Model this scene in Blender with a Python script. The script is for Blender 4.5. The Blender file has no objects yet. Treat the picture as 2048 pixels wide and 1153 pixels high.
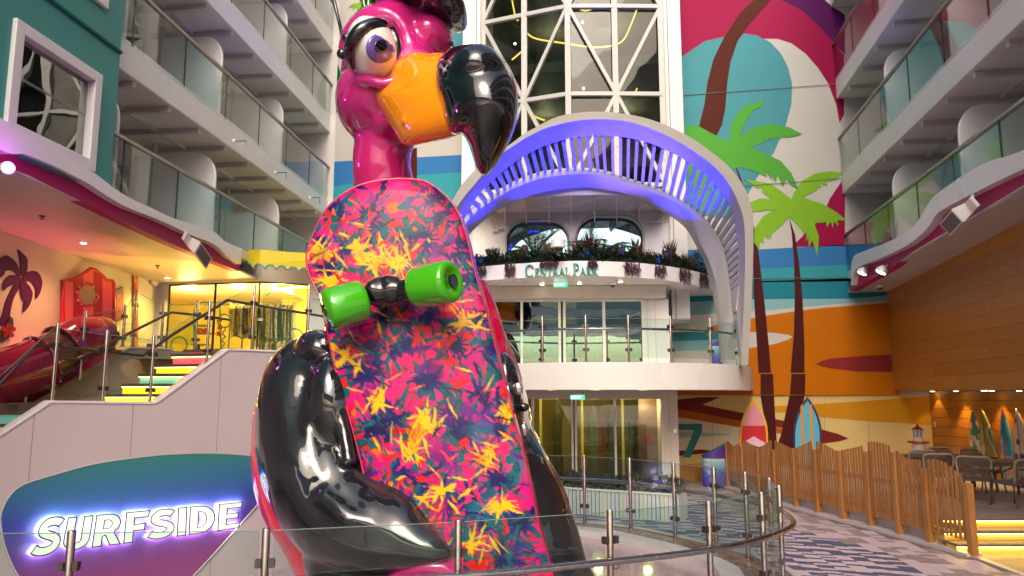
import bpy, bmesh, math, random
import numpy as np
from mathutils import Vector, Matrix
from mathutils.geometry import tessellate_polygon
from mathutils import noise as mnoise
R = math.radians
rnd = random.Random(7)
scene = bpy.context.scene
COL = scene.collection
# ---------------------------------------------------------------- camera
EYE = 2.2; YAW = 11.0; PITCH = 8.0; F = 1500.0
cam_d = bpy.data.cameras.new('camera'); cam = bpy.data.objects.new('camera', cam_d); COL.objects.link(cam)
cam_d.sensor_width = 36; cam_d.lens = F / 2048 * 36; cam_d.clip_end = 3000; cam_d.clip_start = .05
cam.location = (0, 0, EYE); cam.rotation_euler = (R(90 + PITCH), 0, R(YAW))
scene.camera = cam
# ---------------------------------------------------------------- world, sun, exposure
W = bpy.data.worlds.new('World'); scene.world = W; W.use_nodes = True
nt = W.node_tree; bg = nt.nodes['Background']
sky = nt.nodes.new('ShaderNodeTexSky'); sky.sky_type = 'NISHITA'; sky.sun_disc = False
sky.sun_elevation = R(36); sky.sun_rotation = R(172); sky.dust_density = 6.0; sky.air_density = 1.0; sky.ozone_density = .5
nt.links.new(sky.outputs[0], bg.inputs[0]); bg.inputs[1].default_value = .15
sun_d = bpy.data.lights.new('sun', 'SUN'); sun = bpy.data.objects.new('sun', sun_d); COL.objects.link(sun)
sun_d.energy = 0.6; sun_d.angle = R(28); sun_d.color = (1, .95, .88)
sun.rotation_euler = (R(54), 0, R(8))
sun.location = (0, -20, 40)
scene.view_settings.view_transform = 'Standard'; scene.view_settings.look = 'None'
scene.view_settings.exposure = 0.70; scene.view_settings.gamma = 1; scene.view_settings.use_curve_mapping = False
scene.cycles.max_bounces = 8; scene.cycles.transparent_max_bounces = 16
scene.cycles.caustics_reflective = False; scene.cycles.caustics_refractive = False
# ---------------------------------------------------------------- helpers
CP, SP = math.cos(R(PITCH)), math.sin(R(PITCH)); CY, SY = math.cos(R(YAW)), math.sin(R(YAW))
def ray(px, py):
    a = (px - 1024) / F; t = (576.5 - py) / F
    fwd = CP - t * SP; up = SP + t * CP
    return Vector((a * CY - fwd * SY, a * SY + fwd * CY, up)), fwd
def at(px, py, D):
    d, f = ray(px, py); return Vector((0, 0, EYE)) + d * (D / f)
def cw(x, d, z=0):      # camera heading frame -> world
    return Vector((x * CY - d * SY, x * SY + d * CY, z))
def onpl(px, py, p0, n):
    d, _ = ray(px, py); o = Vector((0, 0, EYE)); return o + d * ((p0 - o).dot(n) / d.dot(n))
def onZ(px, py, z): return onpl(px, py, Vector((0, 0, z)), Vector((0, 0, 1)))
def onY(px, py, y): return onpl(px, py, Vector((0, y, 0)), Vector((0, 1, 0)))
def mpp(D): return D / F * 1.0

def tag(o, label=None, cat=None, group=None, kind=None):
    if label: o['label'] = label
    if cat: o['category'] = cat
    if group: o['group'] = group
    if kind: o['kind'] = kind
    return o
def empty(name, loc=(0, 0, 0), label=None, cat=None, group=None):
    o = bpy.data.objects.new(name, None); COL.objects.link(o); o.location = loc; o.empty_display_size = .1
    return tag(o, label, cat, group)
def mesh_obj(name, me, m=None, parent=None):
    o = bpy.data.objects.new(name, me); COL.objects.link(o)
    if m is not None and len(me.materials) == 0: me.materials.append(m)
    if parent is not None:
        o.parent = parent; o.matrix_parent_inverse = Matrix.Translation(-parent.location) if parent.type == 'EMPTY' and parent.rotation_euler.z == 0 else parent.matrix_basis.inverted()
    return o
class MB:
    def __init__(s): s.v = []; s.f = []; s.mi = []; s.cur = 0
    def add(s, vs, fs):
        b = len(s.v); s.v += [tuple(v) for v in vs]; s.f += [tuple(b + i for i in f) for f in fs]; s.mi += [s.cur] * len(fs); return s
    def box(s, p0, p1):
        x0, y0, z0 = p0; x1, y1, z1 = p1
        return s.add([(x0,y0,z0),(x1,y0,z0),(x1,y1,z0),(x0,y1,z0),(x0,y0,z1),(x1,y0,z1),(x1,y1,z1),(x0,y1,z1)],
                     [(0,3,2,1),(4,5,6,7),(0,1,5,4),(1,2,6,5),(2,3,7,6),(3,0,4,7)])
    def obox(s, c, ax, ay, az):
        c = Vector(c); ax, ay, az = Vector(ax), Vector(ay), Vector(az)
        vs = [c + ax*i + ay*j + az*k for k in (-1, 1) for (i, j) in ((-1,-1),(1,-1),(1,1),(-1,1))]
        return s.add(vs, [(0,3,2,1),(4,5,6,7),(0,1,5,4),(1,2,6,5),(2,3,7,6),(3,0,4,7)])
    def bar(s, a, b, w, h, up=(0, 0, 1)):
        a, b = Vector(a), Vector(b); d = (b - a); L = d.length
        if L < 1e-6: return s
        d.normalize(); u = Vector(up); x = d.cross(u)
        if x.length < 1e-3: x = d.cross(Vector((1, 0, 0)))
        x.normalize(); u = x.cross(d)
        return s.obox((a + b) / 2, x * w / 2, d * L / 2, u * h / 2)
    def prism(s, pts, ext):       # closed polygon (3D pts) extruded by vector
        n = len(pts); pts = [Vector(p) for p in pts]; e = Vector(ext)
        tris = tessellate_polygon([pts])
        s.add(pts + [p + e for p in pts], [tuple(t) for t in tris] + [tuple(i + n for i in reversed(t)) for t in tris] +
              [(i, (i + 1) % n, (i + 1) % n + n, i + n) for i in range(n)])
        return s
    def poly(s, pts):
        pts = [Vector(p) for p in pts]; return s.add(pts, [tuple(t) for t in tessellate_polygon([pts])])
    def tube(s, pts, r, n=10, cap=True, closed=False):
        pts = [Vector(p) for p in pts]; m = len(pts); rs = r if isinstance(r, (list, tuple)) else [r] * m
        vs = []; prev = None
        for i, p in enumerate(pts):
            if closed: d = pts[(i+1) % m] - pts[i-1]
            else: d = pts[min(i+1, m-1)] - pts[max(i-1, 0)]
            if d.length < 1e-9: d = Vector((0, 0, 1))
            d.normalize()
            if prev is None:
                x = d.cross(Vector((0, 0, 1)))
                if x.length < .05: x = d.cross(Vector((1, 0, 0)))
            else: x = prev - d * prev.dot(d)
            x.normalize(); prev = x; y = d.cross(x)
            vs += [p + (x * math.cos(2*math.pi*k/n) + y * math.sin(2*math.pi*k/n)) * rs[i] for k in range(n)]
        fs = []
        for i in range(m if closed else m - 1):
            j = (i + 1) % m
            fs += [(i*n+k, i*n+(k+1) % n, j*n+(k+1) % n, j*n+k) for k in range(n)]
        if cap and not closed: fs += [tuple(reversed(range(n))), tuple((m-1)*n+k for k in range(n))]
        return s.add(vs, fs)
    def lathe(s, c, prof, n=24, axis=(0, 0, 1)):
        c = Vector(c); z = Vector(axis).normalized(); x = z.orthogonal().normalized(); y = z.cross(x); vs = []; m = len(prof)
        for r_, h in prof: vs += [c + z*h + (x*math.cos(2*math.pi*k/n) + y*math.sin(2*math.pi*k/n)) * r_ for k in range(n)]
        fs = [(i*n+k, i*n+(k+1) % n, (i+1)*n+(k+1) % n, (i+1)*n+k) for i in range(m-1) for k in range(n)]
        fs += [tuple(reversed(range(n))), tuple((m-1)*n+k for k in range(n))]
        return s.add(vs, fs)
    def loft(s, loops, closed_u=False, closed_v=True, cap=False):   # loops: list of point lists
        n = len(loops[0]); m = len(loops); vs = [p for l in loops for p in l]; fs = []
        for i in range(m if closed_u else m - 1):
            j = (i + 1) % m
            for k in range(n if closed_v else n - 1):
                l = (k + 1) % n; fs.append((i*n+k, i*n+l, j*n+l, j*n+k))
        if cap: fs += [tuple(reversed(range(n))), tuple((m-1)*n+k for k in range(n))]
        return s.add(vs, fs)
    def ball(s, c, rx, ry=None, rz=None, X=(1,0,0), Y=(0,1,0), Z=(0,0,1), n=16, m=10):
        ry = rx if ry is None else ry; rz = rx if rz is None else rz
        c = Vector(c); X, Y, Z = Vector(X), Vector(Y), Vector(Z); vs = [c + Z*rz]
        for i in range(1, m):
            a = math.pi*i/m
            vs += [c + X*rx*math.sin(a)*math.cos(2*math.pi*k/n) + Y*ry*math.sin(a)*math.sin(2*math.pi*k/n) + Z*rz*math.cos(a) for k in range(n)]
        vs.append(c - Z*rz); L = len(vs) - 1; fs = [(0, 1+k, 1+(k+1) % n) for k in range(n)]
        for i in range(m-2):
            fs += [(1+i*n+k, 1+(i+1)*n+k, 1+(i+1)*n+(k+1) % n, 1+i*n+(k+1) % n) for k in range(n)]
        fs += [(L, 1+(m-2)*n+(k+1) % n, 1+(m-2)*n+k) for k in range(n)]
        return s.add(vs, fs)
    def mesh(s, name, smooth=False, angle=None):
        me = bpy.data.meshes.new(name); me.from_pydata(s.v, [], s.f)
        bm = bmesh.new(); bm.from_mesh(me); bmesh.ops.recalc_face_normals(bm, faces=bm.faces); 
        if angle is not None:
            for e in bm.edges:
                if len(e.link_faces) == 2 and e.calc_face_angle(0) > angle: e.smooth = False
        bm.to_mesh(me); bm.free()
        if s.cur: me.polygons.foreach_set('material_index', s.mi)
        if smooth or angle is not None: me.polygons.foreach_set('use_smooth', [True] * len(me.polygons))
        return me
    def build(s, name, m=None, parent=None, smooth=False, angle=None, bevel=0):
        me = s.mesh(name, smooth, angle)
        if isinstance(m, (list, tuple)):
            for x in m: me.materials.append(x)
            m = m[0]
        o = mesh_obj(name, me, m, parent)
        if bevel:
            b = o.modifiers.new('bevel', 'BEVEL'); b.width = bevel; b.segments = 2; b.limit_method = 'ANGLE'; b.angle_limit = R(40)
        return o
def catmull(pts, k=6, closed=False):
    P = [Vector(p) for p in pts]; n = len(P); out = []
    for i in range(n if closed else n - 1):
        if closed: a, b, c, d = P[i-1], P[i], P[(i+1) % n], P[(i+2) % n]
        else: a, b, c, d = P[max(i-1, 0)], P[i], P[i+1], P[min(i+2, n-1)]
        for j in range(k):
            t = j / k
            out.append(.5*((2*b) + (c-a)*t + (2*a-5*b+4*c-d)*t*t + (3*b-a-3*c+d)*t**3))
    if not closed: out.append(P[-1])
    return out
def resample(pts, n):
    P = [Vector(p) for p in pts]; L = [0]
    for a, b in zip(P, P[1:]): L.append(L[-1] + (b-a).length)
    out = []; j = 0
    for i in range(n):
        t = L[-1] * i / (n-1)
        while j < len(L) - 2 and L[j+1] < t: j += 1
        u = (t - L[j]) / max(L[j+1] - L[j], 1e-9); out.append(P[j].lerp(P[j+1], min(u, 1)))
    return out
def lerpt(tab, x):
    if x <= tab[0][0]: return tab[0][1]
    for (a, u), (b, v) in zip(tab, tab[1:]):
        if x <= b: return u + (v-u) * (x-a) / (b-a)
    return tab[-1][1]
# ---------------------------------------------------------------- materials
def mat(name, c, rough=.5, metal=0, coat=0, emis=None, es=0, noise=None, bump=0, bscale=8, spec=.5):
    m = bpy.data.materials.new(name); m.use_nodes = True; n = m.node_tree; b = n.nodes['Principled BSDF']
    b.inputs['Base Color'].default_value = (*c, 1); b.inputs['Roughness'].default_value = rough; b.inputs['Metallic'].default_value = metal
    b.inputs['Coat Weight'].default_value = coat; b.inputs['Coat Roughness'].default_value = .03; b.inputs['Specular IOR Level'].default_value = spec
    if emis: b.inputs['Emission Color'].default_value = (*emis, 1); b.inputs['Emission Strength'].default_value = es
    if noise:
        amt, sc = noise
        tc = n.nodes.new('ShaderNodeTexCoord'); nz = n.nodes.new('ShaderNodeTexNoise'); nz.inputs['Scale'].default_value = sc; nz.inputs['Detail'].default_value = 6
        mp = n.nodes.new('ShaderNodeMapRange'); mp.inputs[3].default_value = 1 - amt; mp.inputs[4].default_value = 1 + amt
        mp.inputs[1].default_value = .3; mp.inputs[2].default_value = .7
        mx = n.nodes.new('ShaderNodeVectorMath'); mx.operation = 'SCALE'; mx.inputs[0].default_value = c
        n.links.new(tc.outputs['Object'], nz.inputs['Vector']); n.links.new(nz.outputs[0], mp.inputs[0])
        n.links.new(mp.outputs[0], mx.inputs['Scale']); n.links.new(mx.outputs[0], b.inputs['Base Color'])
        mr = n.nodes.new('ShaderNodeMapRange'); mr.inputs[3].default_value = max(rough - .06, 0); mr.inputs[4].default_value = rough + .08
        n.links.new(nz.outputs[0], mr.inputs[0]); n.links.new(mr.outputs[0], b.inputs['Roughness'])
    if bump:
        tc = n.nodes.new('ShaderNodeTexCoord'); nz = n.nodes.new('ShaderNodeTexNoise'); nz.inputs['Scale'].default_value = bscale; nz.inputs['Detail'].default_value = 3
        bp = n.nodes.new('ShaderNodeBump'); bp.inputs['Strength'].default_value = bump; bp.inputs['Distance'].default_value = .05
        n.links.new(tc.outputs['Object'], nz.inputs['Vector']); n.links.new(nz.outputs[0], bp.inputs['Height']); n.links.new(bp.outputs[0], b.inputs['Normal'])
    return m
def srgb(r, g, b):
    f = lambda v: (v/255/12.92) if v/255 <= .04045 else ((v/255+.055)/1.055)**2.4
    return (f(r), f(g), f(b))
def emat(name, c, s):
    return mat(name, (0, 0, 0), emis=c, es=s)
def glass(name, tint=(.9, .96, .94), ior=1.5, boost=0.0, rough=0.0, wavy=0, gcol=(1, 1, 1)):
    m = bpy.data.materials.new(name); m.use_nodes = True; n = m.node_tree; n.nodes.clear()
    out = n.nodes.new('ShaderNodeOutputMaterial'); mx = n.nodes.new('ShaderNodeMixShader'); tr = n.nodes.new('ShaderNodeBsdfTransparent'); gl = n.nodes.new('ShaderNodeBsdfGlossy')
    tr.inputs[0].default_value = (*tint, 1); gl.inputs['Roughness'].default_value = rough
    gl.inputs['Color'].default_value = (*gcol, 1)
    fr = n.nodes.new('ShaderNodeFresnel'); fr.inputs[0].default_value = ior; ad = n.nodes.new('ShaderNodeMath'); ad.operation = 'ADD'; ad.inputs[1].default_value = boost; ad.use_clamp = True
    n.links.new(fr.outputs[0], ad.inputs[0]); ge = n.nodes.new('ShaderNodeNewGeometry'); iv = n.nodes.new('ShaderNodeMath'); iv.operation = 'SUBTRACT'; iv.inputs[0].default_value = 1
    ml = n.nodes.new('ShaderNodeMath'); ml.operation = 'MULTIPLY'; n.links.new(ge.outputs['Backfacing'], iv.inputs[1]); n.links.new(ad.outputs[0], ml.inputs[0]); n.links.new(iv.outputs[0], ml.inputs[1]); n.links.new(ml.outputs[0], mx.inputs[0]); n.links.new(tr.outputs[0], mx.inputs[1]); n.links.new(gl.outputs[0], mx.inputs[2]); n.links.new(mx.outputs[0], out.inputs[0])
    if wavy:
        tc = n.nodes.new('ShaderNodeTexCoord'); nz = n.nodes.new('ShaderNodeTexNoise'); nz.inputs['Scale'].default_value = .9; bp = n.nodes.new('ShaderNodeBump'); bp.inputs['Strength'].default_value = wavy; bp.inputs['Distance'].default_value = .02
        n.links.new(tc.outputs['Object'], nz.inputs['Vector']); n.links.new(nz.outputs[0], bp.inputs['Height']); n.links.new(bp.outputs[0], gl.inputs['Normal']); n.links.new(bp.outputs[0], fr.inputs['Normal'])
    return m
M = {}
M['white'] = mat('white_paint', (.70, .69, .68), .38, noise=(.04, 1.3))
M['white_gloss'] = mat('white_gloss_paint', (.77, .76, .755), .25, noise=(.03, .8))
M['warmwhite'] = mat('warm_white_paint', (.68, .62, .54), .5, noise=(.04, 1.1))
M['offwhite'] = mat('off_white_panel', (.52, .49, .48), .5, noise=(.05, .9))
M['ceil'] = mat('soffit_paint', (.58, .54, .50), .45, noise=(.05, .9))
M['balwall'] = mat('balcony_wall_paint', (.56, .54, .52), .5, noise=(.07, 1.2))
M['teal'] = mat('teal_paint', (.035, .26, .235), .42, noise=(.06, 1.0))
M['magenta'] = mat('magenta_panel', (.42, .006, .115), .45, noise=(.05, 1), spec=.25)
M['steel'] = mat('brushed_steel', (.42, .38, .37), .24, 1, noise=(.12, 14))
M['dsteel'] = mat('dark_steel', (.16, .145, .14), .3, 1)
M['railcap'] = mat('rail_cap_metal', (.36, .32, .30), .35, .8)
M['clamp'] = mat('clamp_metal', (.12, .105, .10), .35, .9)
M['glass'] = glass('railing_glass', (.86, .93, .91), 1.45, .02)
M['bglass'] = glass('balcony_glass', (.87, .91, .90), 1.5, .02, wavy=.08)
M['wglass'] = glass('window_glass', (.35, .42, .40), 1.55, .22, wavy=.35)
M['tglass'] = glass('tower_glass', (.55, .60, .56), 1.45, .0, wavy=.3)
M['dglass'] = glass('door_glass', (.72, .76, .68), 1.45, .02, wavy=.05)
M['aglass'] = glass('reflective_door_glass', (.28, .36, .34), 1.6, .38, wavy=.10, gcol=(.74, .97, .93))
M['sglass'] = glass('shop_glass', (.93, .93, .90), 1.4, .0)
M['joint'] = mat('dark_joint', (.015, .015, .016), .5)
M['black'] = mat('gloss_black', (.006, .006, .008), .09, 0, 1)
M['dark'] = mat('dark_interior', (.035, .034, .033), .5)
M['downlight'] = emat('downlight_lens', (1, .85, .6), 14)
M['ledw'] = emat('warm_led_strip', (1, .62, .12), 2.6)
def downlight(loc, e=12, col=(1, .7, .35), size=R(75), cap=True, label='round recessed downlight', group=None, aim=None, name='downlight', blend=.35):
    t = empty(name, loc, label, 'light', group)
    MB().lathe((loc[0], loc[1], loc[2]), [(.07, .004), (.07, -.006), (.052, -.012), (.05, -.004)], 16).build('trim_ring', M['white_gloss'], t, angle=.6)
    MB().lathe((loc[0], loc[1], loc[2]), [(.05, -.012), (.048, -.016)], 14).build('lens', M['downlight'], t)
    if e:
        l = bpy.data.lights.new('spot_beam', 'SPOT'); l.energy = e; l.color = col; l.spot_size = size; l.spot_blend = blend; l.shadow_soft_size = .04
        lo = bpy.data.objects.new('spot_beam', l); COL.objects.link(lo); lo.parent = t; lo.location = (0, 0, -.04)
        if aim: lo.rotation_euler = aim
    return t
YR = 19.95
# ================================================================ setting: decks
ringpts_c = [(-8.6,6.3),(-6.5,6.05),(-5,5.95),(-3.5,6.0),(-2,6.1),(-.45,6.5),(.89,7.05),(1.93,7.6),(2.68,8.3),(3.08,8.9),(3.24,9.7),(3.15,10.4),(2.9,11.05),(2.48,11.8),(1.93,12.6),(1.23,13.1),(.2,13.5),(-1.2,13.9)]
ring_xy = catmull([cw(x, d, 0) for x, d in ringpts_c], 8)
tile_deck_mat = mat('deck_screed', (.20, .16, .13), .55, noise=(.1, 2))
gp = [Vector((60, -60, -1.0)), Vector((60, 60, -1.0)), Vector((-60, 60, -1.0)), Vector((-60, -60, -1.0))]
tag(MB().poly(gp).build('pit_floor', mat('pit_floor_paint', (.42, .30, .33), .35, noise=(.08, 1.5))), kind='structure')
sea = tag(MB().poly([Vector((2000,-2000,-30)), Vector((2000,2000,-30)), Vector((-2000,2000,-30)), Vector((-2000,-2000,-30))]).build('sea_water', mat('sea_surface', (.01, .05, .07), .25, noise=(.2, .02))), kind='structure')
deck = [Vector(p) for p in ring_xy] + [cw(-2.6, 14.6), cw(-4.0, 15.2), Vector((-12, 17, 0)), Vector((-14, 30, 0)), Vector((22, 30, 0)), Vector((22, -14, 0)), Vector((-14, -14, 0)), Vector((-12.5, 4.2, 0))]
deck = [Vector((p.x, p.y, 0)) for p in deck]
tag(MB().prism(deck, (0, 0, -.30)).build('main_deck', tile_deck_mat), kind='structure')
# ring kerb (white), brown band, pink plinth
def offs(pts, d):
    out = []
    for i, p in enumerate(pts):
        t = pts[min(i+1, len(pts)-1)] - pts[max(i-1, 0)]; t.normalize(); out.append(p + Vector((-t.y, t.x, 0)) * d)
    return out
def strip(pa, pb, z0, z1):
    return [[Vector((a.x,a.y,z0)), Vector((a.x,a.y,z1)), Vector((b.x,b.y,z1)), Vector((b.x,b.y,z0))] for a, b in zip(pa, pb)]
rr = ring_xy[24:]
tag(MB().loft(strip(offs(rr, .02), offs(rr, .42), -.1, .02), cap=True).build('ring_walkway_band', mat('brown_deck_band', (.22, .12, .085), .25, noise=(.12, 3)), angle=.6), kind='structure')
tag(MB().loft(strip(offs(rr, .42), offs(rr, .70), -.12, .05), cap=True).build('ring_kerb', mat('kerb_white', (.62, .55, .56), .3, noise=(.04, 2)), angle=.6), kind='structure')
tag(MB().loft(strip(offs(rr, -.28), offs(rr, -.18), -.02, .016), cap=True).build('path_border', mat('path_border_white', (.6, .55, .53), .4)), kind='structure')
pl = [cw(.4 + 2.55*math.cos(a), 10.1 + 3.0*math.sin(a), -.02) for a in [2*math.pi*i/48 for i in range(48)]]
inner = offs(rr, .70)
plp = [p.copy() for p in inner[24:]]; 
for p in plp: p.z = -.06
plp += [cw(-1.9, 13.3, -.06), cw(-1.9, 8.0, -.06)]
tag(MB().prism(plp, (0, 0, -.9)).build('statue_plinth_floor', mat('pink_resin_floor', (.56, .35, .38), .16, coat=.4, noise=(.06, 6))), kind='structure')
# ================================================================ rear mural wall
CR = Vector((4.70, YR, 0)); CL = Vector((-9.33, YR + .05, 0))
cream = mat('mural_cream', (.51, .495, .465), .5, noise=(.03, .7), spec=.2)
wallt = empty('mural_wall', (0, YR, 0), 'tall pale end wall painted with palms, sea and sand behind the arch', 'wall')
TX0 = onY(950, 300, YR).x; TX1 = onY(1340, 300, YR).x
MB().box((-11.5, YR, -1), (TX0, YR + .4, 19)).box((TX1, YR, -1), (9.6, YR + .4, 19)).box((TX0, YR, 3.0), (TX1, YR + .4, 6.9)).build('wall_surface', cream, wallt)
MC = {}
def mc(name, rgb, rough=.38):
    if name not in MC: MC[name] = mat(name, tuple(v*.78 for v in rgb), .55, noise=(.035, 1.7), spec=.12)
    return MC[name]
c_teal = mc('mural_teal', srgb(78, 158, 172)); c_mag = mc('mural_magenta', srgb(168, 8, 78)); c_pur = mc('mural_purple', srgb(92, 6, 92))
c_brown = mc('mural_brown', srgb(88, 28, 14)); c_mbrown = mc('mural_dark_brown', srgb(82, 26, 26)); c_green = mc('mural_green', srgb(88, 176, 62)); c_lime = mc('mural_lime', srgb(140, 196, 45))
c_blue = mc('mural_blue', srgb(60, 132, 200)); c_aqua = mc('mural_aqua', srgb(62, 170, 186)); c_aqua2 = mc('mural_aqua_dark', srgb(38, 142, 164)); c_pale = mc('mural_pale_blue', srgb(150, 200, 208))
c_orange = mc('mural_orange', srgb(215, 122, 0)); c_lens = mc('mural_rust', srgb(155, 52, 52)); c_foam = mc('mural_foam', srgb(222, 216, 208))
c_sand = mc('mural_sand', srgb(242, 212, 140)); c_ochre = mc('mural_ochre', srgb(228, 158, 30)); c_maroon = mc('mural_maroon', srgb(132, 44, 36)); c_burnt = mc('mural_burnt_orange', srgb(196, 104, 20))
c_grey = mc('mural_sage', srgb(170, 190, 176)); c_sand2 = mc('mural_light_sand', srgb(236, 222, 196)); c_dgreen = mc('mural_dark_green', srgb(0, 98, 20)); c_seven = mc('mural_number_teal', srgb(60, 140, 140))
lay = [0]
def paint(name, pts, m, level, Y=YR, label=None, smooth=0, parent=None):
    P = [onY(x, y, Y - .004 * level) for x, y in pts]
    if smooth: P = catmull(P, smooth, True)
    o = MB().poly(P).build(name, m, parent or wallt)
    if label: o['label'] = label
    return o
XR = 1800
paint('painted_sea', [(1340,538),(1513,538),(1697,530),(1800,526),(1800,562),(1340,567)], c_aqua, 1)
paint('painted_sea', [(1340,568),(1690,557.5),(1800,559),(1800,589),(1700,598),(1506,599),(1340,606)], c_aqua2, 1)
paint('painted_sea', [(1340,606),(1506,599),(1700,598),(1800,589),(1800,600),(1652,610),(1560,619),(1503,624),(1340,633)], c_pale, 1)
paint('painted_foam', [(1340,633),(1503,624),(1560,619),(1652,610),(1800,600),(1800,604),(1652,616),(1590,623),(1534,631.5),(1503,637),(1420,651),(1340,668)], c_foam, 2)
paint('painted_sand', [(1400,668),(1420,653),(1503,637),(1534,631.5),(1590,623),(1652,616),(1800,604),(1800,746.4),(1400,746.4)], c_orange, 1, label='broad orange sand field')
paint('painted_sea', [(1330,668),(1380,664),(1440,667),(1470,674),(1430,680),(1330,684)], c_aqua2, 3)
paint('painted_sea', [(1330,684),(1430,680),(1470,676),(1440,700),(1330,703)], c_pale, 2)
paint('painted_foam', [(1330,703),(1440,700),(1450,727),(1330,730)], c_foam, 2)
paint('painted_foam', [(1480,664),(1500,664.5),(1548,666),(1575,670),(1585.6,674),(1575,680),(1548,689),(1498,697),(1480,700)], c_foam, 2)
paint('painted_lens', [(1631,728.6),(1645,722),(1659,718),(1714.6,713),(1790,709),(1790,744.5),(1714.6,743.5),(1659,737),(1642,733)], c_lens, 2)
paint('painted_sea', [(1340,500),(1513,499.7),(1800,484),(1800,526),(1697,530),(1513,538),(1340,538)], c_blue, 1, label='blue sea band')
# sky shapes
paint('painted_sky', [(1355,-120),(1355,120),(1400,100),(1461,80),(1531,78),(1555,78),(1583,87),(1611,107.5),(1635,135),(1656,166.5),(1673,211.6),(1679,246),(1688,230),(1688,110),(1669,87),(1638,52),(1603.6,21),(1562,0),(1510,-30),(1450,-120)], c_mag, 1, label='magenta sky arc')
paint('painted_sky', [(1450,-120),(1510,-30),(1562,0),(1603.6,21),(1638,52),(1669,87),(1690,110),(1690,-120)], c_pur, 1, label='purple sky corner')
paint('painted_sky', [(1640,-120),(1690,-120),(1690,30),(1668,16),(1649,0)], cream, 2)
paint('painted_sun', [(1350,425),(1350,121),(1368,111),(1409,83),(1461,71),(1489,67.6),(1513,71),(1541,85),(1562,107.5),(1576,135),(1584,166.5),(1583,208),(1572,250),(1548,305),(1513,357),(1493,395),(1475,440)], c_teal, 2, label='teal sun disc')
paint('painted_sky', [(1690,350),(1687,357),(1659,399),(1655.6,407.7),(1635,444),(1583,494.5),(1690,492.5)], c_mag, 1, label='magenta wedge')
paint('palm_trunk', [(1508,0),(1479,28),(1447.5,76),(1427,118),(1414.6,166.5),(1409,208),(1398,253),(1432,274),(1444,250),(1451,215),(1454.5,166.5),(1461,125),(1475,83),(1496,52),(1541,0),(1580,-40),(1545,-40)], c_brown, 4)
paint('palm_crown', [(1371,253),(1395.5,251.5),(1423,267),(1458,284.4),(1461,257),(1472,229),(1492.6,211.6),(1531,200),(1520,215),(1503,222),(1505,227),(1496,232),(1499,237),(1491,243),(1479,274),(1489,267),(1513,253),(1544.6,248.7),(1579,255),(1605,269),(1576,276),(1560,274),(1562,279),(1548,274),(1551.6,282.7),(1539,276),(1534,284.4),(1524,277.5),(1529,286),(1499.6,295),(1534,309),(1562,322.6),(1583,347),(1597,378),(1584.5,373),(1573,357),(1567,374.6),(1555,350),(1551.6,366),(1541,347),(1544.6,361),(1532.5,343.4),(1534,354),(1506.5,341.7),(1479,334.7),(1462,341),(1448,330),(1427,305),(1395,290),(1371,284)], c_green, 5, label='larger mid-green frond crown')
paint('palm_crown', [(1371,300),(1392,310),(1412,336),(1420,390),(1404,430),(1392,380),(1378,350),(1362,340)], c_green, 5)
paint('palm_trunk', [(1467,324),(1478,345),(1490,380),(1512,470),(1520,529),(1529,605),(1537.7,692),(1542,746.4),(1517,746.4),(1513,675),(1507.5,588),(1506,500),(1486,380)], c_mbrown, 4)
paint('palm_trunk', [(1577.6,433.8),(1583,463),(1588,519),(1589.7,588),(1588,664),(1581,746.4),(1609,746.4),(1609,692),(1605,595),(1598,525.7),(1590,470)], c_mbrown, 4)
paint('palm_crown', [(1583,399),(1565.5,385),(1541,367.7),(1513,362.5),(1489,359),(1503,367.7),(1513,376),(1527,376),(1524,383),(1534,392),(1548,399),(1520,397),(1498,406),(1496,414.7),(1503,425),(1513,423),(1524,423),(1530,420),(1544.6,421.6),(1558.5,416),(1527,432),(1510,456),(1508,484),(1518.6,501),(1520,480.6),(1527,487.5),(1529,470),(1537.7,480.6),(1536,468),(1541,479),(1544.6,466.7),(1565.5,449),(1579,434),(1590,445),(1603.6,460),(1607,470),(1614,465),(1612,484),(1617,473),(1617.5,494.5),(1624.4,480.6),(1635,513.5),(1638,473.7),(1628,446),(1645,446),(1652,444),(1654,454.6),(1661,444),(1666,456),(1668,442.4),(1676.4,453),(1674.7,440.7),(1695,442),(1673,425),(1645,407.7),(1610.5,397),(1610.5,392),(1635,380),(1631,373),(1642,376),(1641.8,367.7),(1655.6,373),(1652,364),(1662.6,362.5),(1687,347),(1659,343),(1631,347),(1603.6,362.5),(1588,385)], c_lime, 5, label='bright lime frond crown')
# left of the tower
paint('painted_sea', [(640,325),(760,319),(855,314),(945,309),(945,344),(870,348),(760,358),(640,378)], c_blue, 1)
paint('painted_sea', [(640,378),(760,358),(870,348),(945,344),(945,400),(640,440)], c_aqua, 1)
paint('painted_sea', [(640,440),(945,400),(945,470),(640,520)], c_pale, 1)
paint('painted_sky', [(900,-120),(945,-120),(945,52),(900,70)], c_mag, 1)
paint('painted_sun', [(890,75),(945,52),(945,250),(915,260),(880,200)], c_teal, 1)
paint('painted_sky', [(716,-60),(760,-60),(760,60),(722,40)], c_mag, 1)
paint('palm_trunk', [(812,300),(834,296),(834,361),(836,420),(806,420),(810,361)], c_brown, 3)
paint('palm_crown', [(668,126),(676,130),(690,180),(690,230),(672,225),(667,256),(663,256)], c_dgreen, 3)
paint('palm_crown', [(695,18),(705,8),(722,5),(738,12),(724,12),(717,22),(712,13),(706,20),(705,12)], c_lime, 6)
paint('palm_crown', [(693,52),(700,35),(712,26),(735,22),(724,32),(712,36),(707,45),(703,38)], c_lime, 6)
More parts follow.
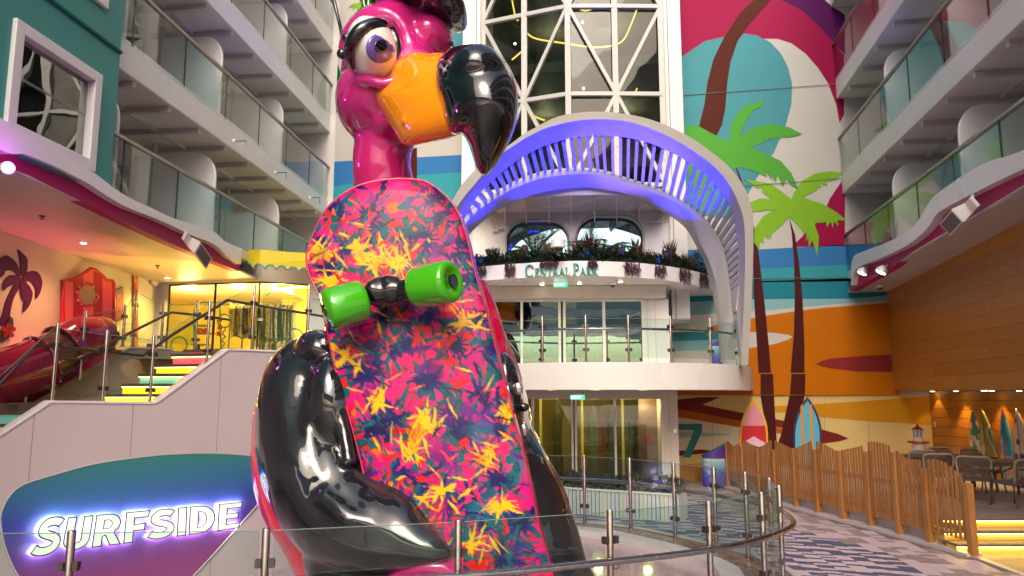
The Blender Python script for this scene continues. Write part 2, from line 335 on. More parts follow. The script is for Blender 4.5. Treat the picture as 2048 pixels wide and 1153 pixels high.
# projecting band, lower wall
MB().prism([onY(1340,746.4,YR-.06), onY(1800,746.4,YR-.06), onY(1800,791,YR-.06), onY(1340,791,YR-.06)], (0, .055, 0)).build('wall_band', c_orange, wallt)
paint('palm_trunk', [(1521,748),(1546,748),(1548,790),(1521,790)], c_mbrown, 1, YR - .062)
paint('palm_trunk', [(1580,790),(1583,748),(1611,748),(1610,790)], c_mbrown, 1, YR - .062)
paint('painted_sand', [(1340,792),(1870,792),(1870,985),(1340,985)], c_sand, 1, label='pale yellow sand field')
paint('painted_sand', [(1340,830),(1400,836),(1480,856),(1500,872),(1560,885),(1600,892),(1560,905),(1403,898),(1340,905)], c_sand2, 2)
paint('painted_dune', [(1345,801),(1400,795),(1440,795),(1405,810),(1486,826.6),(1568,842),(1642,859),(1675,868),(1697.7,877.6),(1680,883),(1642,888),(1568,857),(1479,842),(1350,817)], c_maroon, 3)
paint('painted_dune', [(1345,816),(1350,817),(1479,842),(1568,858),(1563,868),(1478,854.7),(1345,833)], c_burnt, 4)
paint('painted_dune', [(1340,861),(1400,865),(1466.6,869.6),(1400,874),(1340,877)], c_grey, 3)
paint('painted_dune', [(1340,903),(1403,899.5),(1440,904),(1403,908),(1340,914)], c_maroon, 3)
paint('painted_dune', [(1549,813),(1628,809),(1700,804.6),(1857,793),(1870,793),(1870,852),(1860,850),(1739,843),(1642,834.5),(1548,824)], c_ochre, 3)
paint('painted_dune', [(1340,930),(1403,927),(1480,925),(1500,985),(1340,985)], c_ochre, 3)
paint('palm_trunk', [(1521,792),(1548,792),(1554,892),(1556,930),(1544,930),(1536,880)], c_mbrown, 5)
paint('palm_trunk', [(1579,792),(1609,792),(1600,840),(1591,897),(1588,930),(1548,930),(1553,895),(1562,870)], c_mbrown, 5)
paint('painted_number', [(1356,848.6),(1404,847.7),(1404,862.6),(1381,915.7),(1365.5,915),(1389,861),(1356,860)], c_seven, 7, label='large teal deck number 7')
# panel joints on the wall
for (a, b) in (((1363,191),(1684,168)),((1363,560),(1800,553)),((640,0),(640,0)),((1363,382),(1690,357))):
    if a != b: MB().bar(onY(*a, YR-.03), onY(*b, YR-.03), .012, .012).build('wall_joint', mc('joint_grey', (.25,.24,.23)), wallt)
for px in (1425, 1649, 1738):
    MB().bar(onY(px, 796, YR-.008), onY(px, 960, YR-.008), .006, .006).build('wall_joint', mc('joint_grey', 0), wallt)
# ================================================================ balcony buildings
def bldg(name, label, corner, dirv, out, floors, s0, s1, joints, parts_s, wall_m, low=0):
    """corner: far corner; dirv: unit vector towards the viewer; out: unit vector away from the atrium"""
    T = empty(name, corner, label, 'building')
    D = Vector(dirv).normalized(); O = Vector(out).normalized(); Z = Vector((0, 0, 1))
    P = lambda s, d, z: corner + D*s + O*d + Z*z
    def blk(mb, a, b):   # a,b=(s,d,z)
        c = (Vector(a) + Vector(b)) / 2; h = (Vector(b) - Vector(a)) / 2
        mb.obox(P(*c), D*h.x, O*h.y, Z*h.z)
    dep = 1.9; TH = .55
    for k, fz in enumerate(floors):
        m = MB(); blk(m, (s0, .04, (fz-TH) if k else fz-(.22 if corner.x < 0 else .20)), (s1, dep+.2, fz)); m.build('balcony_slab', M['white'], T, bevel=.02)
        if k < len(floors) - 1:
            nz = floors[k+1] - TH
            m = MB(); blk(m, (s0, dep, fz), (s1, dep+.15, nz)); m.build('cabin_wall', M['balwall'], T)
            blkm = MB()
            for ps in parts_s:      # sliding cabin doors
                blkm.cur = 0; blk(blkm, (ps-2.6, dep-.03, fz+.05), (ps-.5, dep, fz+1.85))
            blkm.build('sliding_doors', M['wglass'], T)['kind'] = 'stuff'
            fm = MB()
            for ps in parts_s:
                for ds in (-2.65, -1.6, -.5): blk(fm, (ps+ds-.04, dep-.06, fz), (ps+ds+.04, dep, fz+1.9))
                blk(fm, (ps-2.69, dep-.06, fz+1.86), (ps-.46, dep, fz+1.93))
            fm.build('door_frames', M['offwhite'], T)['kind'] = 'stuff'
            bm_ = MB()
            s = s0 + .8
            while s < s1: blk(bm_, (s, .12, nz-.10), (s+.09, dep, nz)); s += 1.1
            blk(bm_, (s0, .95, nz-.06), (s1, 1.02, nz))
            bm_.build('soffit_beams', M['balwall'], T)['kind'] = 'stuff'
            for ps in parts_s:
                if not s0 < ps < s1: continue
                pp = [(0.14, 0), (0.14, 1.25)] + [(.14+.38*(1-math.cos(a)), 1.25+.5*math.sin(a)) for a in [R(x) for x in (15,30,45,60,75,90)]] + [(dep, 1.75), (dep, 0)]
                MB().prism([P(ps, d, fz+z) for d, z in pp], D*.07).build('divider_panel', M['white_gloss'], T, bevel=.015)
                MB().tube([P(ps+.03, 1.5, fz), P(ps+.03, 1.5, nz)], .05, 8).build('wall_pipe', M['offwhite'], T)
        rz = fz + .95
        m = MB(); blk(m, (s0, .0, rz-.055), (s1, .09, rz)); m.build('handrail', M['railcap'], T, bevel=.012)
        if k == 0 or k < 4:
            js = [j for j in joints if s0 <= j <= s1]
            for a, b in zip(js, js[1:]):
                m = MB(); blk(m, (a+.012, .035, fz-.08 if k else fz-.30), (b-.012, .055, rz-.055)); m.build('glass_panel', M['bglass'], T)
                m = MB(); blk(m, (b-.012, .033, fz-.05), (b+.012, .057, rz-.05)); m.build('panel_joint', M['joint'], T)
    return T, P, blk
DL = Vector((.1103, -.9939, 0)); OL = Vector((-.9939, -.1103, 0))
DR = Vector((.0297, -.9996, 0)); OR = Vector((.9996, .0297, 0))
floL = [5.3, 7.85, 10.4, 12.95, 15.5]; floR = [5.25, 7.8, 10.35, 12.9, 15.45]
jl = [.0 + 1.65*i for i in range(0, 13)]
LB, PL, blkL = bldg('cabin_building', 'left cabin block with stacked glass balconies above the yellow shop', CL, DL, OL, floL, 0, 24, jl, [3.3*i for i in range(1, 7)], M['white'])
RB, PR, blkR = bldg('cabin_building', 'right cabin block with stacked glass balconies above the wood panelled wall', CR, DR, OR, floR, 0, 24, jl, [3.3*i for i in range(1, 6)], M['white'])
# outer bodies of the blocks
m = MB(); blkL(m, (-.5, 2.1, 5.5), (24, 6, 19)); m.build('block_body', M['balwall'], LB)
m = MB(); blkR(m, (-.5, 2.1, 5.5), (24, 6, 19)); m.build('block_body', M['balwall'], RB)
pnL = OL.copy(); pnR = OR.copy()
def onL(px, py, d=0): return onpl(px, py, CL + OL*d, OL)
def onR(px, py, d=0): return onpl(px, py, CR + OR*d, OR)
# lowest fascia: straight magenta board with wavy white board proud of it
def wavy(T, onf, O, mag, wht, name):
    g = MB().prism([onf(x, y, .02) for x, y in mag], O*.18).build(name+'_board', M['magenta'], T)
    P_ = catmull([onf(x, y, -.13) for x, y in wht[0]], 6) + list(reversed(catmull([onf(x, y, -.13) for x, y in [(a, b-9) for a, b in wht[1]]], 6)))
    MB().prism(P_, O*.145).build(name+'_wave_board', M['white_gloss'], T, bevel=.02)
wavy(LB, onL, OL, [(-200,205),(0,290),(120,330),(300,430),(420,480),(480,520),(478,543),(430,524),(378,503),(324,480),(255,447),(200,420),(142,393),(100,373),(60,352),(0,330),(-200,250)],
     ([(-200,120),(0,236),(100,290),(180,340),(245,388),(300,415),(350,438),(400,452),(430,465),(455,487),(484,497)],
      [(-200,190),(0,308),(50,318),(100,338),(142,358),(182,380),(219,404),(255,424),(300,442),(340,459),(382,479),(430,499),(460,524),(482,538)]), 'fascia')
wavy(RB, onR, OR, [(2300,150),(2300,205),(2048,370),(1963,422),(1895,463),(1828,502),(1780,538),(1701,583),(1704,540),(1760,510),(1850,435),(1950,370),(2048,320)],
     ([(2300,180),(2048,300),(1978,323),(1930,348),(1899,370),(1867,394),(1849,420),(1832,448),(1810,466),(1772,486),(1730,502),(1707,514),(1702,540)],
      [(2300,230),(2048,347),(1999,370),(1939,400),(1893,424),(1871,440),(1860,458),(1847,474),(1826,492),(1800,508),(1756,528),(1716,544),(1706,560),(1702,580)]), 'fascia')
# fascia ends and soffits
def soffL(p): return 4.775 + .035*((Vector((p.x, p.y, 0))-CL).dot(DL) - 5.5)
def soffR(p): return 4.705 + .034*(Vector((p.x, p.y, 0))-CR).dot(DR)
Bz = 4.86; Bzr = 4.76
MB().prism([Vector((*PL(a,b,0).xy, soffL(PL(a,b,0)))) for a,b in ((-.6,.021),(24,.021),(24,6),(-.6,6))], (0,0,.04)).build('soffit', M['ceil'], LB)
MB().prism([Vector((*PR(a,b,0).xy, soffR(PR(a,b,0)))) for a,b in ((-.1,.021),(24,.021),(24,6),(-.1,6))], (0,0,.04)).build('soffit', M['ceil'], RB)
# teal facade block with windows (left, in front of the balconies)
zt = 19
tb = [onL(245,0,-.06), onL(224,376,-.06)]
tx = [onL(-260, 60, -.06), onL(-260,130,-.06)]
sT = (tb[0]-CL).dot(DL); sT2 = (tb[1]-CL).dot(DL)
facade = empty('teal_facade', PL(sT, -.06, 5), 'teal painted facade with white framed windows, upper left beside the balconies', 'building')
sE = 24
wins = [([(48,60),(205,150),(185,342),(12,247)], [(74,76),(190,156),(180,340),(34,237)]), ([(120,-60),(214,-18),(212,58),(110,-12)], [(133,-60),(202,-10),(201,30),(126,-14)])]
zlow = onL(224,376,-.06).z
# facade sheet with real holes: build as pieces around the windows
sA = (onL(30,150)-CL).dot(DL)
wq = []
for (o_, i_) in wins:
    wq.append(([onL(x, y, -.12) for x, y in o_], [onL(x, y, -.12) for x, y in i_]))
def fac_s(p): return (p-CL).dot(DL)
m = MB()
w1 = wq[0][0]; s_r = (fac_s(w1[1])+fac_s(w1[2]))/2; s_l = (fac_s(w1[0])+fac_s(w1[3]))/2; zb = min(w1[2].z, w1[3].z); ztp = max(w1[0].z, w1[1].z)
sC = (sT+sT2)/2
0 and print('teal', sT, sT2, s_r, s_l, zb, ztp, zlow)
zlow = 5.2
def fb(a, b): blkL(m, a, b)
z2 = ztp + 1.05
fb((sC, -.06, zlow), (s_r-.05, 2.0, 19))
fb((s_r-.05, -.06, ztp), (s_l+.05, .3, z2)); fb((s_r-.05, -.06, z2+2.0), (s_l+.05, .3, 19))
fb((s_r-.05, -.06, zlow), (s_l+.05, .3, zb)); fb((s_l+.05, -.06, zlow), (sE, 2.0, 19))
m.build('facade_wall', M['teal'], facade)
m = MB(); blkL(m, (sC, -.10, z2-.50), (sE, -.06, z2-.46)); m.build('facade_groove', mc('teal_trim', (.02,.15,.14)), facade)
def window(sa, sb, za, zb_, fr=.155):
    w = MB()
    blkL(w, (sa, -.12, za), (sa+fr, .05, zb_)); blkL(w, (sb-fr, -.12, za), (sb, .05, zb_)); blkL(w, (sa+fr, -.12, za), (sb-fr, .05, za+fr)); blkL(w, (sa+fr, -.12, zb_-fr), (sb-fr, .05, zb_))
    f = w.build('window_frame', M['white'], facade, bevel=.01)
    g = MB(); blkL(g, (sa+fr, .0, za+fr), (sb-fr, .02, zb_-fr)); g.build('window_pane', M['wglass'], facade)
    g = MB(); blkL(g, (sa+.05, .25, za), (sb-.05, .3, zb_)); g.build('window_backing', M['dark'], facade)
window(s_r-.05, s_l+.05, zb, ztp); window(s_r-.05, s_l+.05, z2, z2+2.0)
# small wall brackets (cable hooks) on the balcony fascias
for (x, y, hl_) in ((465,283,'leftmost'),(548,346,'middle'),(618,396,'rightmost, nearest the end wall')):
    p = onL(x, y, 0); t = empty('wall_hook', p, None, 'hook', 'hooks along the left balcony fascia')
    MB().lathe(p - OL*.02, [(.045, 0), (.045, .04), (.02, .05)], 12, -OL).build('base_plate', M['white_gloss'], t)
    MB().tube([p - OL*.05, p - OL*.3, p - OL*.3 - Vector((0,0,.16))], .012, 6).build('arm', M['steel'], t)
    t['label'] = 'small white hook with hanging eye on the left balcony fascia, ' + hl_
# end returns where blocks meet rear wall
MB().box((-11.5, YR-.02, -1), (-9.2, YR-.001, 19)).build('wall_return', M['white'], wallt)
# structure behind the viewer, seen only in reflections
bk = empty('bridge_deck', (0, -24, 7.2), 'pale bridge deck spanning the open end of the atrium', 'bridge')
MB().box((-16, -30, 7.2), (16, -24, 11.6)).build('span', M['white'], bk)
for k in range(3): MB().box((-16, -23.95, 7.7+k*1.3), (16, -23.9, 8.4+k*1.3)).build('window_band', M['wglass'], bk)

# round balcony tables seen through the glass
for (T_, P_, s_, d_, fz, lab) in ((LB, PL, 9.3, .75, 5.3, 'dark round table behind the lowest left balcony glass, nearest the camera'), (LB, PL, 6.0, .75, 5.3, 'dark round table behind the lowest left balcony glass, second from the camera'), (LB, PL, 2.6, .75, 5.3, 'round table behind the lowest left balcony glass, above the yellow awning'), (LB, PL, 9.2, .75, 7.85, 'dark round table on the second left balcony beside the teal facade'), (RB, PR, 8.6, .75, 5.25, 'round table behind the lowest right balcony glass, near the frame edge'), (RB, PR, 5.4, .75, 5.25, 'round table behind the lowest right balcony glass, further from the camera')):
    b = P_(s_, d_, fz); t = empty('balcony_table', b, lab, 'table', 'round balcony tables')
    MB().lathe(b, [(.38,.60),(.40,.615),(.40,.635),(.38,.65)], 28).build('tabletop', mat('balcony_table_brown', (.09,.07,.06), .3) if 'balcony_table_brown' not in bpy.data.materials else bpy.data.materials['balcony_table_brown'], t)
    MB().lathe(b, [(.22,0),(.22,.02),(.03,.04),(.03,.60)], 14).build('leg', M['dsteel'], t)

0 and print('magz', [round(onR(x,y,.02).z,3) for x,y in ((2048,370),(1895,463),(1780,538),(1701,583))], [round(onL(x,y,.02).z,3) for x,y in ((0,330),(142,393),(324,480),(478,543))])
# ================================================================ generic glass railing
def railing(name, label, posts, H, hand_z, parent=None, base=None, side=-1, pr=.026, hand=None, panels=True, gz0=.10, gtop=.07, steelm=None, hoff=.10, hr=.027, group=None, curve=None, dbl=True, skip=()):
    """posts: list of base points (world); hand: list of handrail points"""
    steelm = steelm or M['steel']
    T = empty(name, posts[len(posts)//2], label, 'railing', group)
    Z = Vector((0, 0, 1)); n = len(posts)
    for i, p in enumerate(posts):
        a = posts[max(i-1, 0)]; b = posts[min(i+1, n-1)]; t = (b-a); t.z = 0; t.normalize(); nn = Vector((-t.y, t.x, 0)) * side
        po = MB().lathe(p, [(pr*1.9, 0), (pr*1.9, .015), (pr, .02), (pr, H-.01), (pr*.9, H)], 12).build('post', steelm, T, angle=.6)
        for h in (H*.27, H*.77) if H > .9 else (H*.3, H*.72):
            c = MB(); c.obox(p + Z*h, t*(pr+.035), nn*.016, Z*.034)
            c.obox(p + Z*h + t*(pr+.022), nn*.03, t*.02, Z*.03); c.obox(p + Z*h - t*(pr+.022), nn*.03, t*.02, Z*.03)
            c.build('glass_clamp', M['clamp'], po)
        if hand is None or True:
            q = p + nn*(pr+.0) + Z*hand_z; h_ = MB().tube([q - Z*.07, q + nn*hoff*.6 - Z*.075, q + nn*hoff - Z*.05, q + nn*hoff - Z*.01], .007, 6).build('rail_bracket', steelm, po)
    if hand is None:
        hand = []
        for i, p in enumerate(posts):
            a = posts[max(i-1, 0)]; b = posts[min(i+1, n-1)]; t = (b-a); t.z = 0; t.normalize(); nn = Vector((-t.y, t.x, 0)) * side
            hand.append(p + nn*(pr+hoff) + Z*hand_z)
        if curve: hand = catmull(hand, 8)
    MB().tube(hand, hr, 12).build('handrail', steelm, T, smooth=True)
    if panels:
        for i, (a, b) in enumerate(zip(posts, posts[1:])):
            if i in skip: continue
            t = (b-a); L = t.length; t2 = t / L; g = pr + .022
            if curve and curve is not True and False: pass
            A, B = a + t2*g, b - t2*g; nrm = Vector((-t2.y, t2.x, 0)).normalized() * .006
            q = [A + Z*gz0, B + Z*gz0, B + Z*(H-gtop), A + Z*(H-gtop)]
            MB().prism([x - nrm for x in q], nrm*2).build('glass_panel', M['glass'], T)
            MB().tube([q[3] + Z*.001, q[2] + Z*.001], .0035, 4).build('glass_edge', M['gedge'], T)
    return T
M['rglass'] = glass('round_window_glass', (.28,.36,.36), 1.6, .26, wavy=.06, gcol=(.50,.80,.98))
M['gedge'] = mat('glass_edge_tint', (.20, .27, .25), .15)
# ================================================================ central slabs
def curveD(tab, z, k=6): # tab of (px, D)
    out = []
    for px, D in tab:
        p = at(px, 700, D); out.append(Vector((p.x, p.y, z)))
    return catmull(out, k)
lowtab = [(880,17.6),(960,16.4),(1055,15.55),(1190,15.12),(1320,15.25),(1420,15.8),(1475,16.5),(1498,17.4),(1503,18.6),(1505,19.9)]
lc = curveD(lowtab, 2.27); c0 = at(1180, 740, 15.1)
centre = empty('entrance_building', Vector((c0.x, 18, 0)), 'white curved entrance block with two balconies and glazed doors under the arch', 'building')
slab = lc + [Vector((lc[-1].x, YR+.3, 2.27)), Vector((lc[0].x, YR+.3, 2.27))]
MB().prism(slab, (0, 0, .55)).build('balcony_slab', M['white_gloss'], centre, angle=.7, bevel=.03)
uptab = [(880,19.2),(905,17.6),(945,16.9),(1000,16.5),(1100,16.1),(1190,16.0),(1290,16.3),(1370,17.0),(1420,17.9),(1436,18.9),(1440,19.9)]
uc = curveD(uptab, 4.71)
slab = uc + [Vector((uc[-1].x, YR+.3, 4.71)), Vector((uc[0].x, YR+.3, 4.71))]
MB().prism(slab, (0, 0, .33)).build('planter_ledge', M['white_gloss'], centre, angle=.7, bevel=.02)
for px in (1119,): pass
# seams on the slab fronts
for px in (1098, 1133): MB().bar(at(px, 728, lerpt(lowtab, px)-.004), at(px, 781, lerpt(lowtab, px)-.004), .006, .006).build('panel_seam', mc('joint_grey', 0), centre)
def frame_pt(px, D, z): p = at(px, 700, D); return Vector((p.x, p.y, z))
# ---- door storeys (wall line through two points)
def doorwall(pxL, pxR, DL_, DR_, z0, z1, mull, gm, thick, beam, seam=None, name='door'):
    A = frame_pt(pxL, DL_, 0); B = frame_pt(pxR, DR_, 0); t = (B-A).normalized(); nn = Vector((-t.y, t.x, 0)) # nn points away
    if nn.y < 0: nn = -nn
    def q(px, z, d=0):
        p = onpl(px, 700, A + nn*d, nn); return Vector((p.x, p.y, z))
    def blk(m, pa, pb, d0, d1, za, zb):
        a = q(pa, 0, d0); b = q(pb, 0, d0); m.prism([Vector((a.x,a.y,za)), Vector((b.x,b.y,za)), Vector((b.x,b.y,zb)), Vector((a.x,a.y,zb))], nn*(d1-d0))
    return q, blk, nn, t
q1, b1, n1, t1 = doorwall(960, 1340, 17.75, 17.6, 2.82, 4.71, None, None, None, None)
m = MB(); b1(m, 940, 1336, -.25, .1, 4.42, 4.705); m.build('door_header', M['warmwhite'], centre, bevel=.015)
m = MB(); b1(m, 1288, 1340, -.02, 2.4, 2.82, 4.42); m.build('pilaster', M['white'], centre, bevel=.02)
m = MB(); b1(m, 1296, 1297, -.035, -.02, 2.82, 4.42); b1(m, 1312, 1313, -.035, -.02, 2.82, 4.42); m.build('pilaster_trim', M['offwhite'], centre)
for a, b in ((958,1042),(1045,1118),(1128,1207),(1211,1286)):
    m = MB(); b1(m, a, b, .03, .045, 2.84, 4.40); d_ = m.build('door_panel', M['aglass'], centre)
for a, b in ((1041,1046),(1117,1122.5),(1126.5,1132),(1206,1212),(1285,1290)):
    m = MB(); b1(m, a, b, -.03, .08, 2.825, 4.415); m.build('door_stile', M['white_gloss'], centre, bevel=.006)
m = MB(); b1(m, 1122.8, 1126.2, 0, .06, 2.825, 4.41); m.build('door_gap', M['joint'], centre)
m = MB(); b1(m, 950, 1290, -.02, .07, 2.822, 2.88); b1(m, 950, 1290, -.02, .07, 4.36, 4.412); m.build('door_rail', M['white_gloss'], centre)
m = MB(); b1(m, 940, 1290, 2.3, 2.35, 2.82, 4.7); m.build('inner_wall', M['dark'], centre)
m = MB(); b1(m, 944, 950, 0, 2.3, 2.82, 4.7); m.build('side_wall', M['white'], centre)
# dark shape + stair seen behind the doors
st = MB()
for k in range(7):
    p = q1(985 + k*16, 0, 1.6); st.box((p.x-.16, p.y-.25, 4.1-k*.17), (p.x+.16, p.y+.25, 4.15-k*.17))
st.build('inner_stair', M['offwhite'], centre)
# ---- lower doors
q2, b2, n2, t2 = doorwall(1040, 1352, 18.2, 17.9, 0, 2.2, None, None, None, None)
inner = mat('lobby_wall', srgb(170, 150, 80), .6, noise=(.08, 1))
m = MB(); b2(m, 1322, 1352, -.05, 2.0, 0, 2.268); m.build('pilaster', M['warmwhite'], centre, bevel=.015)
m = MB(); b2(m, 1335, 1336, -.06, -.05, 0, 2.26); m.build('pilaster_trim', M['offwhite'], centre)
m = MB(); b2(m, 1020, 1322, -.1, .1, 2.07, 2.265); m.build('door_header', M['warmwhite'], centre)
for a, b in ((985,1062),(1067,1142),(1151,1226),(1230,1320)):
    m = MB(); b2(m, a, b, .03, .04, .04, 2.06); m.build('door_panel', M['dglass'], centre)
for a, b in ((1062,1067),(1141,1145),(1148,1152),(1225.5,1230),(1318,1322)):
    m = MB(); b2(m, a, b, -.03, .08, .0, 2.07); m.build('door_stile', M['white_gloss'], centre, bevel=.005)
m = MB(); b2(m, 1145.3, 1147.7, 0, .06, 0, 2.07); m.build('door_gap', M['joint'], centre)
m = MB(); b2(m, 980, 1322, -.02, .07, .0, .07); m.build('door_rail', M['white_gloss'], centre)
m = MB(); b2(m, 960, 1322, 3.0, 3.1, 0, 2.2); m.build('lobby_wall', inner, centre)
m = MB(); b2(m, 1274, 1322, 1.2, 1.3, 0, 2.2); m.build('lobby_panel', mat('lobby_panel', srgb(120, 90, 85), .5), centre)
m = MB(); b2(m, 960, 1322, .1, 3.0, 2.15, 2.2); m.build('lobby_ceiling', mat('lobby_ceiling', srgb(150, 140, 90), .4), centre)
m = MB(); b2(m, 960, 966, .1, 3.0, 0, 2.2); m.build('lobby_wall', inner, centre)
for a in (1078, 1160, 1240): m = MB(); b2(m, a, a+5, 1.8, 1.9, 0, 2.15); b2(m, a, a+38, 1.8, 1.9, 2.05, 2.1); m.build('lobby_frame', mat('lobby_frame_paint', srgb(240, 225, 150), .4) if a == 1078 else bpy.data.materials['lobby_frame_paint'], centre)
m = MB(); b2(m, 980, 1322, 1.5, 1.53, 2.135, 2.15); m.build('lobby_light_strip', M['ledw'], centre)
for a in (1103, 1190, 1285):
    p = q2(a, 2.13, .9); l = bpy.data.lights.new('lobby_light', 'POINT'); l.energy = 16; l.color = (1, .80, .36); l.shadow_soft_size = .1; lo = bpy.data.objects.new('lobby_light', l); COL.objects.link(lo); lo.location = (p.x, p.y, 1.9); lo.parent = centre; lo.matrix_parent_inverse = Matrix.Translation(-centre.location)
# board shapes standing in for surfboard reflections in the door glass
for i, (a, w, h, c) in enumerate(((1113,.24,1.85,(80,95,60)),(1131,.26,1.8,(160,150,90)),(1186,.28,1.9,(120,130,100)),(1203,.26,1.85,(150,95,60)),(1218,.25,1.8,(100,110,110)),(1252,.26,1.85,(130,140,110)))):
    p = q2(a, 0, 2.7); pts = [(math.sin(math.pi*u)**.6*w/2, u*h) for u in [j/12 for j in range(13)]]
    pg = [p + t2*x + Vector((0,0,z)) for x, z in pts] + [p - t2*x + Vector((0,0,z)) for x, z in reversed(pts[1:-1])]
    o = MB().prism(pg, n2*.05).build('surfboard', mat('reflected_board_%s' % ('olive','straw','sage','rust','slate','moss')[i], srgb(*c), .3), None)
    tag(o, ('olive','straw yellow','pale sage','rust tinted','slate grey','moss green')[i] + ' board shape standing in for a reflection in the lower glass doors', 'surfboard', 'stand-ins for reflections in the lower doors')
# fire notice inside
m = MB(); b2(m, 1289, 1303, 1.18, 1.199, 1.02, 1.12); m.build('red_notice', mat('notice_red', (.5,.02,.02), .5), centre)
m = MB(); b2(m, 1342, 1348, -.08, -.05, 1.28, 1.38); m.build('wall_keypad', M['steel'], centre)
# ---- upper facade with two rounded windows
qa, ba, na, ta = doorwall(940, 1340, 18.7, 18.3, 0, 0, None, None, None, None)
def qz(px, py, d=0):
    return onpl(px, py, qa(1100, 0, d), na)
def rrect(x0, x1, y0, y1, r, n=8):
    pts = []
    for (cx, cy, a0) in ((x1-r, y0+r, -90), (x1-r, y1-r, 0), (x0+r, y1-r, 90), (x0+r, y0+r, 180)):
        pts += [(cx + r*math.cos(R(a0+90*i/n)), cy + r*math.sin(R(a0+90*i/n))) for i in range(n+1)]
    return pts
wn = [rrect(1012, 1137, 441, 540, 38), rrect(1153, 1287, 432, 540, 42)]
outer = [(945, 560), (1331, 560), (1331, 395), (945, 395)]
def holed(mb, outer, holes, d, thick):
    loops = [[qz(x, y, d) for x, y in outer]] + [[qz(x, y, d) for x, y in h] for h in holes]
    allp = [p for l in loops for p in l]; tris = tessellate_polygon(loops)
    mb.add(allp, [tuple(t) for t in tris])
    for l in loops[1:]: mb.loft([l, [p + na*thick for p in l]])
m = MB(); holed(m, outer, wn, 0, .25); m.build('upper_facade', M['white_gloss'], centre)
m = MB(); L0 = [qz(1331, y, 0) for y in (395, 560)]
arcp = [qz(1331, 560, 0) + (ta*math.sin(R(a)) + na*(1-math.cos(R(a))))*.35 for a in range(0, 91, 15)]
arcp = [Vector((p.x, p.y, 0)) for p in arcp]; m.loft([[p + Vector((0,0,5.0)) for p in arcp], [p + Vector((0,0,7.5)) for p in arcp]], closed_v=False)
e = arcp[-1]; m.prism([e+Vector((0,0,5)), e+Vector((0,2,5)), e+Vector((0,2,7.5)), e+Vector((0,0,7.5))], (-.05,0,0)); m.build('facade_corner', M['white_gloss'], centre, smooth=True)
for h in wn:
    g = [qz(x, y, .2) for x, y in h]; MB().prism(g, na*.02).build('round_window', M['rglass'], centre)
    ring = [qz(x, y, -.03) for x, y in h]; MB().tube(ring, .028, 8, closed=True).build('window_trim', M['offwhite'], centre, smooth=True)
m = MB(); ba(m, 948, 1331, .9, 1.0, 5, 7.4); m.build('inner_wall', mc('inner_bluegrey', (.10,.13,.14)), centre)
# overhang with ribs
ov = [(925,18.3),(1000,17.35),(1090,17.0),(1190,16.85),(1270,16.95),(1330,17.4),(1360,18.2)]
oc = curveD(ov, 6.74); back = [qa(1362, 6.74, .3), qa(925, 6.74, .3)]
MB().prism(oc + back, (0, 0, .30)).build('overhang', M['white_gloss'], centre, bevel=.02)
for px in (1008, 1052, 1099, 1144, 1192, 1237, 1283):
    a = at(px, 700, lerpt(ov, px)+.08); b = qa(px, 0, -.02); a.z = b.z = 6.74
    MB().prism([a, b, b - Vector((0,0,.30)), a.lerp(b, .2) - Vector((0,0,.20)), a - Vector((0,0,.05))], ta*.03).build('soffit_rib', M['white'], centre)
for (x0, y0, x1, y1) in ((982,430,991,462),(990,427,1001,457),(1310,414,1304,444),(1325,414,1318,444)):
    MB().bar(qz(x0, y0, -.10), qz(x1, y1, -.10), .10, .06, up=na).build('facade_channel', M['balwall'], centre)
    MB().obox(qz(x1, y1, -.10), ta*.07, na*.05, Vector((0,0,.02))).build('channel_foot', M['white_gloss'], centre)
# lights and signs below the ledge
for i, (x, y) in enumerate(((1011,573),(1084,568),(1159,566),(1241,563))):
    p = onZ(x, y, 4.71); downlight((p.x, p.y, 4.706), 16, (1, .66, .25), R(95), label='recessed downlight over the upper doors, number %s from the left' % ('one','two','three','four')[i], group='downlights under the planter ledge', blend=.15)
for i, (x, y, w) in enumerate(((1255,784,0),(1318,784.5,7),(1420,782.5,7),(1419,793,0),(1308,791,0),(1180,786,7),(1110,787,7))):
    p = onZ(x, y, 2.27)
    if p.y < 19.5 and p.y > 12: downlight((p.x, p.y, 2.266), w, label='small downlight under the lower balcony slab', group='downlights under the balcony slab')
def led(parent, px0, px1, py0, py1, D):   # hanging exit sign
    pass
def text_mesh(s, size=1, ext=.01, off=0, shear=0, space=1.0):
    c = bpy.data.curves.new('t', 'FONT'); c.body = s; c.size = size; c.extrude = ext; c.offset = off; c.shear = shear; c.space_character = space; c.align_x = 'LEFT'
    o = bpy.data.objects.new('t', c); COL.objects.link(o); bpy.context.view_layer.update(); dg = bpy.context.evaluated_depsgraph_get()
    me = bpy.data.meshes.new_from_object(o.evaluated_get(dg)); bpy.data.objects.remove(o); bpy.data.curves.remove(c); return me
def place_text(name, s, o0, X, Y, width, height, m, parent, ext=.01, off=0, shear=0):
    me = text_mesh(s, 1, 0.01, off, shear); n = len(me.vertices); co = np.zeros(n*3); me.vertices.foreach_get('co', co); co = co.reshape(-1, 3)
    mn = co.min(0); mxx = co.max(0); X, Y = Vector(X), Vector(Y); N = X.cross(Y).normalized()
    u = (co[:,0]-mn[0])/(mxx[0]-mn[0])*width; v = (co[:,1]-mn[1])/(mxx[1]-mn[1])*height; w = (co[:,2]+.01)/.02*ext
    P = np.array(o0)[None] + u[:,None]*np.array(X)[None] + v[:,None]*np.array(Y)[None] + w[:,None]*np.array(N)[None]
    me.vertices.foreach_set('co', P.ravel()); me.update(); me.materials.clear(); return mesh_obj(name, me, m, parent)
exit_m = emat('exit_sign_green', (.10, .62, .34), .9); exit_w = emat('exit_sign_white', (.75, 1, .85), 1.6)
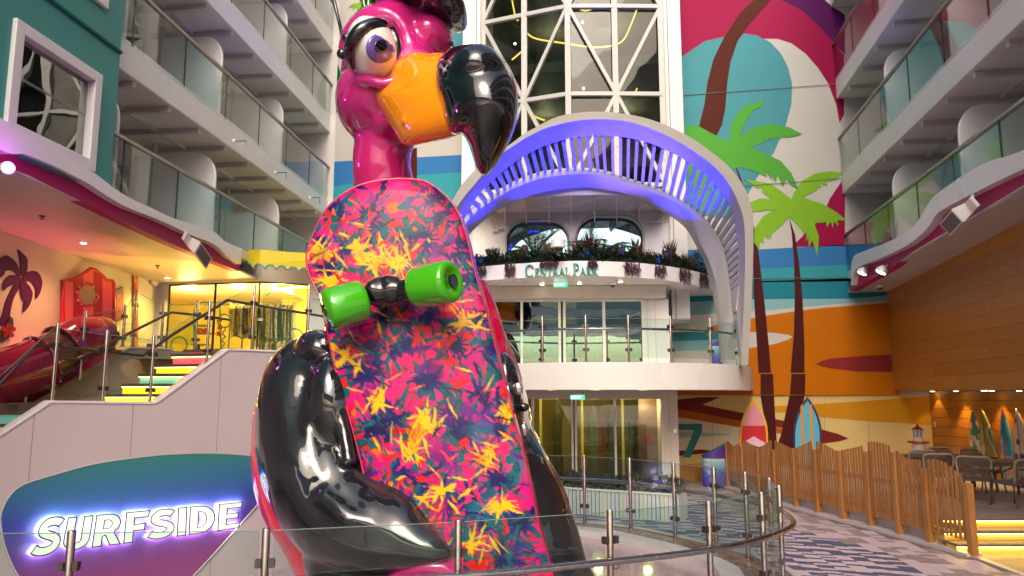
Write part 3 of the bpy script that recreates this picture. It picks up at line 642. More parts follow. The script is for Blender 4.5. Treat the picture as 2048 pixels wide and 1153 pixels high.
for (x, y, D, z1, lab) in ((1121, 570, 16.9, 4.69, 'upper'), (1155, 795, 16.6, 2.25, 'lower')):
    p = at(x, y, D); T = empty('exit_sign', p, 'green lit EXIT sign hanging over the %s glass doors' % lab, 'sign')
    MB().obox(p, t1*.16, n1*.02, Vector((0,0,.055))).build('sign_panel', exit_m, T)
    MB().bar(p + t1*.12 + Vector((0,0,.05)), Vector((p.x, p.y, z1)) + t1*.12, .01, .01).bar(p - t1*.12 + Vector((0,0,.05)), Vector((p.x, p.y, z1)) - t1*.12, .01, .01).build('hanger', M['steel'], T)
    place_text('sign_text', 'EXIT', p - n1*.021 - t1*.05 - Vector((0,0,.035)), t1, (0,0,1), .15, .07, exit_w, T, ext=.004)
    MB().obox(p - n1*.024 - t1*.105, t1*.035, n1*.003, Vector((0,0,.03))).build('sign_pictogram', exit_w, T)
def dome_cam(p, label, drop=0, r=.07):
    T = empty('dome_camera', p, label, 'camera')
    MB().lathe(p, [(r*1.15, 0), (r*1.15, -.04-drop), (r*.9, -.06-drop)], 14).build('housing', M['white_gloss'], T, angle=.6)
    MB().ball(p - Vector((0,0,.055+drop)), r*.85, n=14, m=8).build('dome', M['black'], T, smooth=True)
dome_cam(onZ(1226, 566, 4.705), 'small dome camera under the planter ledge, right of the EXIT sign')
dome_cam(onZ(1098, 786, 2.268), 'dome camera under the lower balcony slab')
dome_cam(onZ(1760, 571, 4.71), 'dome camera on the soffit at the far right corner')
p = at(1116, 488, 15.7); dome_cam(Vector((p.x, p.y, p.z+.08)), 'larger white dome camera standing above the planter between the plants', .12, .13)
# "CENTRAL PARK" in serif small capitals: hand drawn strokes
TXT = mat('lettering_teal', (.045, .30, .26), .4)
def serif_letter(ch):
    """strokes: (x0,y0,x1,y1,w0,w1) and arcs in a unit-high cell; returns polys, advance"""
    S = []; t = .18; th = .075; sf = .06
    def st(x0, y0, x1, y1, w): 
        dx, dy = x1-x0, y1-y0; L = math.hypot(dx, dy); nx, ny = -dy/L*w/2, dx/L*w/2
        S.append([(x0+nx,y0+ny),(x1+nx,y1+ny),(x1-nx,y1-ny),(x0-nx,y0-ny)])
    def se(x, y, w=.30): S.append([(x-w/2,y),(x+w/2,y),(x+w/2,y+sf),(x-w/2,y+sf)])
    def arc(cx, cy, rx, ry, a0, a1, wt, n=22):
        o = []; i_ = []
        for k in range(n+1):
            a = R(a0+(a1-a0)*k/n); w = th + (wt-th)*abs(math.cos(a))
            o.append((cx+rx*math.cos(a), cy+ry*math.sin(a))); i_.append((cx+(rx-w)*math.cos(a), cy+(ry-min(w,th+.01))*math.sin(a)))
        S.append(o + list(reversed(i_)))
    if ch == 'C': arc(.46,.5,.46,.52,42,318,t); S.append([(.80,.98),(.84,.98),(.84,.72),(.80,.76)]); adv=.92
    elif ch == 'E': st(.16,0,.16,1,t); se(.13,0); se(.13,1-sf); st(.16,.025,.62,.025,th); st(.16,.975,.58,.975,th); st(.16,.52,.50,.52,th); st(.62,0,.66,.2,th); st(.58,.82,.58,1,th); st(.5,.43,.5,.61,th); adv=.70
    elif ch == 'N': st(.14,0,.14,1,th); st(.12,.98,.78,.02,t); st(.80,0,.80,1,th); se(.12,0,.24); se(.10,1-sf,.2); se(.80,1-sf,.26); adv=.98
    elif ch == 'T': st(.38,0,.38,1,t); se(.38,0,.34); st(.02,.97,.74,.97,th); st(.03,.80,.03,1,th); st(.73,.80,.73,1,th); adv=.78
    elif ch == 'R': st(.16,0,.16,1,t); se(.14,0); se(.13,1-sf); arc(.30,.74,.32,.26,-90,90,t); st(.16,.975,.32,.975,th); st(.16,.5,.32,.5,th); st(.34,.5,.80,0,t); se(.84,0,.16); adv=.84
    elif ch == 'A': st(.08,0,.42,1,th); st(.38,1.0,.78,0,t); st(.22,.34,.66,.34,th); se(.08,0,.24); se(.80,0,.28); adv=.88
    elif ch == 'L': st(.16,0,.16,1,t); se(.13,0); se(.16,1-sf,.32); st(.16,.025,.62,.025,th); st(.62,0,.66,.24,th); adv=.68
    elif ch == 'P': st(.16,0,.16,1,t); se(.16,0,.32); se(.13,1-sf); arc(.30,.71,.34,.29,-90,90,t); st(.16,.975,.32,.975,th); st(.16,.45,.32,.45,th); adv=.68
    elif ch == 'K': st(.16,0,.16,1,t); se(.16,0,.32); se(.16,1-sf,.32); st(.22,.46,.66,.97,th); st(.28,.54,.76,.02,t); se(.66,1-sf,.2); se(.80,0,.18); adv=.84
    else: adv=.5
    return S, adv
sg = empty('balcony_lettering', at(1122, 543, 16.0), 'teal serif sign reading CENTRAL PARK on the white planter ledge', 'sign')
def ledge_pt(px, py):
    d, f = ray(px, 700); best = None
    for a, b in zip(uc, uc[1:]):
        ex, ey = b.x-a.x, b.y-a.y; den = d.x*ey - d.y*ex
        if abs(den) < 1e-9: continue
        s = (a.x*ey - a.y*ex)/den; t = (a.x*d.y - a.y*d.x)/den
        if s > 0 and -.01 <= t <= 1.01: best = s*f; break
    return at(px, py, best - .07)
def word(s, x0, x1, base0, base1, hb, hs):
    # widths
    tot = 0; L = []
    for i, c in enumerate(s):
        S, adv = serif_letter(c); h = hb if i == 0 else hs; L.append((c, S, adv*h, h)); tot += adv*h + .08*hs
    sc = (x1-x0)/tot; x = x0
    for k, (c, S, adv, h) in enumerate(L):
        mb = MB()
        for j, poly in enumerate(S):
            pts = [ledge_pt(x + u*h*sc, (base0 + (base1-base0)*((x-x0)/(x1-x0))) - v*h) for u, v in poly]
            mb.prism(pts, n1*(.05 + .0006*j) if j % 2 == 0 else n1*(.048+.0006*j))
        mb.build('letter', TXT, sg); x += (adv + .08*hs)*sc
word('CENTRAL', 1050, 1141, 553.5, 550.5, 23.5, 15.5)
word('PARK', 1146, 1196, 550.5, 550.5, 23.5, 15.5)
# ================================================================ lower balcony railing
pp = [995.7, 1085, 1172, 1257.5, 1342, 1421.7, 1474, 1492]
posts = []
for px in (905,) + tuple(pp):
    D = lerpt(lowtab, px) + .14 + (.25 if px > 1480 else 0); p = at(px, 700, D); posts.append(Vector((p.x, p.y, 2.822)))
railing('balcony_railing', 'steel and glass railing along the lower curved balcony', posts, .97, .70, side=1, pr=.026, curve=True)
# ================================================================ arch with slats
def CV(pts, dtab, n=72):
    # pts px; dtab: depth as function of (index fraction)
    P = [at(x, y, d) for (x, y), d in zip(pts, dtab)]
    return resample(catmull(P, 6), n)
def dep(pts, top, base, ytop=225, ybase=730):
    return [top + (base-top) * max(0, min(1, (y-ytop)/(ybase-ytop)))**1.0 for x, y in pts]
O_ = [(880,470),(888,437),(905,401.5),(924,370),(952,338),(985,311),(1019,290),(1048,268),(1070,256),(1106,237),(1143,227.5),(1191,223.5),(1248.6,227.7),(1309,242),(1370,269),(1418.5,300.5),(1462,338),(1491,380),(1504,420),(1507,450),(1506,523),(1501.6,634),(1496,731)]
I_ = [(893,470),(897,450),(912,418),(930,392),(952,366),(975,337),(1003,309),(1045.7,279.7),(1065,269),(1094,256),(1143,243.5),(1191,239),(1248.6,242.5),(1297,256),(1345.7,277.7),(1394,307),(1433,338),(1462,375),(1481.6,418.5),(1489,455),(1490.5,523),(1487.7,606.5),(1483,731)]
U_ = [(905,480),(912,465),(931.5,433),(945,408),(960.7,386),(997,350.5),(1020,332),(1045.7,314),(1070,301),(1094,290),(1135.5,278),(1174,272),(1215.6,271.6),(1248.6,275),(1297,286),(1345.7,307),(1382,328.7),(1418.5,357),(1442.8,385),(1462,415),(1471,443),(1478,495.5),(1479,551),(1478,592.6),(1473.8,630)]
L_ = [(905,482),(914,470),(931.5,436),(950,418),(972.8,401.5),(1021.4,370),(1070,351),(1106,343),(1143,340),(1175,340),(1211,345),(1248.6,357),(1297,372.4),(1336,387),(1370,406),(1406,433),(1425,455),(1440.5,481.6),(1451,510),(1457,545),(1461,578.8),(1464,606),(1471,631)]
M_ = [(905,488),(916,474),(935,443),(952,425),(973,410),(1021,381),(1070,361),(1106,353),(1143,349.5),(1175,349),(1205,352),(1248.6,366),(1297,382),(1345.7,402),(1382,426),(1406,448),(1422,470),(1438,500),(1447,530),(1453,560),(1456,590),(1460,615),(1468,640)]
N_ = [(905,520),(918,500),(934,472),(960.7,445),(997,418.5),(1045.7,396.7),(1094,383),(1143,376.5),(1175,375.5),(1200,378.5),(1248.6,387),(1297,404),(1333.5,422),(1360,438),(1383,458),(1400,487),(1415,515),(1426,545),(1435,578),(1440,610),(1446,640),(1450,690),(1453,731)]
arch = empty('shell_arch', at(1495, 731, 16.6), 'large white shell shaped arch with slats framing the balconies, lit blue on its left', 'arch')
arch_m = mat('arch_white', (.50, .495, .47), .42, noise=(.03, 1.1))
n = 90
Oc = CV(O_, dep(O_, 14.5, 16.2), n); Ic = CV(I_, dep(I_, 14.5, 16.2), n); Uc = CV(U_, dep(U_, 15.15, 16.5), n)
Lc = CV(L_, dep(L_, 16.5, 16.75, 340, 640), n); Mc = CV(M_, dep(M_, 16.45, 16.7, 350, 640), n); Nc = CV(N_, dep(N_, 16.7, 17.1, 375, 731), n)
fw = Vector((-SY, CY, 0))
Ob = [p + fw*.75 + Vector((0,0,.05)) for p in Oc]; Lb = [p + fw*.25 + Vector((0,0,.12)) for p in Lc]; Nb = [p + fw*.5 + Vector((0,0,.10)) for p in Nc]
Ub = [p + fw*.10 + Vector((0,0,.06)) for p in Uc]
loops = list(zip(Oc, Ic, Uc, Ub, Ob)); MB().loft([list(l) for l in loops], cap=True).build('front_rim', arch_m, arch, angle=.75)
loops = list(zip(Lc, Mc, Nc, Nb, Lb)); MB().loft([list(l) for l in loops], cap=True).build('inner_ring', arch_m, arch, angle=.75)
# foot joining the two rings
ft = [[at(1484, 640, 16.3), at(1489,600,16.3)], ]
legA = [(1473.8,628),(1476,650),(1480,690),(1485,731)]; legB = [(1466,628),(1462,650),(1456,690),(1453,731)]
A_ = resample(catmull([at(x, y, 16.45) for x, y in legA], 4), 14); B_ = resample(catmull([at(x, y, 16.95) for x, y in legB], 4), 14)
MB().loft([[a, b, b + fw*.3, a + fw*.3] for a, b in zip(A_, B_)], cap=True).build('arch_foot', arch_m, arch, angle=.75)
ft2 = [at(905,482,16.2), at(930,440,16.2)]
# slats from key pairs
keys = [(0,(938,425),(943,432)),(1,(948,408),(960,416)),(3,(972,374),(986,397)),(4,(985,361),(997,384.5)),(5,(997,350),(1010,377)),(7,(1023,331),(1034,362)),(9,(1050.6,313.5),(1063,353.7)),(11,(1080,298),(1091,346)),(13,(1111,286),(1121,343)),(15,(1142,277.7),(1151,341)),(17,(1174,272.5),(1181.6,342.5)),(19,(1206,272),(1211,346)),(20,(1225,273),(1226.5,350)),(22,(1257,277),(1256,358)),(24,(1291,286),(1285,367)),(26,(1326,298),(1312,377)),(28,(1360,314),(1341,391)),(30,(1392,335),(1369,405)),(32,(1420,358),(1393,422)),(34,(1445,388),(1417,445)),(36,(1465,420),(1434,469)),(38,(1474,455),(1445,493)),(40,(1478,492),(1453,518)),(42,(1479.5,522),(1457,542)),(44,(1480,551),(1460,568)),(46,(1479,577),(1462,591)),(48,(1477.5,598),(1464,610)),(50,(1475,617),(1468,626))]
def nearest_depth(pts, crv):  # projecting image point to depth of the nearest curve point
    return pts
smb = []
for i in range(0, 51):
    a = [lerpt([(k, u[j]) for k, u, l in keys], i) for j in (0, 1)]; b = [lerpt([(k, l[j]) for k, u, l in keys], i) for j in (0, 1)]
    dU = 15.2 + (16.5-15.2) * max(0, min(1, (a[1]-225)/505)); dL = 16.55 + .25*max(0, min(1, (b[1]-340)/300))
    A = at(a[0], a[1]-1.5, dU + .03); B = at(b[0], b[1]-1.5, dL + .04)
    MB().bar(A, B, .062, .11, up=(0, 0, 1)).build('slat', arch_m, arch)
# blue light washing the arch, violet further right
def spot(loc, tgt, e, col, ang, name='colour_wash_lamp', parent=None, r=.1, blend=.8):
    l = bpy.data.lights.new(name, 'SPOT'); l.energy = e; l.color = col; l.spot_size = R(ang); l.spot_blend = blend; l.shadow_soft_size = r
    lo = bpy.data.objects.new(name, l); COL.objects.link(lo); lo.location = loc; d = Vector(tgt) - Vector(loc); lo.rotation_euler = d.to_track_quat('-Z', 'Y').to_euler(); return lo
def blue(x, y, D, e, tx, ty, TD, col=(.006, .006, 1), ang=88):
    p = at(x, y, D); T = empty('wash_light', p, None, 'light', 'blue wash lights in the planter')
    MB().lathe(p, [(.05, -.1), (.06, 0), (.05, .02)], 12, at(tx, ty, TD) - p).build('lamp_body', M['dsteel'], T)
    l = spot(p + (at(tx,ty,TD)-p).normalized()*.06, at(tx, ty, TD), e, col, ang); l.parent = T; l.matrix_parent_inverse = Matrix.Translation(-p); T['label'] = 'small blue wash light hidden among the ledge plants ' + {975:'at the far left', 1050:'left of the left palm', 1150:'between the palms', 1240:'right of the right palm', 1330:'near the facade corner'}[x]
blue(975, 500, 16.2, 330, 945, 400, 16.0); blue(1050, 492, 15.9, 560, 1075, 320, 15.8); blue(1150, 490, 15.8, 480, 1165, 310, 15.6); blue(1330, 500, 16.4, 400, 1370, 360, 15.9); blue(1240, 494, 16.0, 240, 1260, 330, 15.7, (.2,.1,1))
# ================================================================ glass tower bay
twm = mat('tower_frame_paint', (.47, .465, .45), .4, noise=(.04, 2))
tw = empty('glass_tower', at(1140, 300, 18.2), 'tall glazed bay with white triangulated steel frame above the arch', 'tower')
tx_px = [966, 1049, 1137, 1232, 1325]; tD = [19.05, 18.6, 18.15, 18.15, 18.17]
tb = []
for px, D in zip(tx_px, tD): p = at(px, 190, D); tb.append(Vector((p.x, p.y, 0)))
# refine so that projections at y=190 hold: points found from the pixel rays directly
zl = [9.71 + 2.365*k for k in range(-1, 4)]
Zv = Vector((0, 0, 1))
for i, b in enumerate(tb):
    MB().bar(b + Zv*6.9, b + Zv*17.5, .15, .13, up=(0,1,0)).build('mullion', twm, tw, bevel=.01)
fn = []
for i in range(4): t = (tb[i+1]-tb[i]).normalized(); fn.append(Vector((-t.y, t.x, 0)))
for k, z in enumerate(zl):
    for i in range(4):
        MB().bar(tb[i] + Zv*z - fn[i]*.012, tb[i+1] + Zv*z - fn[i]*.012, .11, .11).build('transom', twm, tw, bevel=.008)
for k in range(len(zl)-1):
    up_nodes = (0, 2, 4) if k % 2 == 0 else (1, 3)      # nodes at top of this storey
    if k == 2: up_nodes = (0, 2, 4)
    for i in range(4):
        a, b = (i, i+1) if i in up_nodes else (i+1, i)   # a top node, b bottom node
        if k % 2 == 1: a, b = (i, i+1) if i % 2 == 0 else (i+1, i)
        else: a, b = (i, i+1) if i % 2 == 1 else (i+1, i)
        MB().bar(tb[a] + Zv*zl[k+1] - fn[i]*.02, tb[b] + Zv*zl[k] - fn[i]*.02, .09, .09).build('brace', twm, tw)
for i in range(4):
    for k in range(len(zl)-1):
        A, B = tb[i].lerp(tb[i+1], .0), tb[i+1]
        MB().prism([A + Zv*zl[k] + fn[i]*.05, B + Zv*zl[k] + fn[i]*.05, B + Zv*zl[k+1] + fn[i]*.05, A + Zv*zl[k+1] + fn[i]*.05], fn[i]*.01).build('glass_pane', M['tglass'], tw)
riv = MB()
for i, b in enumerate(tb):
    z = 7
    while z < 14: riv.ball(b + Zv*z - fn[min(i,3)]*.078, .014, n=6, m=4); z += .33
riv.build('rivets', M['offwhite'], tw)['kind'] = 'stuff'
# side columns
for (a, b, D) in ((924, 960, 18.9), (1331, 1366, 18.2)):
    p, q = at(a, 190, D), at(b, 190, D); MB().prism([Vector((p.x,p.y,4)), Vector((q.x,q.y,4)), Vector((q.x,YR+.02,4)), Vector((p.x,YR+.02,4))], (0,0,14)).build('side_column', M['white'], tw, bevel=.02)
    g = Vector(((p.x+q.x)/2 + (.14 if a < 1000 else -.12), p.y, 0)); MB().box((g.x-.008, g.y-.004, 4), (g.x+.008, g.y+.001, 18)).build('column_seam', mc('joint_grey', 0), tw)
# interior of the tower
x0, x1 = tb[0].x - .1, tb[4].x + .1
MB().box((x0, 24.5, 5), (x1, 24.7, 18)).box((x0-.1, YR-.9, 5), (x0, 24.5, 18)).box((x1, YR-.9, 5), (x1+.1, 24.5, 18)).build('inner_wall', mc('tower_inner', (.14,.13,.10)), tw)
for z, d in ((8.1, .6), (10.9, .3), (13.6, .3)):
    MB().box((x0, YR-.6, z), (x1, 24.5, z+.3)).build('inner_floor', mc('tower_slab', (.24,.23,.18)), tw)
for j, (pts, z) in enumerate((([(1053,66),(1073,78),(1129,87),(1188,95),(1226,91),(1247,80),(1261,52),(1273,21)], 10.9), ([(1059,222),(1068,232),(1080,238),(1090,241)], 8.1), ([(1024,0),(1030,30),(1036,42)], 10.9), ([(1024,120),(1043,104)], 10.9), ([(1268,190),(1277,172),(1285,160)], 10.9), ([(1150,12),(1170,22),(1200,14),(1236,20)], 13.6))):
    P = [onZ(x, y, z - .02) for x, y in pts]; P = [p if (p - Vector((0,0,EYE))).length < 27 else at(x, y, 21.5) for p, (x, y) in zip(P, pts)]
    MB().tube(catmull([at(x, y, 20.6) for x, y in pts], 6), .024, 6).build('led_strip', M['ledw'], tw)
for (x, y) in ((1165,45),(1103,146),(1030,88),(1167,178),(1225,136)):
    MB().ball(at(x, y, 20.5), .035, n=8, m=6).build('ceiling_lamp', M['downlight'], tw)
for (x_, z_) in ((.25, 10.5), (.75, 10.5), (.3, 13.1), (.7, 13.1), (.5, 7.7)):  # added point fills that brighten the tower interior
    l = bpy.data.lights.new('tower_fill_light', 'POINT'); l.energy = 22; l.color = (1, .85, .55); l.shadow_soft_size = .15; lo = bpy.data.objects.new('tower_fill_light', l); COL.objects.link(lo); lo.location = (x0 + (x1-x0)*x_, 22.4, z_); lo.parent = tw; lo.matrix_parent_inverse = Matrix.Translation(-tw.location)
sl = MB()
for k in range(11): sl.bar(at(1083+k*5.2, 199, 21.3), at(1083+k*5.2, 186-8*math.sin(k/4), 21.3), .03, .05)
for k in range(9): sl.bar(at(1187+k*3.7, 22, 21.3), at(1187+k*3.7, 56, 21.3), .03, .05)
sl.build('wall_fins', mc('tower_fins', (.3,.22,.12)), tw)['kind'] = 'stuff'
# ================================================================ planting on the ledge
leafs = {k: mat('leaf_'+k, c, .45, noise=(.25, 9), spec=.4) for k, c in {'dark': (.018,.045,.014), 'mid': (.03,.08,.02), 'olive': (.06,.075,.02), 'red': (.06,.018,.014), 'grass': (.09,.06,.03)}.items()}
def leaf(mb, p, d, L, w, up=Vector((0,0,1))):
    d = d.normalized(); s = d.cross(up)
    if s.length < .05: s = Vector((1,0,0))
    s.normalize(); n_ = s.cross(d); a = p; b = p + d*L*.5 + n_*L*.06; c = p + d*L - n_*L*.02
    mb.add([a, b + s*w/2, c, b - s*w/2], [(0,1,2),(0,2,3)])
def rv(r=rnd): 
    while True:
        v = Vector((r.uniform(-1,1), r.uniform(-1,1), r.uniform(-1,1)))
        if .05 < v.length < 1: return v.normalized()
def ledge(px, z, back=.2): p = at(px, 700, lerpt(uptab, px) + back); return Vector((p.x, p.y, z))
# shrub mass
mb = MB(); cols = ['dark','mid','olive']
x = 925
for i in range(12000):
    px = rnd.uniform(915, 1432); q = ledge(px, 5.02, rnd.uniform(.02, .75)); hgt = .19 + .18*(mnoise.noise(Vector((px*.035, 0, 3)))+.5) + (.28 if px > 1395 else 0) + (.06 if 1180 < px < 1190 else 0)
    q.z += rnd.uniform(0, 1)**1.3 * max(hgt, .1); q += rv()*.03
    d = rv(); d.z = abs(d.z)*.8; mb.cur = int(min(2, max(0, (mnoise.noise(Vector((px*.05, q.y*3, 1)))+.55)*2.4))); big = 1.6 if mb.cur == 1 and 1360 < px < 1380 else 1
    leaf(mb, q, d, rnd.uniform(.07, .13)*big, rnd.uniform(.03, .05)*big)
o = mb.build('ledge_shrubs', [leafs[c] for c in cols]); tag(o, 'low dark green shrubs filling the planter ledge under the round windows', 'shrubs', kind='stuff')
m = MB(); m.loft([[p + Vector((0,0,.0)) for p in [ledge(x_, 5.04, .1) for x_ in range(915, 1440, 12)]], [ledge(x_, 5.12, .12) for x_ in range(915, 1440, 12)], [ledge(x_, 5.12, .9) for x_ in range(915, 1440, 12)]], closed_v=False); tag(m.build('planter_soil', mat('soil', (.012,.01,.008), .9)), kind='structure')
# grass tufts
tl = ['left of the first round window', 'beside the left palm', 'between palm and camera', 'below the right window, left side', 'beside the right palm, left', 'beside the right palm, right', 'below the right window, right side', 'right of the right window', 'near the facade corner, tallest', 'at the right end of the ledge', 'far left by the skateboard', 'in front of the first round window', 'under the right window middle']
for i, (px, h) in enumerate(((965,.30),(990,.45),(1044,.42),(1095,.5),(1167,.62),(1187,.72),(1243,.5),(1276,.58),(1299,.38),(1345,.62),(1383,.45),(1035,.35),(1218,.42))):
    mb = MB(); b = ledge(px, 5.08, rnd.uniform(.25, .5))
    for k in range(75):
        d = Vector((rnd.gauss(0,.14), rnd.gauss(0,.14), 1)); mb.cur = 0 if k % 3 else 1; leaf(mb, b + Vector((rnd.gauss(0,.05), rnd.gauss(0,.05), 0)), d, h*rnd.uniform(.6,1.1), .012)
    tag(mb.build('grass_tuft', [leafs['red'] if h > .5 else leafs['grass'], leafs['grass']]), 'upright tuft of red brown ornamental grass ' + tl[i], 'plant', 'red grasses on the planter ledge')
# hanging plants
hl = ['beside the skateboard', 'left of the lettering', 'over the word CENTRAL', 'between the two words', 'right of the lettering, widest', 'right part of the ledge, narrow', 'near the right end, broad', 'last before the arch leg']
for i, (px, w, L) in enumerate(((958,14,.24),(1020,11,.24),(1099,20,.08),(1188,10,.10),(1268,18,.24),(1325,11,.24),(1376,12,.28),(1412,10,.30))):
    mb = MB()
    for k in range(230):
        u = rnd.uniform(-1, 1); q = ledge(px + u*w*.9, 5.06, -.04 - rnd.random()*.07); fall = rnd.uniform(0, 1)**.8*L*(.45+.75*abs(math.sin(u*7.3+px))); q.z -= fall
        d = Vector((rnd.gauss(0,.3), -.25, -1)); mb.cur = 0; leaf(mb, q, d, rnd.uniform(.07,.14), .014)
    for k in range(9):
        u = rnd.uniform(-1, 1)*.9; q = ledge(px + u*w, 5.06, -.04); mb.tube([q, q + Vector((0,-.06,-.05)), q + Vector((rnd.gauss(0,.03), -.07, -L*rnd.uniform(.7,1.15)))], .008, 4)
    tag(mb.build('hanging_plant', [mat('leaf_wine', (.05,.012,.016), .5) if i == 0 else bpy.data.materials['leaf_wine']]), 'dark wine red plant trailing over the ledge ' + hl[i], 'plant', 'trailing plants over the ledge')
# palms
def small_palm(px, py, H, label, nf=17, seed=1):
    r = random.Random(seed); b = ledge(px, 5.0, .45); T = empty('potted_palm', b, label, 'palm')
    MB().tube([b, b + Vector((0.01,0,H*.35))], [.05,.035], 8).build('stem', mat('palm_stem', (.05,.035,.02), .7) if 'palm_stem' not in bpy.data.materials else bpy.data.materials['palm_stem'], T)
    for f in range(nf):
        a = 2*math.pi*f/nf + r.uniform(-.2,.2); el = r.uniform(.5, 1.35); L = H*r.uniform(.7, 1.0); mb = MB(); P = []; dirh = Vector((math.cos(a), math.sin(a), 0)); p = b + Vector((0,0,H*.25)); v = dirh*math.cos(el) + Vector((0,0,math.sin(el)))
        for k in range(12): P.append(p.copy()); p += v*L/11; v = (v + Vector((0,0,-.085)) - Vector((0,0,.02))*k*.3).normalized()
        mb.tube(P, [.008*(1-k/14) for k in range(12)], 4)
        for k in range(2, 12):
            t = (P[k]-P[k-1]).normalized(); s = t.cross(Vector((0,0,1)))
            if s.length < .05: s = Vector((1,0,0))
            s.normalize()
            for j in (0, .5):
                q = P[k-1].lerp(P[k], j); ll = .19*math.sin(math.pi*min((k+j)/12.5, 1))+.04
                for sg_ in (-1, 1): leaf(mb, q, s*sg_ + t*.7 + Vector((0,0,-.12)), ll*H, .014)
        mb.build('frond', leafs['dark'], T)
small_palm(1072, 0, 1.0, 'feathery dark palm in front of the left round window', 15, 5); small_palm(1207, 0, 1.0, 'feathery dark palm in front of the right round window', 15, 9)
# tiny blue star shaped lamps / flowers
for i, (x, y) in enumerate(((1021,494),(961,521),(1316,522),(1331,508),(1243,503),(1175,509))):
    p = at(x, y, lerpt(uptab, x)+.1); T = MB()
    for k in range(6): a = k*math.pi/3; leaf(T, p, Vector((math.cos(a), -.3, math.sin(a))), .09, .03)
    tag(T.build('blue_flower', mat('blue_petal', (.03,.08,.55), .4, emis=(.05,.15,1), es=.5) if i == 0 else bpy.data.materials['blue_petal']), ('tall blue bloom left of the left palm','tiny blue bloom at the far left of the ledge','tiny blue bloom on the ledge front at right','blue star bloom right of the tall grasses','blue bloom under the right window','blue bloom below the right palm')[i], 'flower', 'blue blooms on the ledge')
# ================================================================ left: sign wall, stairs, slide, shop
W0 = cw(-6.69, 10.4); W1 = cw(-4.72, 13.6); Wt = (W1-W0).normalized(); Wn = Vector((Wt.y, -Wt.x, 0))   # towards the atrium
def onW(px, py, d=0): return onpl(px, py, W0 + Wn*d, Wn)
signwall = empty('sign_wall', (W0+W1)/2, 'pale panelled wall under the stairs carrying the SURFSIDE sign', 'wall')
top = [(-160,960),(0,868),(95,805.5),(303,808),(312,803),(450,701),(480,702),(640,708),(720,711)]
topW = [onW(x, y) for x, y in top]
pts = topW + [Vector((topW[-1].x, topW[-1].y, -1)), Vector((topW[0].x, topW[0].y, -1))]
wallm = mat('sign_wall_panel', (.60, .53, .54), .42, noise=(.035, .8))
MB().prism(pts, -Wn*.16).build('wall_panel', wallm, signwall)
for px in (69, 267, 443):
    tp = lerpt(top, px); MB().bar(onW(px, tp+3, .001), Vector((*onW(px, tp+3, .001).xy, -1)), .006, .006).build('panel_seam', mc('joint_light', (.33,.30,.31)), signwall)
cop = [onW(x, y, -.08) + Vector((0,0,.012)) for x, y in top]
for a, b in zip(cop, cop[1:]): MB().bar(a, b, .20, .035).build('coping', M['white_gloss'], signwall, bevel=.005)
# the surfboard shaped sign with glowing letters
sign = empty('surfside_sign', onW(270, 1020), 'glowing SURFSIDE letters on a teal to violet gradient blob at lower left', 'sign')
blob = [(0,1040),(8,1010),(25,985),(50,968),(100,952),(180,930),(260,917),(340,909),(420,907),(490,911),(530,920),(560,935),(556,955),(535,985),(510,1015),(470,1060),(430,1105),(390,1148),(340,1200),(120,1230),(60,1180),(28,1140),(8,1090)]
B_ = catmull([onW(x, y, .012) for x, y in blob], 6, True)
gm = bpy.data.materials.new('sign_gradient'); gm.use_nodes = True; g = gm.node_tree; bs = g.nodes['Principled BSDF']; bs.inputs['Roughness'].default_value = .3
tc = g.nodes.new('ShaderNodeTexCoord'); sx = g.nodes.new('ShaderNodeSeparateXYZ'); rp = g.nodes.new('ShaderNodeValToRGB'); mr = g.nodes.new('ShaderNodeMapRange')
g.links.new(tc.outputs['Object'], sx.inputs[0]); g.links.new(sx.outputs[2], mr.inputs[0]); zt_, zb_ = onW(400, 907).z, -1.0
mr.inputs[1].default_value = zb_; mr.inputs[2].default_value = zt_
g.links.new(mr.outputs[0], rp.inputs[0]); cr = rp.color_ramp
for i, (p_, c) in enumerate(((0, (170,60,130)), (.25, (150,55,135)), (.45,(95,60,150)), (.66,(60,80,165)), (.84,(58,118,158)), (1,(62,140,132)))):
    e = cr.elements[i] if i < 2 else cr.elements.new(p_); e.position = p_; e.color = (*srgb(*c), 1)
g.links.new(rp.outputs[0], bs.inputs['Base Color'])
MB().prism(B_, Wn*.006).build('sign_board', gm, sign)
MB().tube([p + Wn*.008 for p in B_], .012, 6, closed=True).build('board_edge', mc('edge_pale', (.6,.62,.6)), sign)
face = emat('letter_face_lit', (.93, .98, .74), .78); rimm = mat('letter_outline', (.01,.012,.02), .4); sidem = emat('letter_side_lit', (.92, .90, 1.0), 2.2)
glowm = emat('letter_back_light', (1,.97,.88), 17.0)
Zv = Vector((0, 0, 1))
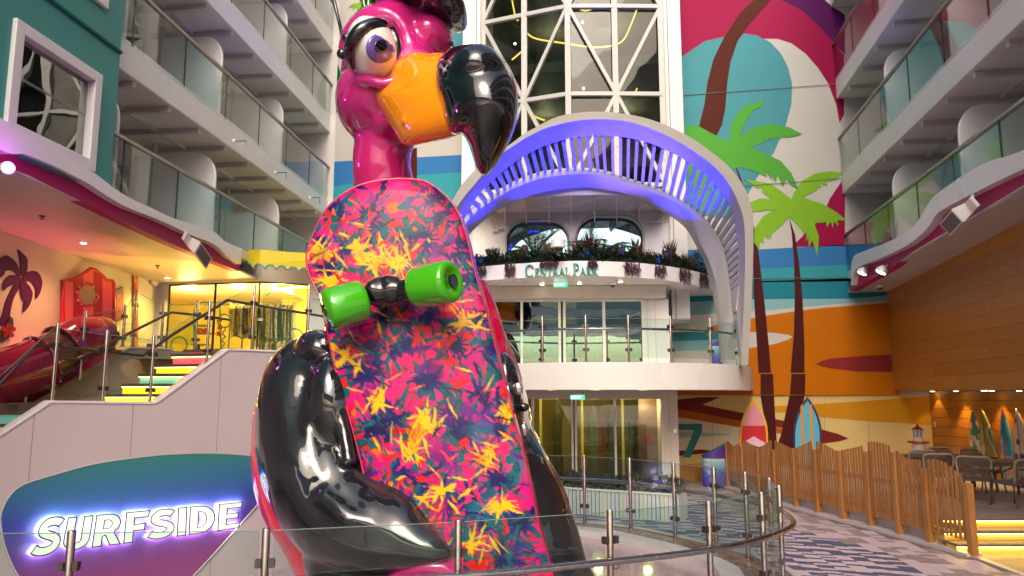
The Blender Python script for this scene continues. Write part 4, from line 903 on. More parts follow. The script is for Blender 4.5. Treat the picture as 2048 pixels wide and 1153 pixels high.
def poly_letter(ch):
    t = .27
    if ch == 'U': 
        o = [(0,1),(0,.32)] + [(.36-.36*math.cos(R(a)), .32-.32*math.sin(R(a))) for a in range(15, 166, 15)] + [(.72,.32),(.72,1),(.72-t,1),(.72-t,.34)] + [(.36+.10*math.cos(R(a)), .34-.11*math.sin(R(a))) for a in range(20, 161, 20)] + [(t,.34),(t,1)]
        return [o], .74
    if ch == 'I': return [[(0,0),(t,0),(t,1),(0,1)]], .28
    if ch == 'F': return [[(0,0),(t,0),(t,.36),(.56,.36),(.58,.60),(t,.60),(t,.77),(.64,.77),(.68,1),(0,1)]], .60
    if ch == 'E': return [[(0,0),(.66,0),(.68,.22),(t,.22),(t,.39),(.60,.39),(.60,.61),(t,.61),(t,.78),(.66,.78),(.68,1),(0,1)]], .70
    if ch == 'D': return [[(0,0),(.30,0)] + [(.30+.44*math.sin(R(a)), .5-.5*math.cos(R(a))) for a in range(15, 166, 15)] + [(.30,1),(0,1)], [(t,.23),(t,.77)] + [(.30+.17*math.sin(R(a)), .5+.27*math.cos(R(a))) for a in range(10, 171, 20)]], .76
    if ch == 'R': return [[(0,0),(t,0),(t,.30),(.32,.32),(.47,0),(.78,0),(.58,.40)] + [(.36+.36*math.cos(R(a)), .69+.31*math.sin(R(a))) for a in range(-50, 91, 14)] + [(0,1)], [(t,.56),(t,.79),(.36,.79)] + [(.36+.10*math.cos(R(a)), .675+.115*math.sin(R(a))) for a in range(60, -61, -20)] + [(.36,.56)]], .78
    if ch == 'S':
        mid = [(.66,.80),(.56,.86),(.40,.875),(.26,.84),(.17,.73),(.19,.61),(.32,.54),(.46,.49),(.58,.41),(.60,.28),(.50,.17),(.34,.125),(.18,.14),(.04,.21)]
        c = catmull([(x, y, 0) for x, y in mid], 4); L = []; Rr = []
        for i, p in enumerate(c):
            d = (c[min(i+1, len(c)-1)] - c[max(i-1, 0)]).normalized(); n_ = Vector((-d.y, d.x, 0)); L.append(p + n_*.125); Rr.append(p - n_*.125)
        return [[(p.x, p.y) for p in L] + [(p.x, p.y) for p in reversed(Rr)]], .74
def inset(loop, d):
    n = len(loop); out = []; A = sum(loop[i][0]*loop[(i+1) % n][1] - loop[(i+1) % n][0]*loop[i][1] for i in range(n)); s = 1 if A > 0 else -1
    for i in range(n):
        a, b, c = Vector(loop[i-1]), Vector(loop[i]), Vector(loop[(i+1) % n]); e1 = (b-a).normalized() if (b-a).length > 1e-6 else Vector((1,0)); e2 = (c-b).normalized() if (c-b).length > 1e-6 else e1
        n1_ = Vector((-e1.y, e1.x)); n2_ = Vector((-e2.y, e2.x)); m_ = n1_ + n2_; 
        if m_.length < .3: m_ = n1_
        m_.normalize(); k = d/max(m_.dot(n1_), .55); out.append((b.x + m_.x*k*s, b.y + m_.y*k*s))
    return out
word_ = 'SURFSIDE'; adv = [poly_letter(c)[1] for c in word_]; gap = .045; total = sum(adv) + gap*7
bl0, bl1, tl0, tl1 = (60,1112), (480,1056), (72,1040), (481,1004)
def sp(u, v):  # u 0..1, v 0..1 -> px
    xb = bl0[0] + (bl1[0]-bl0[0])*(1-(1-u)**1.06 if u < 1 else 1); yb = bl0[1] + (bl1[1]-bl0[1])*u
    xt = tl0[0] + (tl1[0]-tl0[0])*u; yt = tl0[1] + (tl1[1]-tl0[1])*u
    return xb + (xt-xb)*v + 7*v, yb + (yt-yb)*v
def l3(x, y, d): u = x/total; px, py = sp(u, y); return onW(px, py, d)
x0 = 0
for i, ch in enumerate(word_):
    loops, a = poly_letter(ch); hs = 1.12 if i == 0 else 1.0; yo = -.06 if i == 0 else 0
    def full(l, d): return [l3(x0 + x, y*hs + yo, d) for x, y in l]
    def solid(loops, d0, d1, mats, name, par):
        fr = [full(l, d1) for l in loops]; mb = MB(); allp = [p for l in fr for p in l]; mb.add(allp, [tuple(t) for t in tessellate_polygon(fr)])
        for l in loops: mb.loft([full(l, d0), full(l, d1)])
        return mb.build(name, mats, par)
    o = solid(loops, .07, .17, sidem, 'letter', sign); solid(loops, .07, .069, glowm, 'letter_back_glow', o)
    o1 = solid(loops, .171, .178, rimm, 'letter_outline', o)
    ins = [inset(loops[0], .035)] + [inset(l, -.03) for l in loops[1:]]
    solid(ins, .1785, .184, face, 'letter_face', o)
    x0 += a + gap
# ---- stairs behind the sign wall
st = empty('colour_staircase', onW(200, 806), 'staircase with dark treads over yellow, aqua and pink lit risers', 'stairs')
tread = mat('stair_tread', (.10, .075, .06), .5, noise=(.2, 6)); rise_y = mat('riser_yellow', (.80,.62,.02), .35, emis=(1,.72,.02), es=.55); rise_a = mat('riser_aqua', (.25,.6,.58), .35, emis=(.4,1,.9), es=.12); rise_p = mat('riser_pink', (.75,.10,.16), .35, emis=(1,.12,.22), es=.3)
zz = [2.06, 2.21, 2.37, 2.53, 2.69, 2.85, 3.0]
rgt = [(324,784),(337,775),(350,766),(371,748),(406,728),(433,704)]
nose = [((211,790),(326,785)),((243,771),(352,766)),((276,753),(378,748)),((308,735),(406,728)),((341,713),(436,704))]
zs = [2.19, 2.36, 2.53, 2.70, 2.90]
steps = []
for k, ((xa, ya), (xb, yb)) in enumerate(nose):
    A = onW(xb, yb, -.1); z = A.z
    A = Vector((A.x, A.y, zs[k]))
    Bp = at(xa, ya, 11.9 + .42*k); Bp = Vector((Bp.x, Bp.y, zs[k])); steps.append((A, Bp))
dirb = Vector((SY*.2-.05, CY, 0)).normalized()
for k, (A, Bp) in enumerate(steps):
    fwd_ = (Bp-A).normalized(); bk_ = Vector((-fwd_.y, fwd_.x, 0)); bk_ = bk_ if bk_.y > 0 else -bk_; dz = (zs[k] - (zs[k-1] if k else 2.06))
    MB().prism([A, Bp, Bp + bk_*1.2, A + bk_*1.2], (0,0,-.045)).build('tread', tread, st)
    e = bk_*.06; lo_ = Vector((0,0,-dz)); up_ = Vector((0,0,-.046))
    MB().prism([A + e + lo_, Bp + e + lo_, Bp + e + up_, A + e + up_], bk_*1.0).build('riser', (rise_y, rise_y, rise_a, rise_y, rise_p)[k], st)
    MB().bar(A + bk_*.03 + Vector((0,0,-.058)), Bp + bk_*.03 + Vector((0,0,-.058)), .02, .012).build('riser_light', emat('riser_led', (1,.72,.15), 8) if k == 0 else bpy.data.materials['riser_led'], st)
A, Bp = steps[-1]; fwd_ = (Bp-A).normalized(); bk_ = Vector((-fwd_.y, fwd_.x, 0)); bk_ = bk_ if bk_.y > 0 else -bk_
MB().prism([A + bk_*.35 + Vector((0,0,-.10)), Bp + bk_*.35 + Vector((0,0,-.10)), Bp + bk_*.35 + Vector((0,0,.06)), A + bk_*.35 + Vector((0,0,.06))], bk_*.3).build('riser', rise_p, st)
MB().prism([A + bk_*.3 + Vector((0,0,.10)), Bp + bk_*.3 + Vector((0,0,.10)), Bp + bk_*.9 + Vector((0,0,.10)), A + bk_*.9 + Vector((0,0,.10))], (0,0,-.045)).build('tread', tread, st)
# landings
a = onW(95, 806, -.16); b = onW(330, 806, -.16); far = at(30, 800, 14.5)
MB().prism([Vector((a.x,a.y,2.05)), Vector((b.x,b.y,2.05)), Vector((b.x-1.0,b.y+2.6,2.05)), Vector((a.x-3.2,a.y+2.0,2.05)), Vector((a.x-1.5,a.y-.3,2.05))], (0,0,-.12)).build('landing', tread, st)
# lower flight at the frame edge
for k, (x0_, x1_, y) in enumerate(((-60,62,826),(-60,35,846),(-60,10,866),(-60,-5,888))):
    A = onW(x1_+8, y, -.12); A.z = 2.05 - .17*(k+.6); Bp = at(x0_-20, y, 10.6-.25*k); Bp.z = A.z; f_ = (Bp-A).normalized(); bb = Vector((-f_.y, f_.x, 0)); bb = bb if bb.y > 0 else -bb
    MB().prism([A, Bp, Bp+bb, A+bb], (0,0,-.045)).build('tread', tread, st)
    MB().prism([A+bb*.05-Zv*.17, Bp+bb*.05-Zv*.17, Bp+bb*.05-Zv*.046, A+bb*.05-Zv*.046], bb*.9).build('riser', (rise_a, rise_y, rise_y, rise_a)[k], st)
# white parapet behind the flight
par = empty('stair_parapet', at(150, 800, 13.5), 'low white parapet wall rising behind the lit stairs', 'wall')
pp_ = [(40,832),(40,811),(258,697),(345,701),(345,760),(300,812),(95,812)]
D_ = lambda x: 13.0 + (x-40)*.006
P_ = [at(x, y, D_(x)) for x, y in pp_]
MB().prism(P_, Vector((-.1,.15,0))).build('parapet_wall', M['warmwhite'], par)
MB().bar(P_[1] + Zv*.015, P_[2] + Zv*.015, .14, .03).bar(P_[2] + Zv*.015, P_[3] + Zv*.015, .14, .03).build('parapet_coping', M['white_gloss'], par)
# upper landing floor (shop level)
S0 = onW(450, 704, -.16); S1 = onW(720, 711, -.16)
ld = [Vector((S0.x,S0.y,2.98)), Vector((S1.x,S1.y,2.98)), Vector((-3.2,YR,2.98)), Vector((-13,YR,2.98)), at(258,700,13.6)*1, ]
ld[-1].z = 2.98; ld.append(Vector((S0.x-1.2, S0.y+.6, 2.98)))
tag(MB().prism(ld, (0,0,-.15)).build('upper_landing_floor', mat('landing_floor', (.28,.24,.20), .35)), kind='structure')
# railing along the wall (front)
fp = [(-40,889,None),(103,806),(204,807),(299,808),(413,728),(503,702),(614,706),(720,710)]
posts = []
for t_ in fp: posts.append(onW(t_[0], t_[1], -.08) + Zv*.0)
hand_px = [(-60,812),(0,768),(73,690),(285,712),(345,670),(455,601),(520,612),(640,632),(720,650)]
hp = [onW(x, y, -.22) for x, y in hand_px]
hs_ = [.0]*8
def stair_rail(name, label, base, tops, hand, pr=.026):
    T = empty(name, base[1], label, 'railing')
    for i, (p, tp) in enumerate(zip(base, tops)):
        H = tp - p.z; t = (base[min(i+1,len(base)-1)] - base[max(i-1,0)]); t.z = 0; t.normalize()
        po = MB().lathe(p, [(pr*1.8,0),(pr*1.8,.015),(pr,.02),(pr,H-.01),(pr*.9,H)], 12).build('post', M['steel'], T, angle=.6)
        nn = Vector((-t.y,t.x,0))
        for h in (.20*H, .72*H): MB().obox(p + Zv*h, t*(pr+.05), nn*.018, Zv*.032).build('glass_clamp', M['clamp'], po)
    for i, (a, b) in enumerate(zip(base, base[1:])):
        t = (b-a); t.z = 0; t.normalize(); g = pr+.03; nn = Vector((-t.y,t.x,0))*.006; ta_, tb_ = tops[i]-.07, tops[i+1]-.07
        q = [a + t*g + Zv*.08, b - t*g + Zv*.08, Vector((*(b-t*g).xy, tb_)), Vector((*(a+t*g).xy, ta_))]
        MB().prism([x - nn for x in q], nn*2).build('glass_panel', M['glass'], T)
        MB().tube([q[3], q[2]], .005, 4).build('glass_edge', M['gedge'], T)
    for a, b in zip(hand, hand[1:]): pass
    MB().tube(hand, .026, 12).build('handrail', M['dsteel'], T, smooth=True)
    return T
tp_px = [(-40,760),(103,646),(204,660),(299,671),(413,601),(503,569),(614,589),(720,610)]
stair_rail('stair_railing', 'front steel and glass railing following the top of the sign wall', posts, [onW(x, y, -.08).z for x, y in tp_px], hp)
bpx = [(50,806,673,12.4),(160,760,622,12.9),(245,694,610,13.6),(265,694,580,14.4),(322,694,602,14.6),(390,700,601,14.9)]
base = [at(x, y, d) for x, y, _, d in bpx]; tops = [at(x, t_, d).z for x, y, t_, d in bpx]
hand2 = [at(x, y, d) for x, y, d in ((-30,708,12.0),(155,719,12.7),(245,674,13.4),(342,625,14.5),(405,632,14.9),(460,640,15.3))]
stair_rail('stair_railing', 'rear steel and glass railing between the slide and the stairs', base, tops, hand2)
# ---- back wall of the recess with painted palm
Bw0 = cw(-8.9, 9.0); Bw1 = cw(-8.25, 17.2); Bt = (Bw1-Bw0).normalized(); Bn = Vector((Bt.y, -Bt.x, 0))
def onB(px, py, d=0): return onpl(px, py, Bw0 + Bn*d, Bn)
rec = empty('recess_wall', (Bw0+Bw1)/2, 'warm lit side wall of the slide recess painted with a purple palm', 'wall')
q0 = Bw0 - Bt*12; wm = mat('recess_wall_paint', (.66,.60,.55), .5, noise=(.04,1))
MB().prism([Vector((q0.x,q0.y,-1)), Vector((Bw1.x,Bw1.y,-1)), Vector((Bw1.x,Bw1.y,5.4)), Vector((q0.x,q0.y,5.4))], -Bn*.2).build('wall_surface', wm, rec)
purp = mat('palm_purple', srgb(84,6,84), .55, spec=.2); 
def pB(name, pts, m, lv): return MB().prism(catmull([onB(x, y, .004*lv) for x, y in pts], 3, True), Bn*.012).build(name, m, rec)
S3 = lambda pts: [(x/4.435, 440+y/4.435) for x, y in pts]
pB('palm_trunk', S3([(128,560),(165,600),(120,690),(95,780),(85,860),(90,930),(-10,930),(20,830),(50,720),(85,640)]), purp, 1)
pB('palm_frond', S3([(150,262),(200,300),(238,350),(240,420),(228,480),(190,492),(178,420),(176,350),(165,300)]), purp, 2)
pB('palm_frond', S3([(190,495),(170,500),(150,495),(130,470),(90,450),(45,455),(30,490),(-10,520),(-60,560),(-60,440),(-10,350),(50,315),(85,330),(130,370),(165,430)]), purp, 1)
pB('palm_frond', S3([(160,500),(90,490),(45,530),(25,580),(30,632),(60,600),(110,575),(150,560),(190,570),(210,540)]), purp, 3)
pB('palm_frond', S3([(200,510),(240,465),(300,453),(345,480),(370,550),(355,640),(315,702),(318,620),(300,580),(275,545),(230,545),(210,560)]), purp, 4)
pB('palm_frond', S3([(180,560),(185,640),(200,700),(215,720),(203,820),(245,780),(270,730),(285,660),(270,610),(235,560),(215,540)]), purp, 5)
pB('flower_leaf', S3([(80,860),(110,880),(112,960),(95,1010),(60,1060),(-20,1090),(-20,1000),(40,960),(70,900)]), mat('leaf_painted', srgb(40,60,60), .5), 4)
fm = mat('hibiscus_red', srgb(160,10,50), .5)
for k in range(5):
    a = R(90+72*k); cx, cy = 70, 985
    pB('flower_petal', S3([(cx,cy),(cx+45*math.cos(a-.5),cy-45*math.sin(a-.5)),(cx+66*math.cos(a-.2),cy-66*math.sin(a-.2)),(cx+66*math.cos(a+.2),cy-66*math.sin(a+.2)),(cx+45*math.cos(a+.5),cy-45*math.sin(a+.5))]), fm, 6+k)
# booth: striped panel with round window
bo = empty('striped_booth', at(175, 700, 14.3), 'pink and crimson striped play panel with round porthole and peaked top', 'play panel')
BD = lambda x: 14.0 + (x-125)*.010
def bp3(x, y, o=0): return at(x, y, BD(x) - o)
pink1 = mat('booth_pink', srgb(225,90,110), .3, coat=.5); pink2 = mat('booth_crimson', srgb(175,5,50), .3, coat=.5)
topl = [(124,561),(143,560.5),(148,558),(165,547),(180,536.5),(188,539),(208,556),(212,560),(224,562),(226,566)]
def ty(x): return lerpt(topl, x)
cxx, cyy, rx_, ry_ = 175, 590, 19, 21
bands = [(124,146,pink1),(146,166,pink2),(166,187,pink1),(187,205,pink2),(205,225,pink1)]
for a, b, m_ in bands:
    xs = [a + (b-a)*k/10 for k in range(11)]
    mb = MB(); up = []; 
    def seg(pu, pl):
        mb.prism([bp3(x, y) for x, y in pu] + [bp3(x, y) for x, y in reversed(pl)], fw*.06)
    if b < cxx-rx_ or a > cxx+rx_: seg([(x, ty(x)) for x in xs], [(x, 712) for x in xs])
    else:
        hc = [(x, ry_*math.sqrt(max(0, 1-((x-cxx)/rx_)**2))) for x in xs]
        seg([(x, ty(x)) for x in xs], [(x, cyy-h) for x, h in hc]); seg([(x, cyy+h) for x, h in hc], [(x, 712) for x in xs])
    mb.build('stripe_board', m_, bo)
MB().tube([bp3(x, y, .01) + fw*.03 for x, y in [(124,712)] + topl + [(226,712)]], .035, 8).build('edge_tube', pink2, bo, smooth=True)
circ = [bp3(cxx + (rx_+1)*math.cos(2*math.pi*k/24), cyy + (ry_+1)*math.sin(2*math.pi*k/24), .01) for k in range(24)]
MB().tube(circ, .028, 8, closed=True).build('porthole_ring', pink2, bo, smooth=True)
MB().poly([p + fw*.02 for p in circ]).build('porthole_window', mat('porthole_acrylic', (.42,.34,.24), .15), bo)
for k in range(11): MB().ball(circ[int(k*24/11)] - fw*.03, .016, n=8, m=6).build('ring_bolt', M['white_gloss'], bo, smooth=True)
# slide: translucent crimson tube
sl = empty('tube_slide', at(120, 760, 12.6), 'glossy crimson tube slide curling down in front of the striped panel', 'slide')
slm = mat('slide_crimson', (.33,.005,.05), .12, coat=1); sli = mat('slide_dark_band', (.16,.05,.03), .2, coat=1)
path = [(205,668,13.6),(180,676,13.4),(150,690,13.2),(115,708,12.9),(75,728,12.6),(20,748,12.2),(-40,770,11.8),(-110,800,11.4)]
cp = catmull([at(*p) for p in path], 8); rs = [.05+.0*i for i in range(len(cp))]
def rad(i): return .30 + .14*min(1, i/10)
k0, k1 = 22, 31
def tubeseg(a, b, extra=0): return MB().tube(cp[a:b+1], [rad(i)+extra for i in range(a, b+1)], 28)
cp2 = cp
tubeseg(3, k0).build('upper_tube', slm, sl, smooth=True); tubeseg(k0, k1, -.03).build('clear_band', sli, sl, smooth=True); tubeseg(k1, len(cp)-1).build('lower_tube', slm, sl, smooth=True)
MB().ball(cp[3], rad(3), n=20, m=12).build('tube_end', slm, sl, smooth=True)
for k in (k0, k1):
    t = (cp[k+1]-cp[k]).normalized(); x = t.orthogonal().normalized(); y = t.cross(x)
    MB().tube([cp[k] + (x*math.cos(2*math.pi*j/24)+y*math.sin(2*math.pi*j/24))*(rad(k)+.015) for j in range(24)], .025, 6, closed=True).build('flange', slm, sl, smooth=True)
    for j in range(16): MB().ball(cp[k] + (x*math.cos(2*math.pi*j/16)+y*math.sin(2*math.pi*j/16))*(rad(k)+.045), .014, n=6, m=4).build('flange_bolt', M['white_gloss'], sl)
# magenta side cheek under the slide
ck = [(-60,900),(-60,800),(60,752),(140,735),(225,700),(240,700),(232,706),(100,783),(60,806),(0,842)]
MB().prism([at(x, y, 12.9) for x, y in ck], fw*.1).build('side_cheek', slm, sl)
# posters / frames on the wall
for (pts, c, lab, nm) in (([(228,583),(244,574),(244,640),(228,645)], (120,70,50), 'small framed surf picture on the wall right of the striped panel', 'wall_picture'), ([(266,549),(274,551),(274,695),(266,695)], (190,120,40), 'tall narrow orange height board on the wall beside the railing', 'height_board')):
    p = [onB(x, y, .02) for x, y in pts]; T = empty(nm, p[0], lab, 'picture' if nm == 'wall_picture' else 'board'); MB().prism(p, Bn*.03).build('board', mat(nm+'_print', srgb(*c), .4, noise=(.5, 5)), T)
    cen = sum(p, Vector())/4; MB().prism([cen.lerp(q, .75) + Bn*.032 for q in p], Bn*.005).build('print', mat(nm+'_art', srgb(200,60,40), .4, noise=(.6, 7)), T)
# round wall speaker
p = onB(308, 558, .03); T = empty('round_speaker', p, 'round pale wall speaker left of the shop window', 'speaker'); MB().lathe(p, [(.16,0),(.17,.03),(.15,.06)], 24, Bn).build('grille', M['warmwhite'], T)
# warm + pink lights of the recess
for i, (x, y, e, c, lab) in enumerate(((167,487,26,(1,.42,.18),'over the slide'),(336,546,38,(1,.6,.12),'left of the shop window'),(61,487,20,(1,.25,.35),'over the painted palm'))):
    p = onZ(x, y, 4.86) if i < 2 else onZ(-20, 470, 4.86)
    downlight((p.x, p.y, soffL(p)-.004), e*4.5, c, R(140), label='round recessed ceiling light ' + lab, group='recess ceiling lights', blend=1)
for (x, y) in ((84,442),(316,526),(180,600)):
    pass
sp_ = onZ(84, 442, 4.86); sp_.z = soffL(sp_); T = empty('sprinkler', sp_, 'small sprinkler head in the pink ceiling at left', 'sprinkler'); MB().lathe(sp_, [(.05,0),(.05,-.01),(.015,-.02),(.015,-.05),(.035,-.055),(.035,-.06)], 10).build('head', M['dsteel'], T)
sp_ = onZ(316, 526, 4.86); sp_.z = soffL(sp_); T = empty('sprinkler', sp_, 'small sprinkler head in the yellow ceiling near the shop', 'sprinkler'); MB().lathe(sp_, [(.05,0),(.05,-.01),(.015,-.02),(.015,-.05),(.035,-.055),(.035,-.06)], 10).build('head', M['dsteel'], T)
def arealamp(loc, tgt, e, col, sx, sy, parent):
    l = bpy.data.lights.new('ceiling_lamp', 'AREA'); l.shape = 'RECTANGLE'; l.size = sx; l.size_y = sy; l.energy = e; l.color = col
    lo = bpy.data.objects.new('ceiling_lamp', l); COL.objects.link(lo); lo.location = loc; lo.rotation_euler = (Vector(tgt)-Vector(loc)).to_track_quat('-Z','Y').to_euler(); lo.parent = parent; lo.matrix_parent_inverse = Matrix.Translation(-parent.location); return lo
# magenta flood lamp
p = onL(16, 336, -.15); fl = empty('flood_light', p, 'round purple flood lamp glowing under the left fascia', 'light')
dd = (Vector((0,0,2.2)) - p).normalized(); dd = (dd + Vector((.5, -.1, .1))).normalized()
MB().lathe(p, [(.04,-.10),(.075,-.08),(.08,0)], 18, dd).build('lamp_body', M['white_gloss'], fl)
MB().lathe(p + dd*.004, [(.07,0),(.066,.006)], 18, dd).build('lens', emat('magenta_lens', (.75,.12,1), 7), fl)
MB().tube([p - dd*.05, p - dd*.05 + OL*.2 + Zv*.1], .025, 8).build('bracket', M['white_gloss'], fl)
l = spot(p + dd*.05, p + dd*4, 30, (.65,.1,1), 150); l.parent = fl; l.matrix_parent_inverse = Matrix.Translation(-p)
l = bpy.data.lights.new('glow', 'POINT'); l.energy = 6; l.color = (.7,.04,1); l.shadow_soft_size = .1; lo = bpy.data.objects.new('glow', l); COL.objects.link(lo); lo.location = p + dd*.22 - OL*.12; lo.parent = fl; lo.matrix_parent_inverse = Matrix.Translation(-p)
# bracket speakers (left and right)
def box_speaker(anchor, c, ax, ay, az, label):
    T = empty('bracket_speaker', anchor, label, 'speaker'); c = Vector(c)
    X, Y, Z = [Vector(v).normalized() for v in (ax, ay, az)]
    w, h, d = .26, .15, .14
    pr_ = [c - X*w - Y*h*.85 , c + X*w - Y*h*.85, c + X*w + Y*h*.85, c - X*w + Y*h*.85]
    MB().loft([[p_ + Z*d for p_ in pr_], [c + (p_-c)*.97 + Z*(d+.02) for p_ in pr_]], cap=True).loft([[p_ + Z*d for p_ in pr_], [c + (p_-c)*.72 - Z*d for p_ in pr_]], cap=True).build('cabinet', M['white_gloss'], T)
    MB().obox(c + Z*(d+.021), X*w*.84, Y*h*.68, Z*.006).build('grille', mat('speaker_grille', (.16,.14,.14), .6) if 'speaker_grille' not in bpy.data.materials else bpy.data.materials['speaker_grille'], T)
    MB().obox(c - X*w*.5 - Z*d, X*w*.9, Y*h*.6, Z*.03).tube([c - X*w*.9 - Z*d, c - X*w*1.2 - Z*d*1.0 + Zv*.12, anchor], .022, 8).build('mount_arm', M['white_gloss'], T)
    for k in range(3): MB().ball(c - X*w*(.3+.3*k) - Z*(d+.03) + Y*.05*(k % 2), .012, n=6, m=4).build('bolt', M['dsteel'], T)
    return T
c_ = onL(396, 503, -.28); box_speaker(onL(366, 478, -.1), c_, DL*-.75 + Zv*-.35, DL*.3+Zv*.6+OL*-.5, OL*-.75 + Zv*-.55 + DL*.2, 'white bracket speaker on the magenta fascia at left')
c_ = onR(1917, 435, -.28); box_speaker(onR(1942, 405, -.1), c_, DR*-.9 + Zv*-.2, DR*.1+Zv*.6+OR*-.5, OR*-.75 + Zv*-.55 + DR*.15, 'white bracket speaker on the magenta fascia at right')
# ================================================================ shop
shop = empty('yellow_shop', at(470, 720, 17), 'brightly lit yellow shop behind black framed windows on the upper landing', 'shop')
K = [(298,17.5),(333,17.25),(427,16.95),(515,16.75),(612,17.15),(690,17.45)]
def kp(px, z, off=0): p = at(px, 700, lerpt(K, px)+off); return Vector((p.x, p.y, z))
ztw = 4.70; zb3 = 2.98
def kseg(m, a, b, z0, z1, d0, d1, cut=()):
    xs = [a] + [c for c in (427, 515, 612) if a < c < b] + [b]
    for u, v in zip(xs, xs[1:]): m.prism([kp(u, z0, d0), kp(v, z0, d0), kp(v, z1, d0), kp(u, z1, d0)], kp(u, z0, d1)-kp(u, z0, d0)); return m
def kall(m, a, b, *r):
    xs = [a] + [c for c in (427, 515, 612) if a < c < b] + [b]
    for u, v in zip(xs, xs[1:]): kseg(m, u, v, *r)
    return m
kall(MB(), 292, 330, zb3, 5.2, -.02, .2).build('shop_wall', M['white'], shop); kall(MB(), 614, 700, zb3, 5.2, -.02, .2).build('shop_wall', M['white'], shop)
kall(MB(), 330, 614, ztw, 5.2, -.021, .2).build('shop_header', M['white'], shop)
blk_m = mat('black_frame', (.008,.008,.009), .3)
for a, b in ((330,334),(422,429),(512,521),(610,614)): kseg(MB(), a, b, zb3, ztw, -.03, .06).build('window_frame', blk_m, shop)
kall(MB(), 334, 610, ztw-.03, ztw, -.02, .05).build('window_frame', blk_m, shop)
for a, b in ((334,422),(429,512),(521,610)): kseg(MB(), a, b, zb3, ztw-.03, .01, .02).build('window_pane', M['sglass'], shop)
ylw = mat('shop_yellow_wall', (.86,.70,.14), .5, noise=(.05,2)); yor = mat('shop_orange_wall', (.90,.52,.08), .5); ycl = mat('shop_ceiling', (.80,.66,.25), .4); tealm = mat('teal_tube', (.05,.24,.22), .35); wfl = mat('shop_floor_wood', (.55,.38,.12), .3, noise=(.15,4))
R0 = kp(300, 0, 0)
MB().prism([kp(300,zb3,3.2), kp(700,zb3,3.2), kp(700,5.2,3.2), kp(300,5.2,3.2)], fw*.1).build('back_wall', ylw, shop)
MB().prism([kp(560,zb3,2.6), kp(700,zb3,2.6), kp(700,5.2,2.6), kp(560,5.2,2.6)], fw*.1).build('orange_wall', yor, shop)
MB().prism([kp(318,zb3,.2), kp(305,zb3,3.2), kp(305,5.2,3.2), kp(318,5.2,.2)], fw.cross(Zv)*-.1).build('side_wall', ylw, shop)
MB().prism([kp(300,5.0,.1), kp(700,5.0,.1), kp(700,5.0,3.3), kp(300,5.0,3.3)], (0,0,.08)).build('shop_ceiling', ycl, shop)
for k in range(14): MB().bar(kp(310+k*26, 4.985, .15), kp(300+k*29, 4.985, 3.2), .02, .02).build('ceiling_batten', yor, shop)
MB().prism([kp(300,2.985,.1), kp(700,2.985,.1), kp(700,2.985,3.3), kp(300,2.985,3.3)], (0,0,.01)).build('shop_floor', wfl, shop)
for i, px in enumerate((370, 470, 560)):
    p = kp(px, 4.93, 1.4); arealamp(p, p - Zv*3, 300, (1,.72,.25), .8, .5, shop)
    l = bpy.data.lights.new('shop_fill_light', 'POINT'); l.energy = 62; l.color = (1,.70,.22); l.shadow_soft_size = .2; lo = bpy.data.objects.new('shop_fill_light', l); COL.objects.link(lo); lo.location = kp(px, 4.35, .9); lo.parent = shop; lo.matrix_parent_inverse = Matrix.Translation(-shop.location)  # added point fill without a fitting, brightens the back wall
for (x, y) in ((375,569),(455,568),(549,574),(585,580)):
    p = at(x, y, 18.0); T = empty('shop_spotlight', p, 'white can light hanging inside the shop, ' + {375:'leftmost',455:'second from left',549:'third from left',585:'rightmost and tilted'}[x], 'light', 'can lights in the shop')
    MB().lathe(p, [(.05,-.09),(.055,.0),(.055,.08)], 12, (0,0,1) if x != 585 else (.5,0,.8)).build('can', M['white_gloss'], T); MB().lathe(p - Zv*.095, [(.042,0),(.04,-.004)], 12).build('lens', M['downlight'], T)
# hoops (mirror rings) in the window
for (x, y, r_, D, y2, lab) in ((449,642,13.5,16.9,700,'raised on a wavy stem in the middle window'),(485,663,13.5,16.95,700,'lower one on a straight stem in the middle window'),(358,690,16,17.2,714,'standing on the floor in the left window'),(590,674,16,17.0,700,'on the rail at the right window')):
    c = at(x, y, D); mpp_ = D/F*r_; T = empty('ring_mirror', at(x, y2, D), 'teal tube ring mirror ' + lab, 'mirror', 'ring mirrors in the shop window')
    MB().tube([c + (Vector((CY,SY,0))*math.cos(2*math.pi*k/28) + Zv*math.sin(2*math.pi*k/28))*mpp_ for k in range(28)], .018, 6, closed=True).build('ring', tealm, T, smooth=True)
    s_ = [c - Zv*mpp_]; n_ = 10
    for k in range(1, n_+1): s_.append(c - Zv*(mpp_ + (y2-y-r_)*D/F*k/n_) + Vector((CY,SY,0))*(.04*math.sin(k*1.9) if x == 449 else 0))
    MB().tube(s_, .016, 6).build('stem', tealm, T, smooth=True)
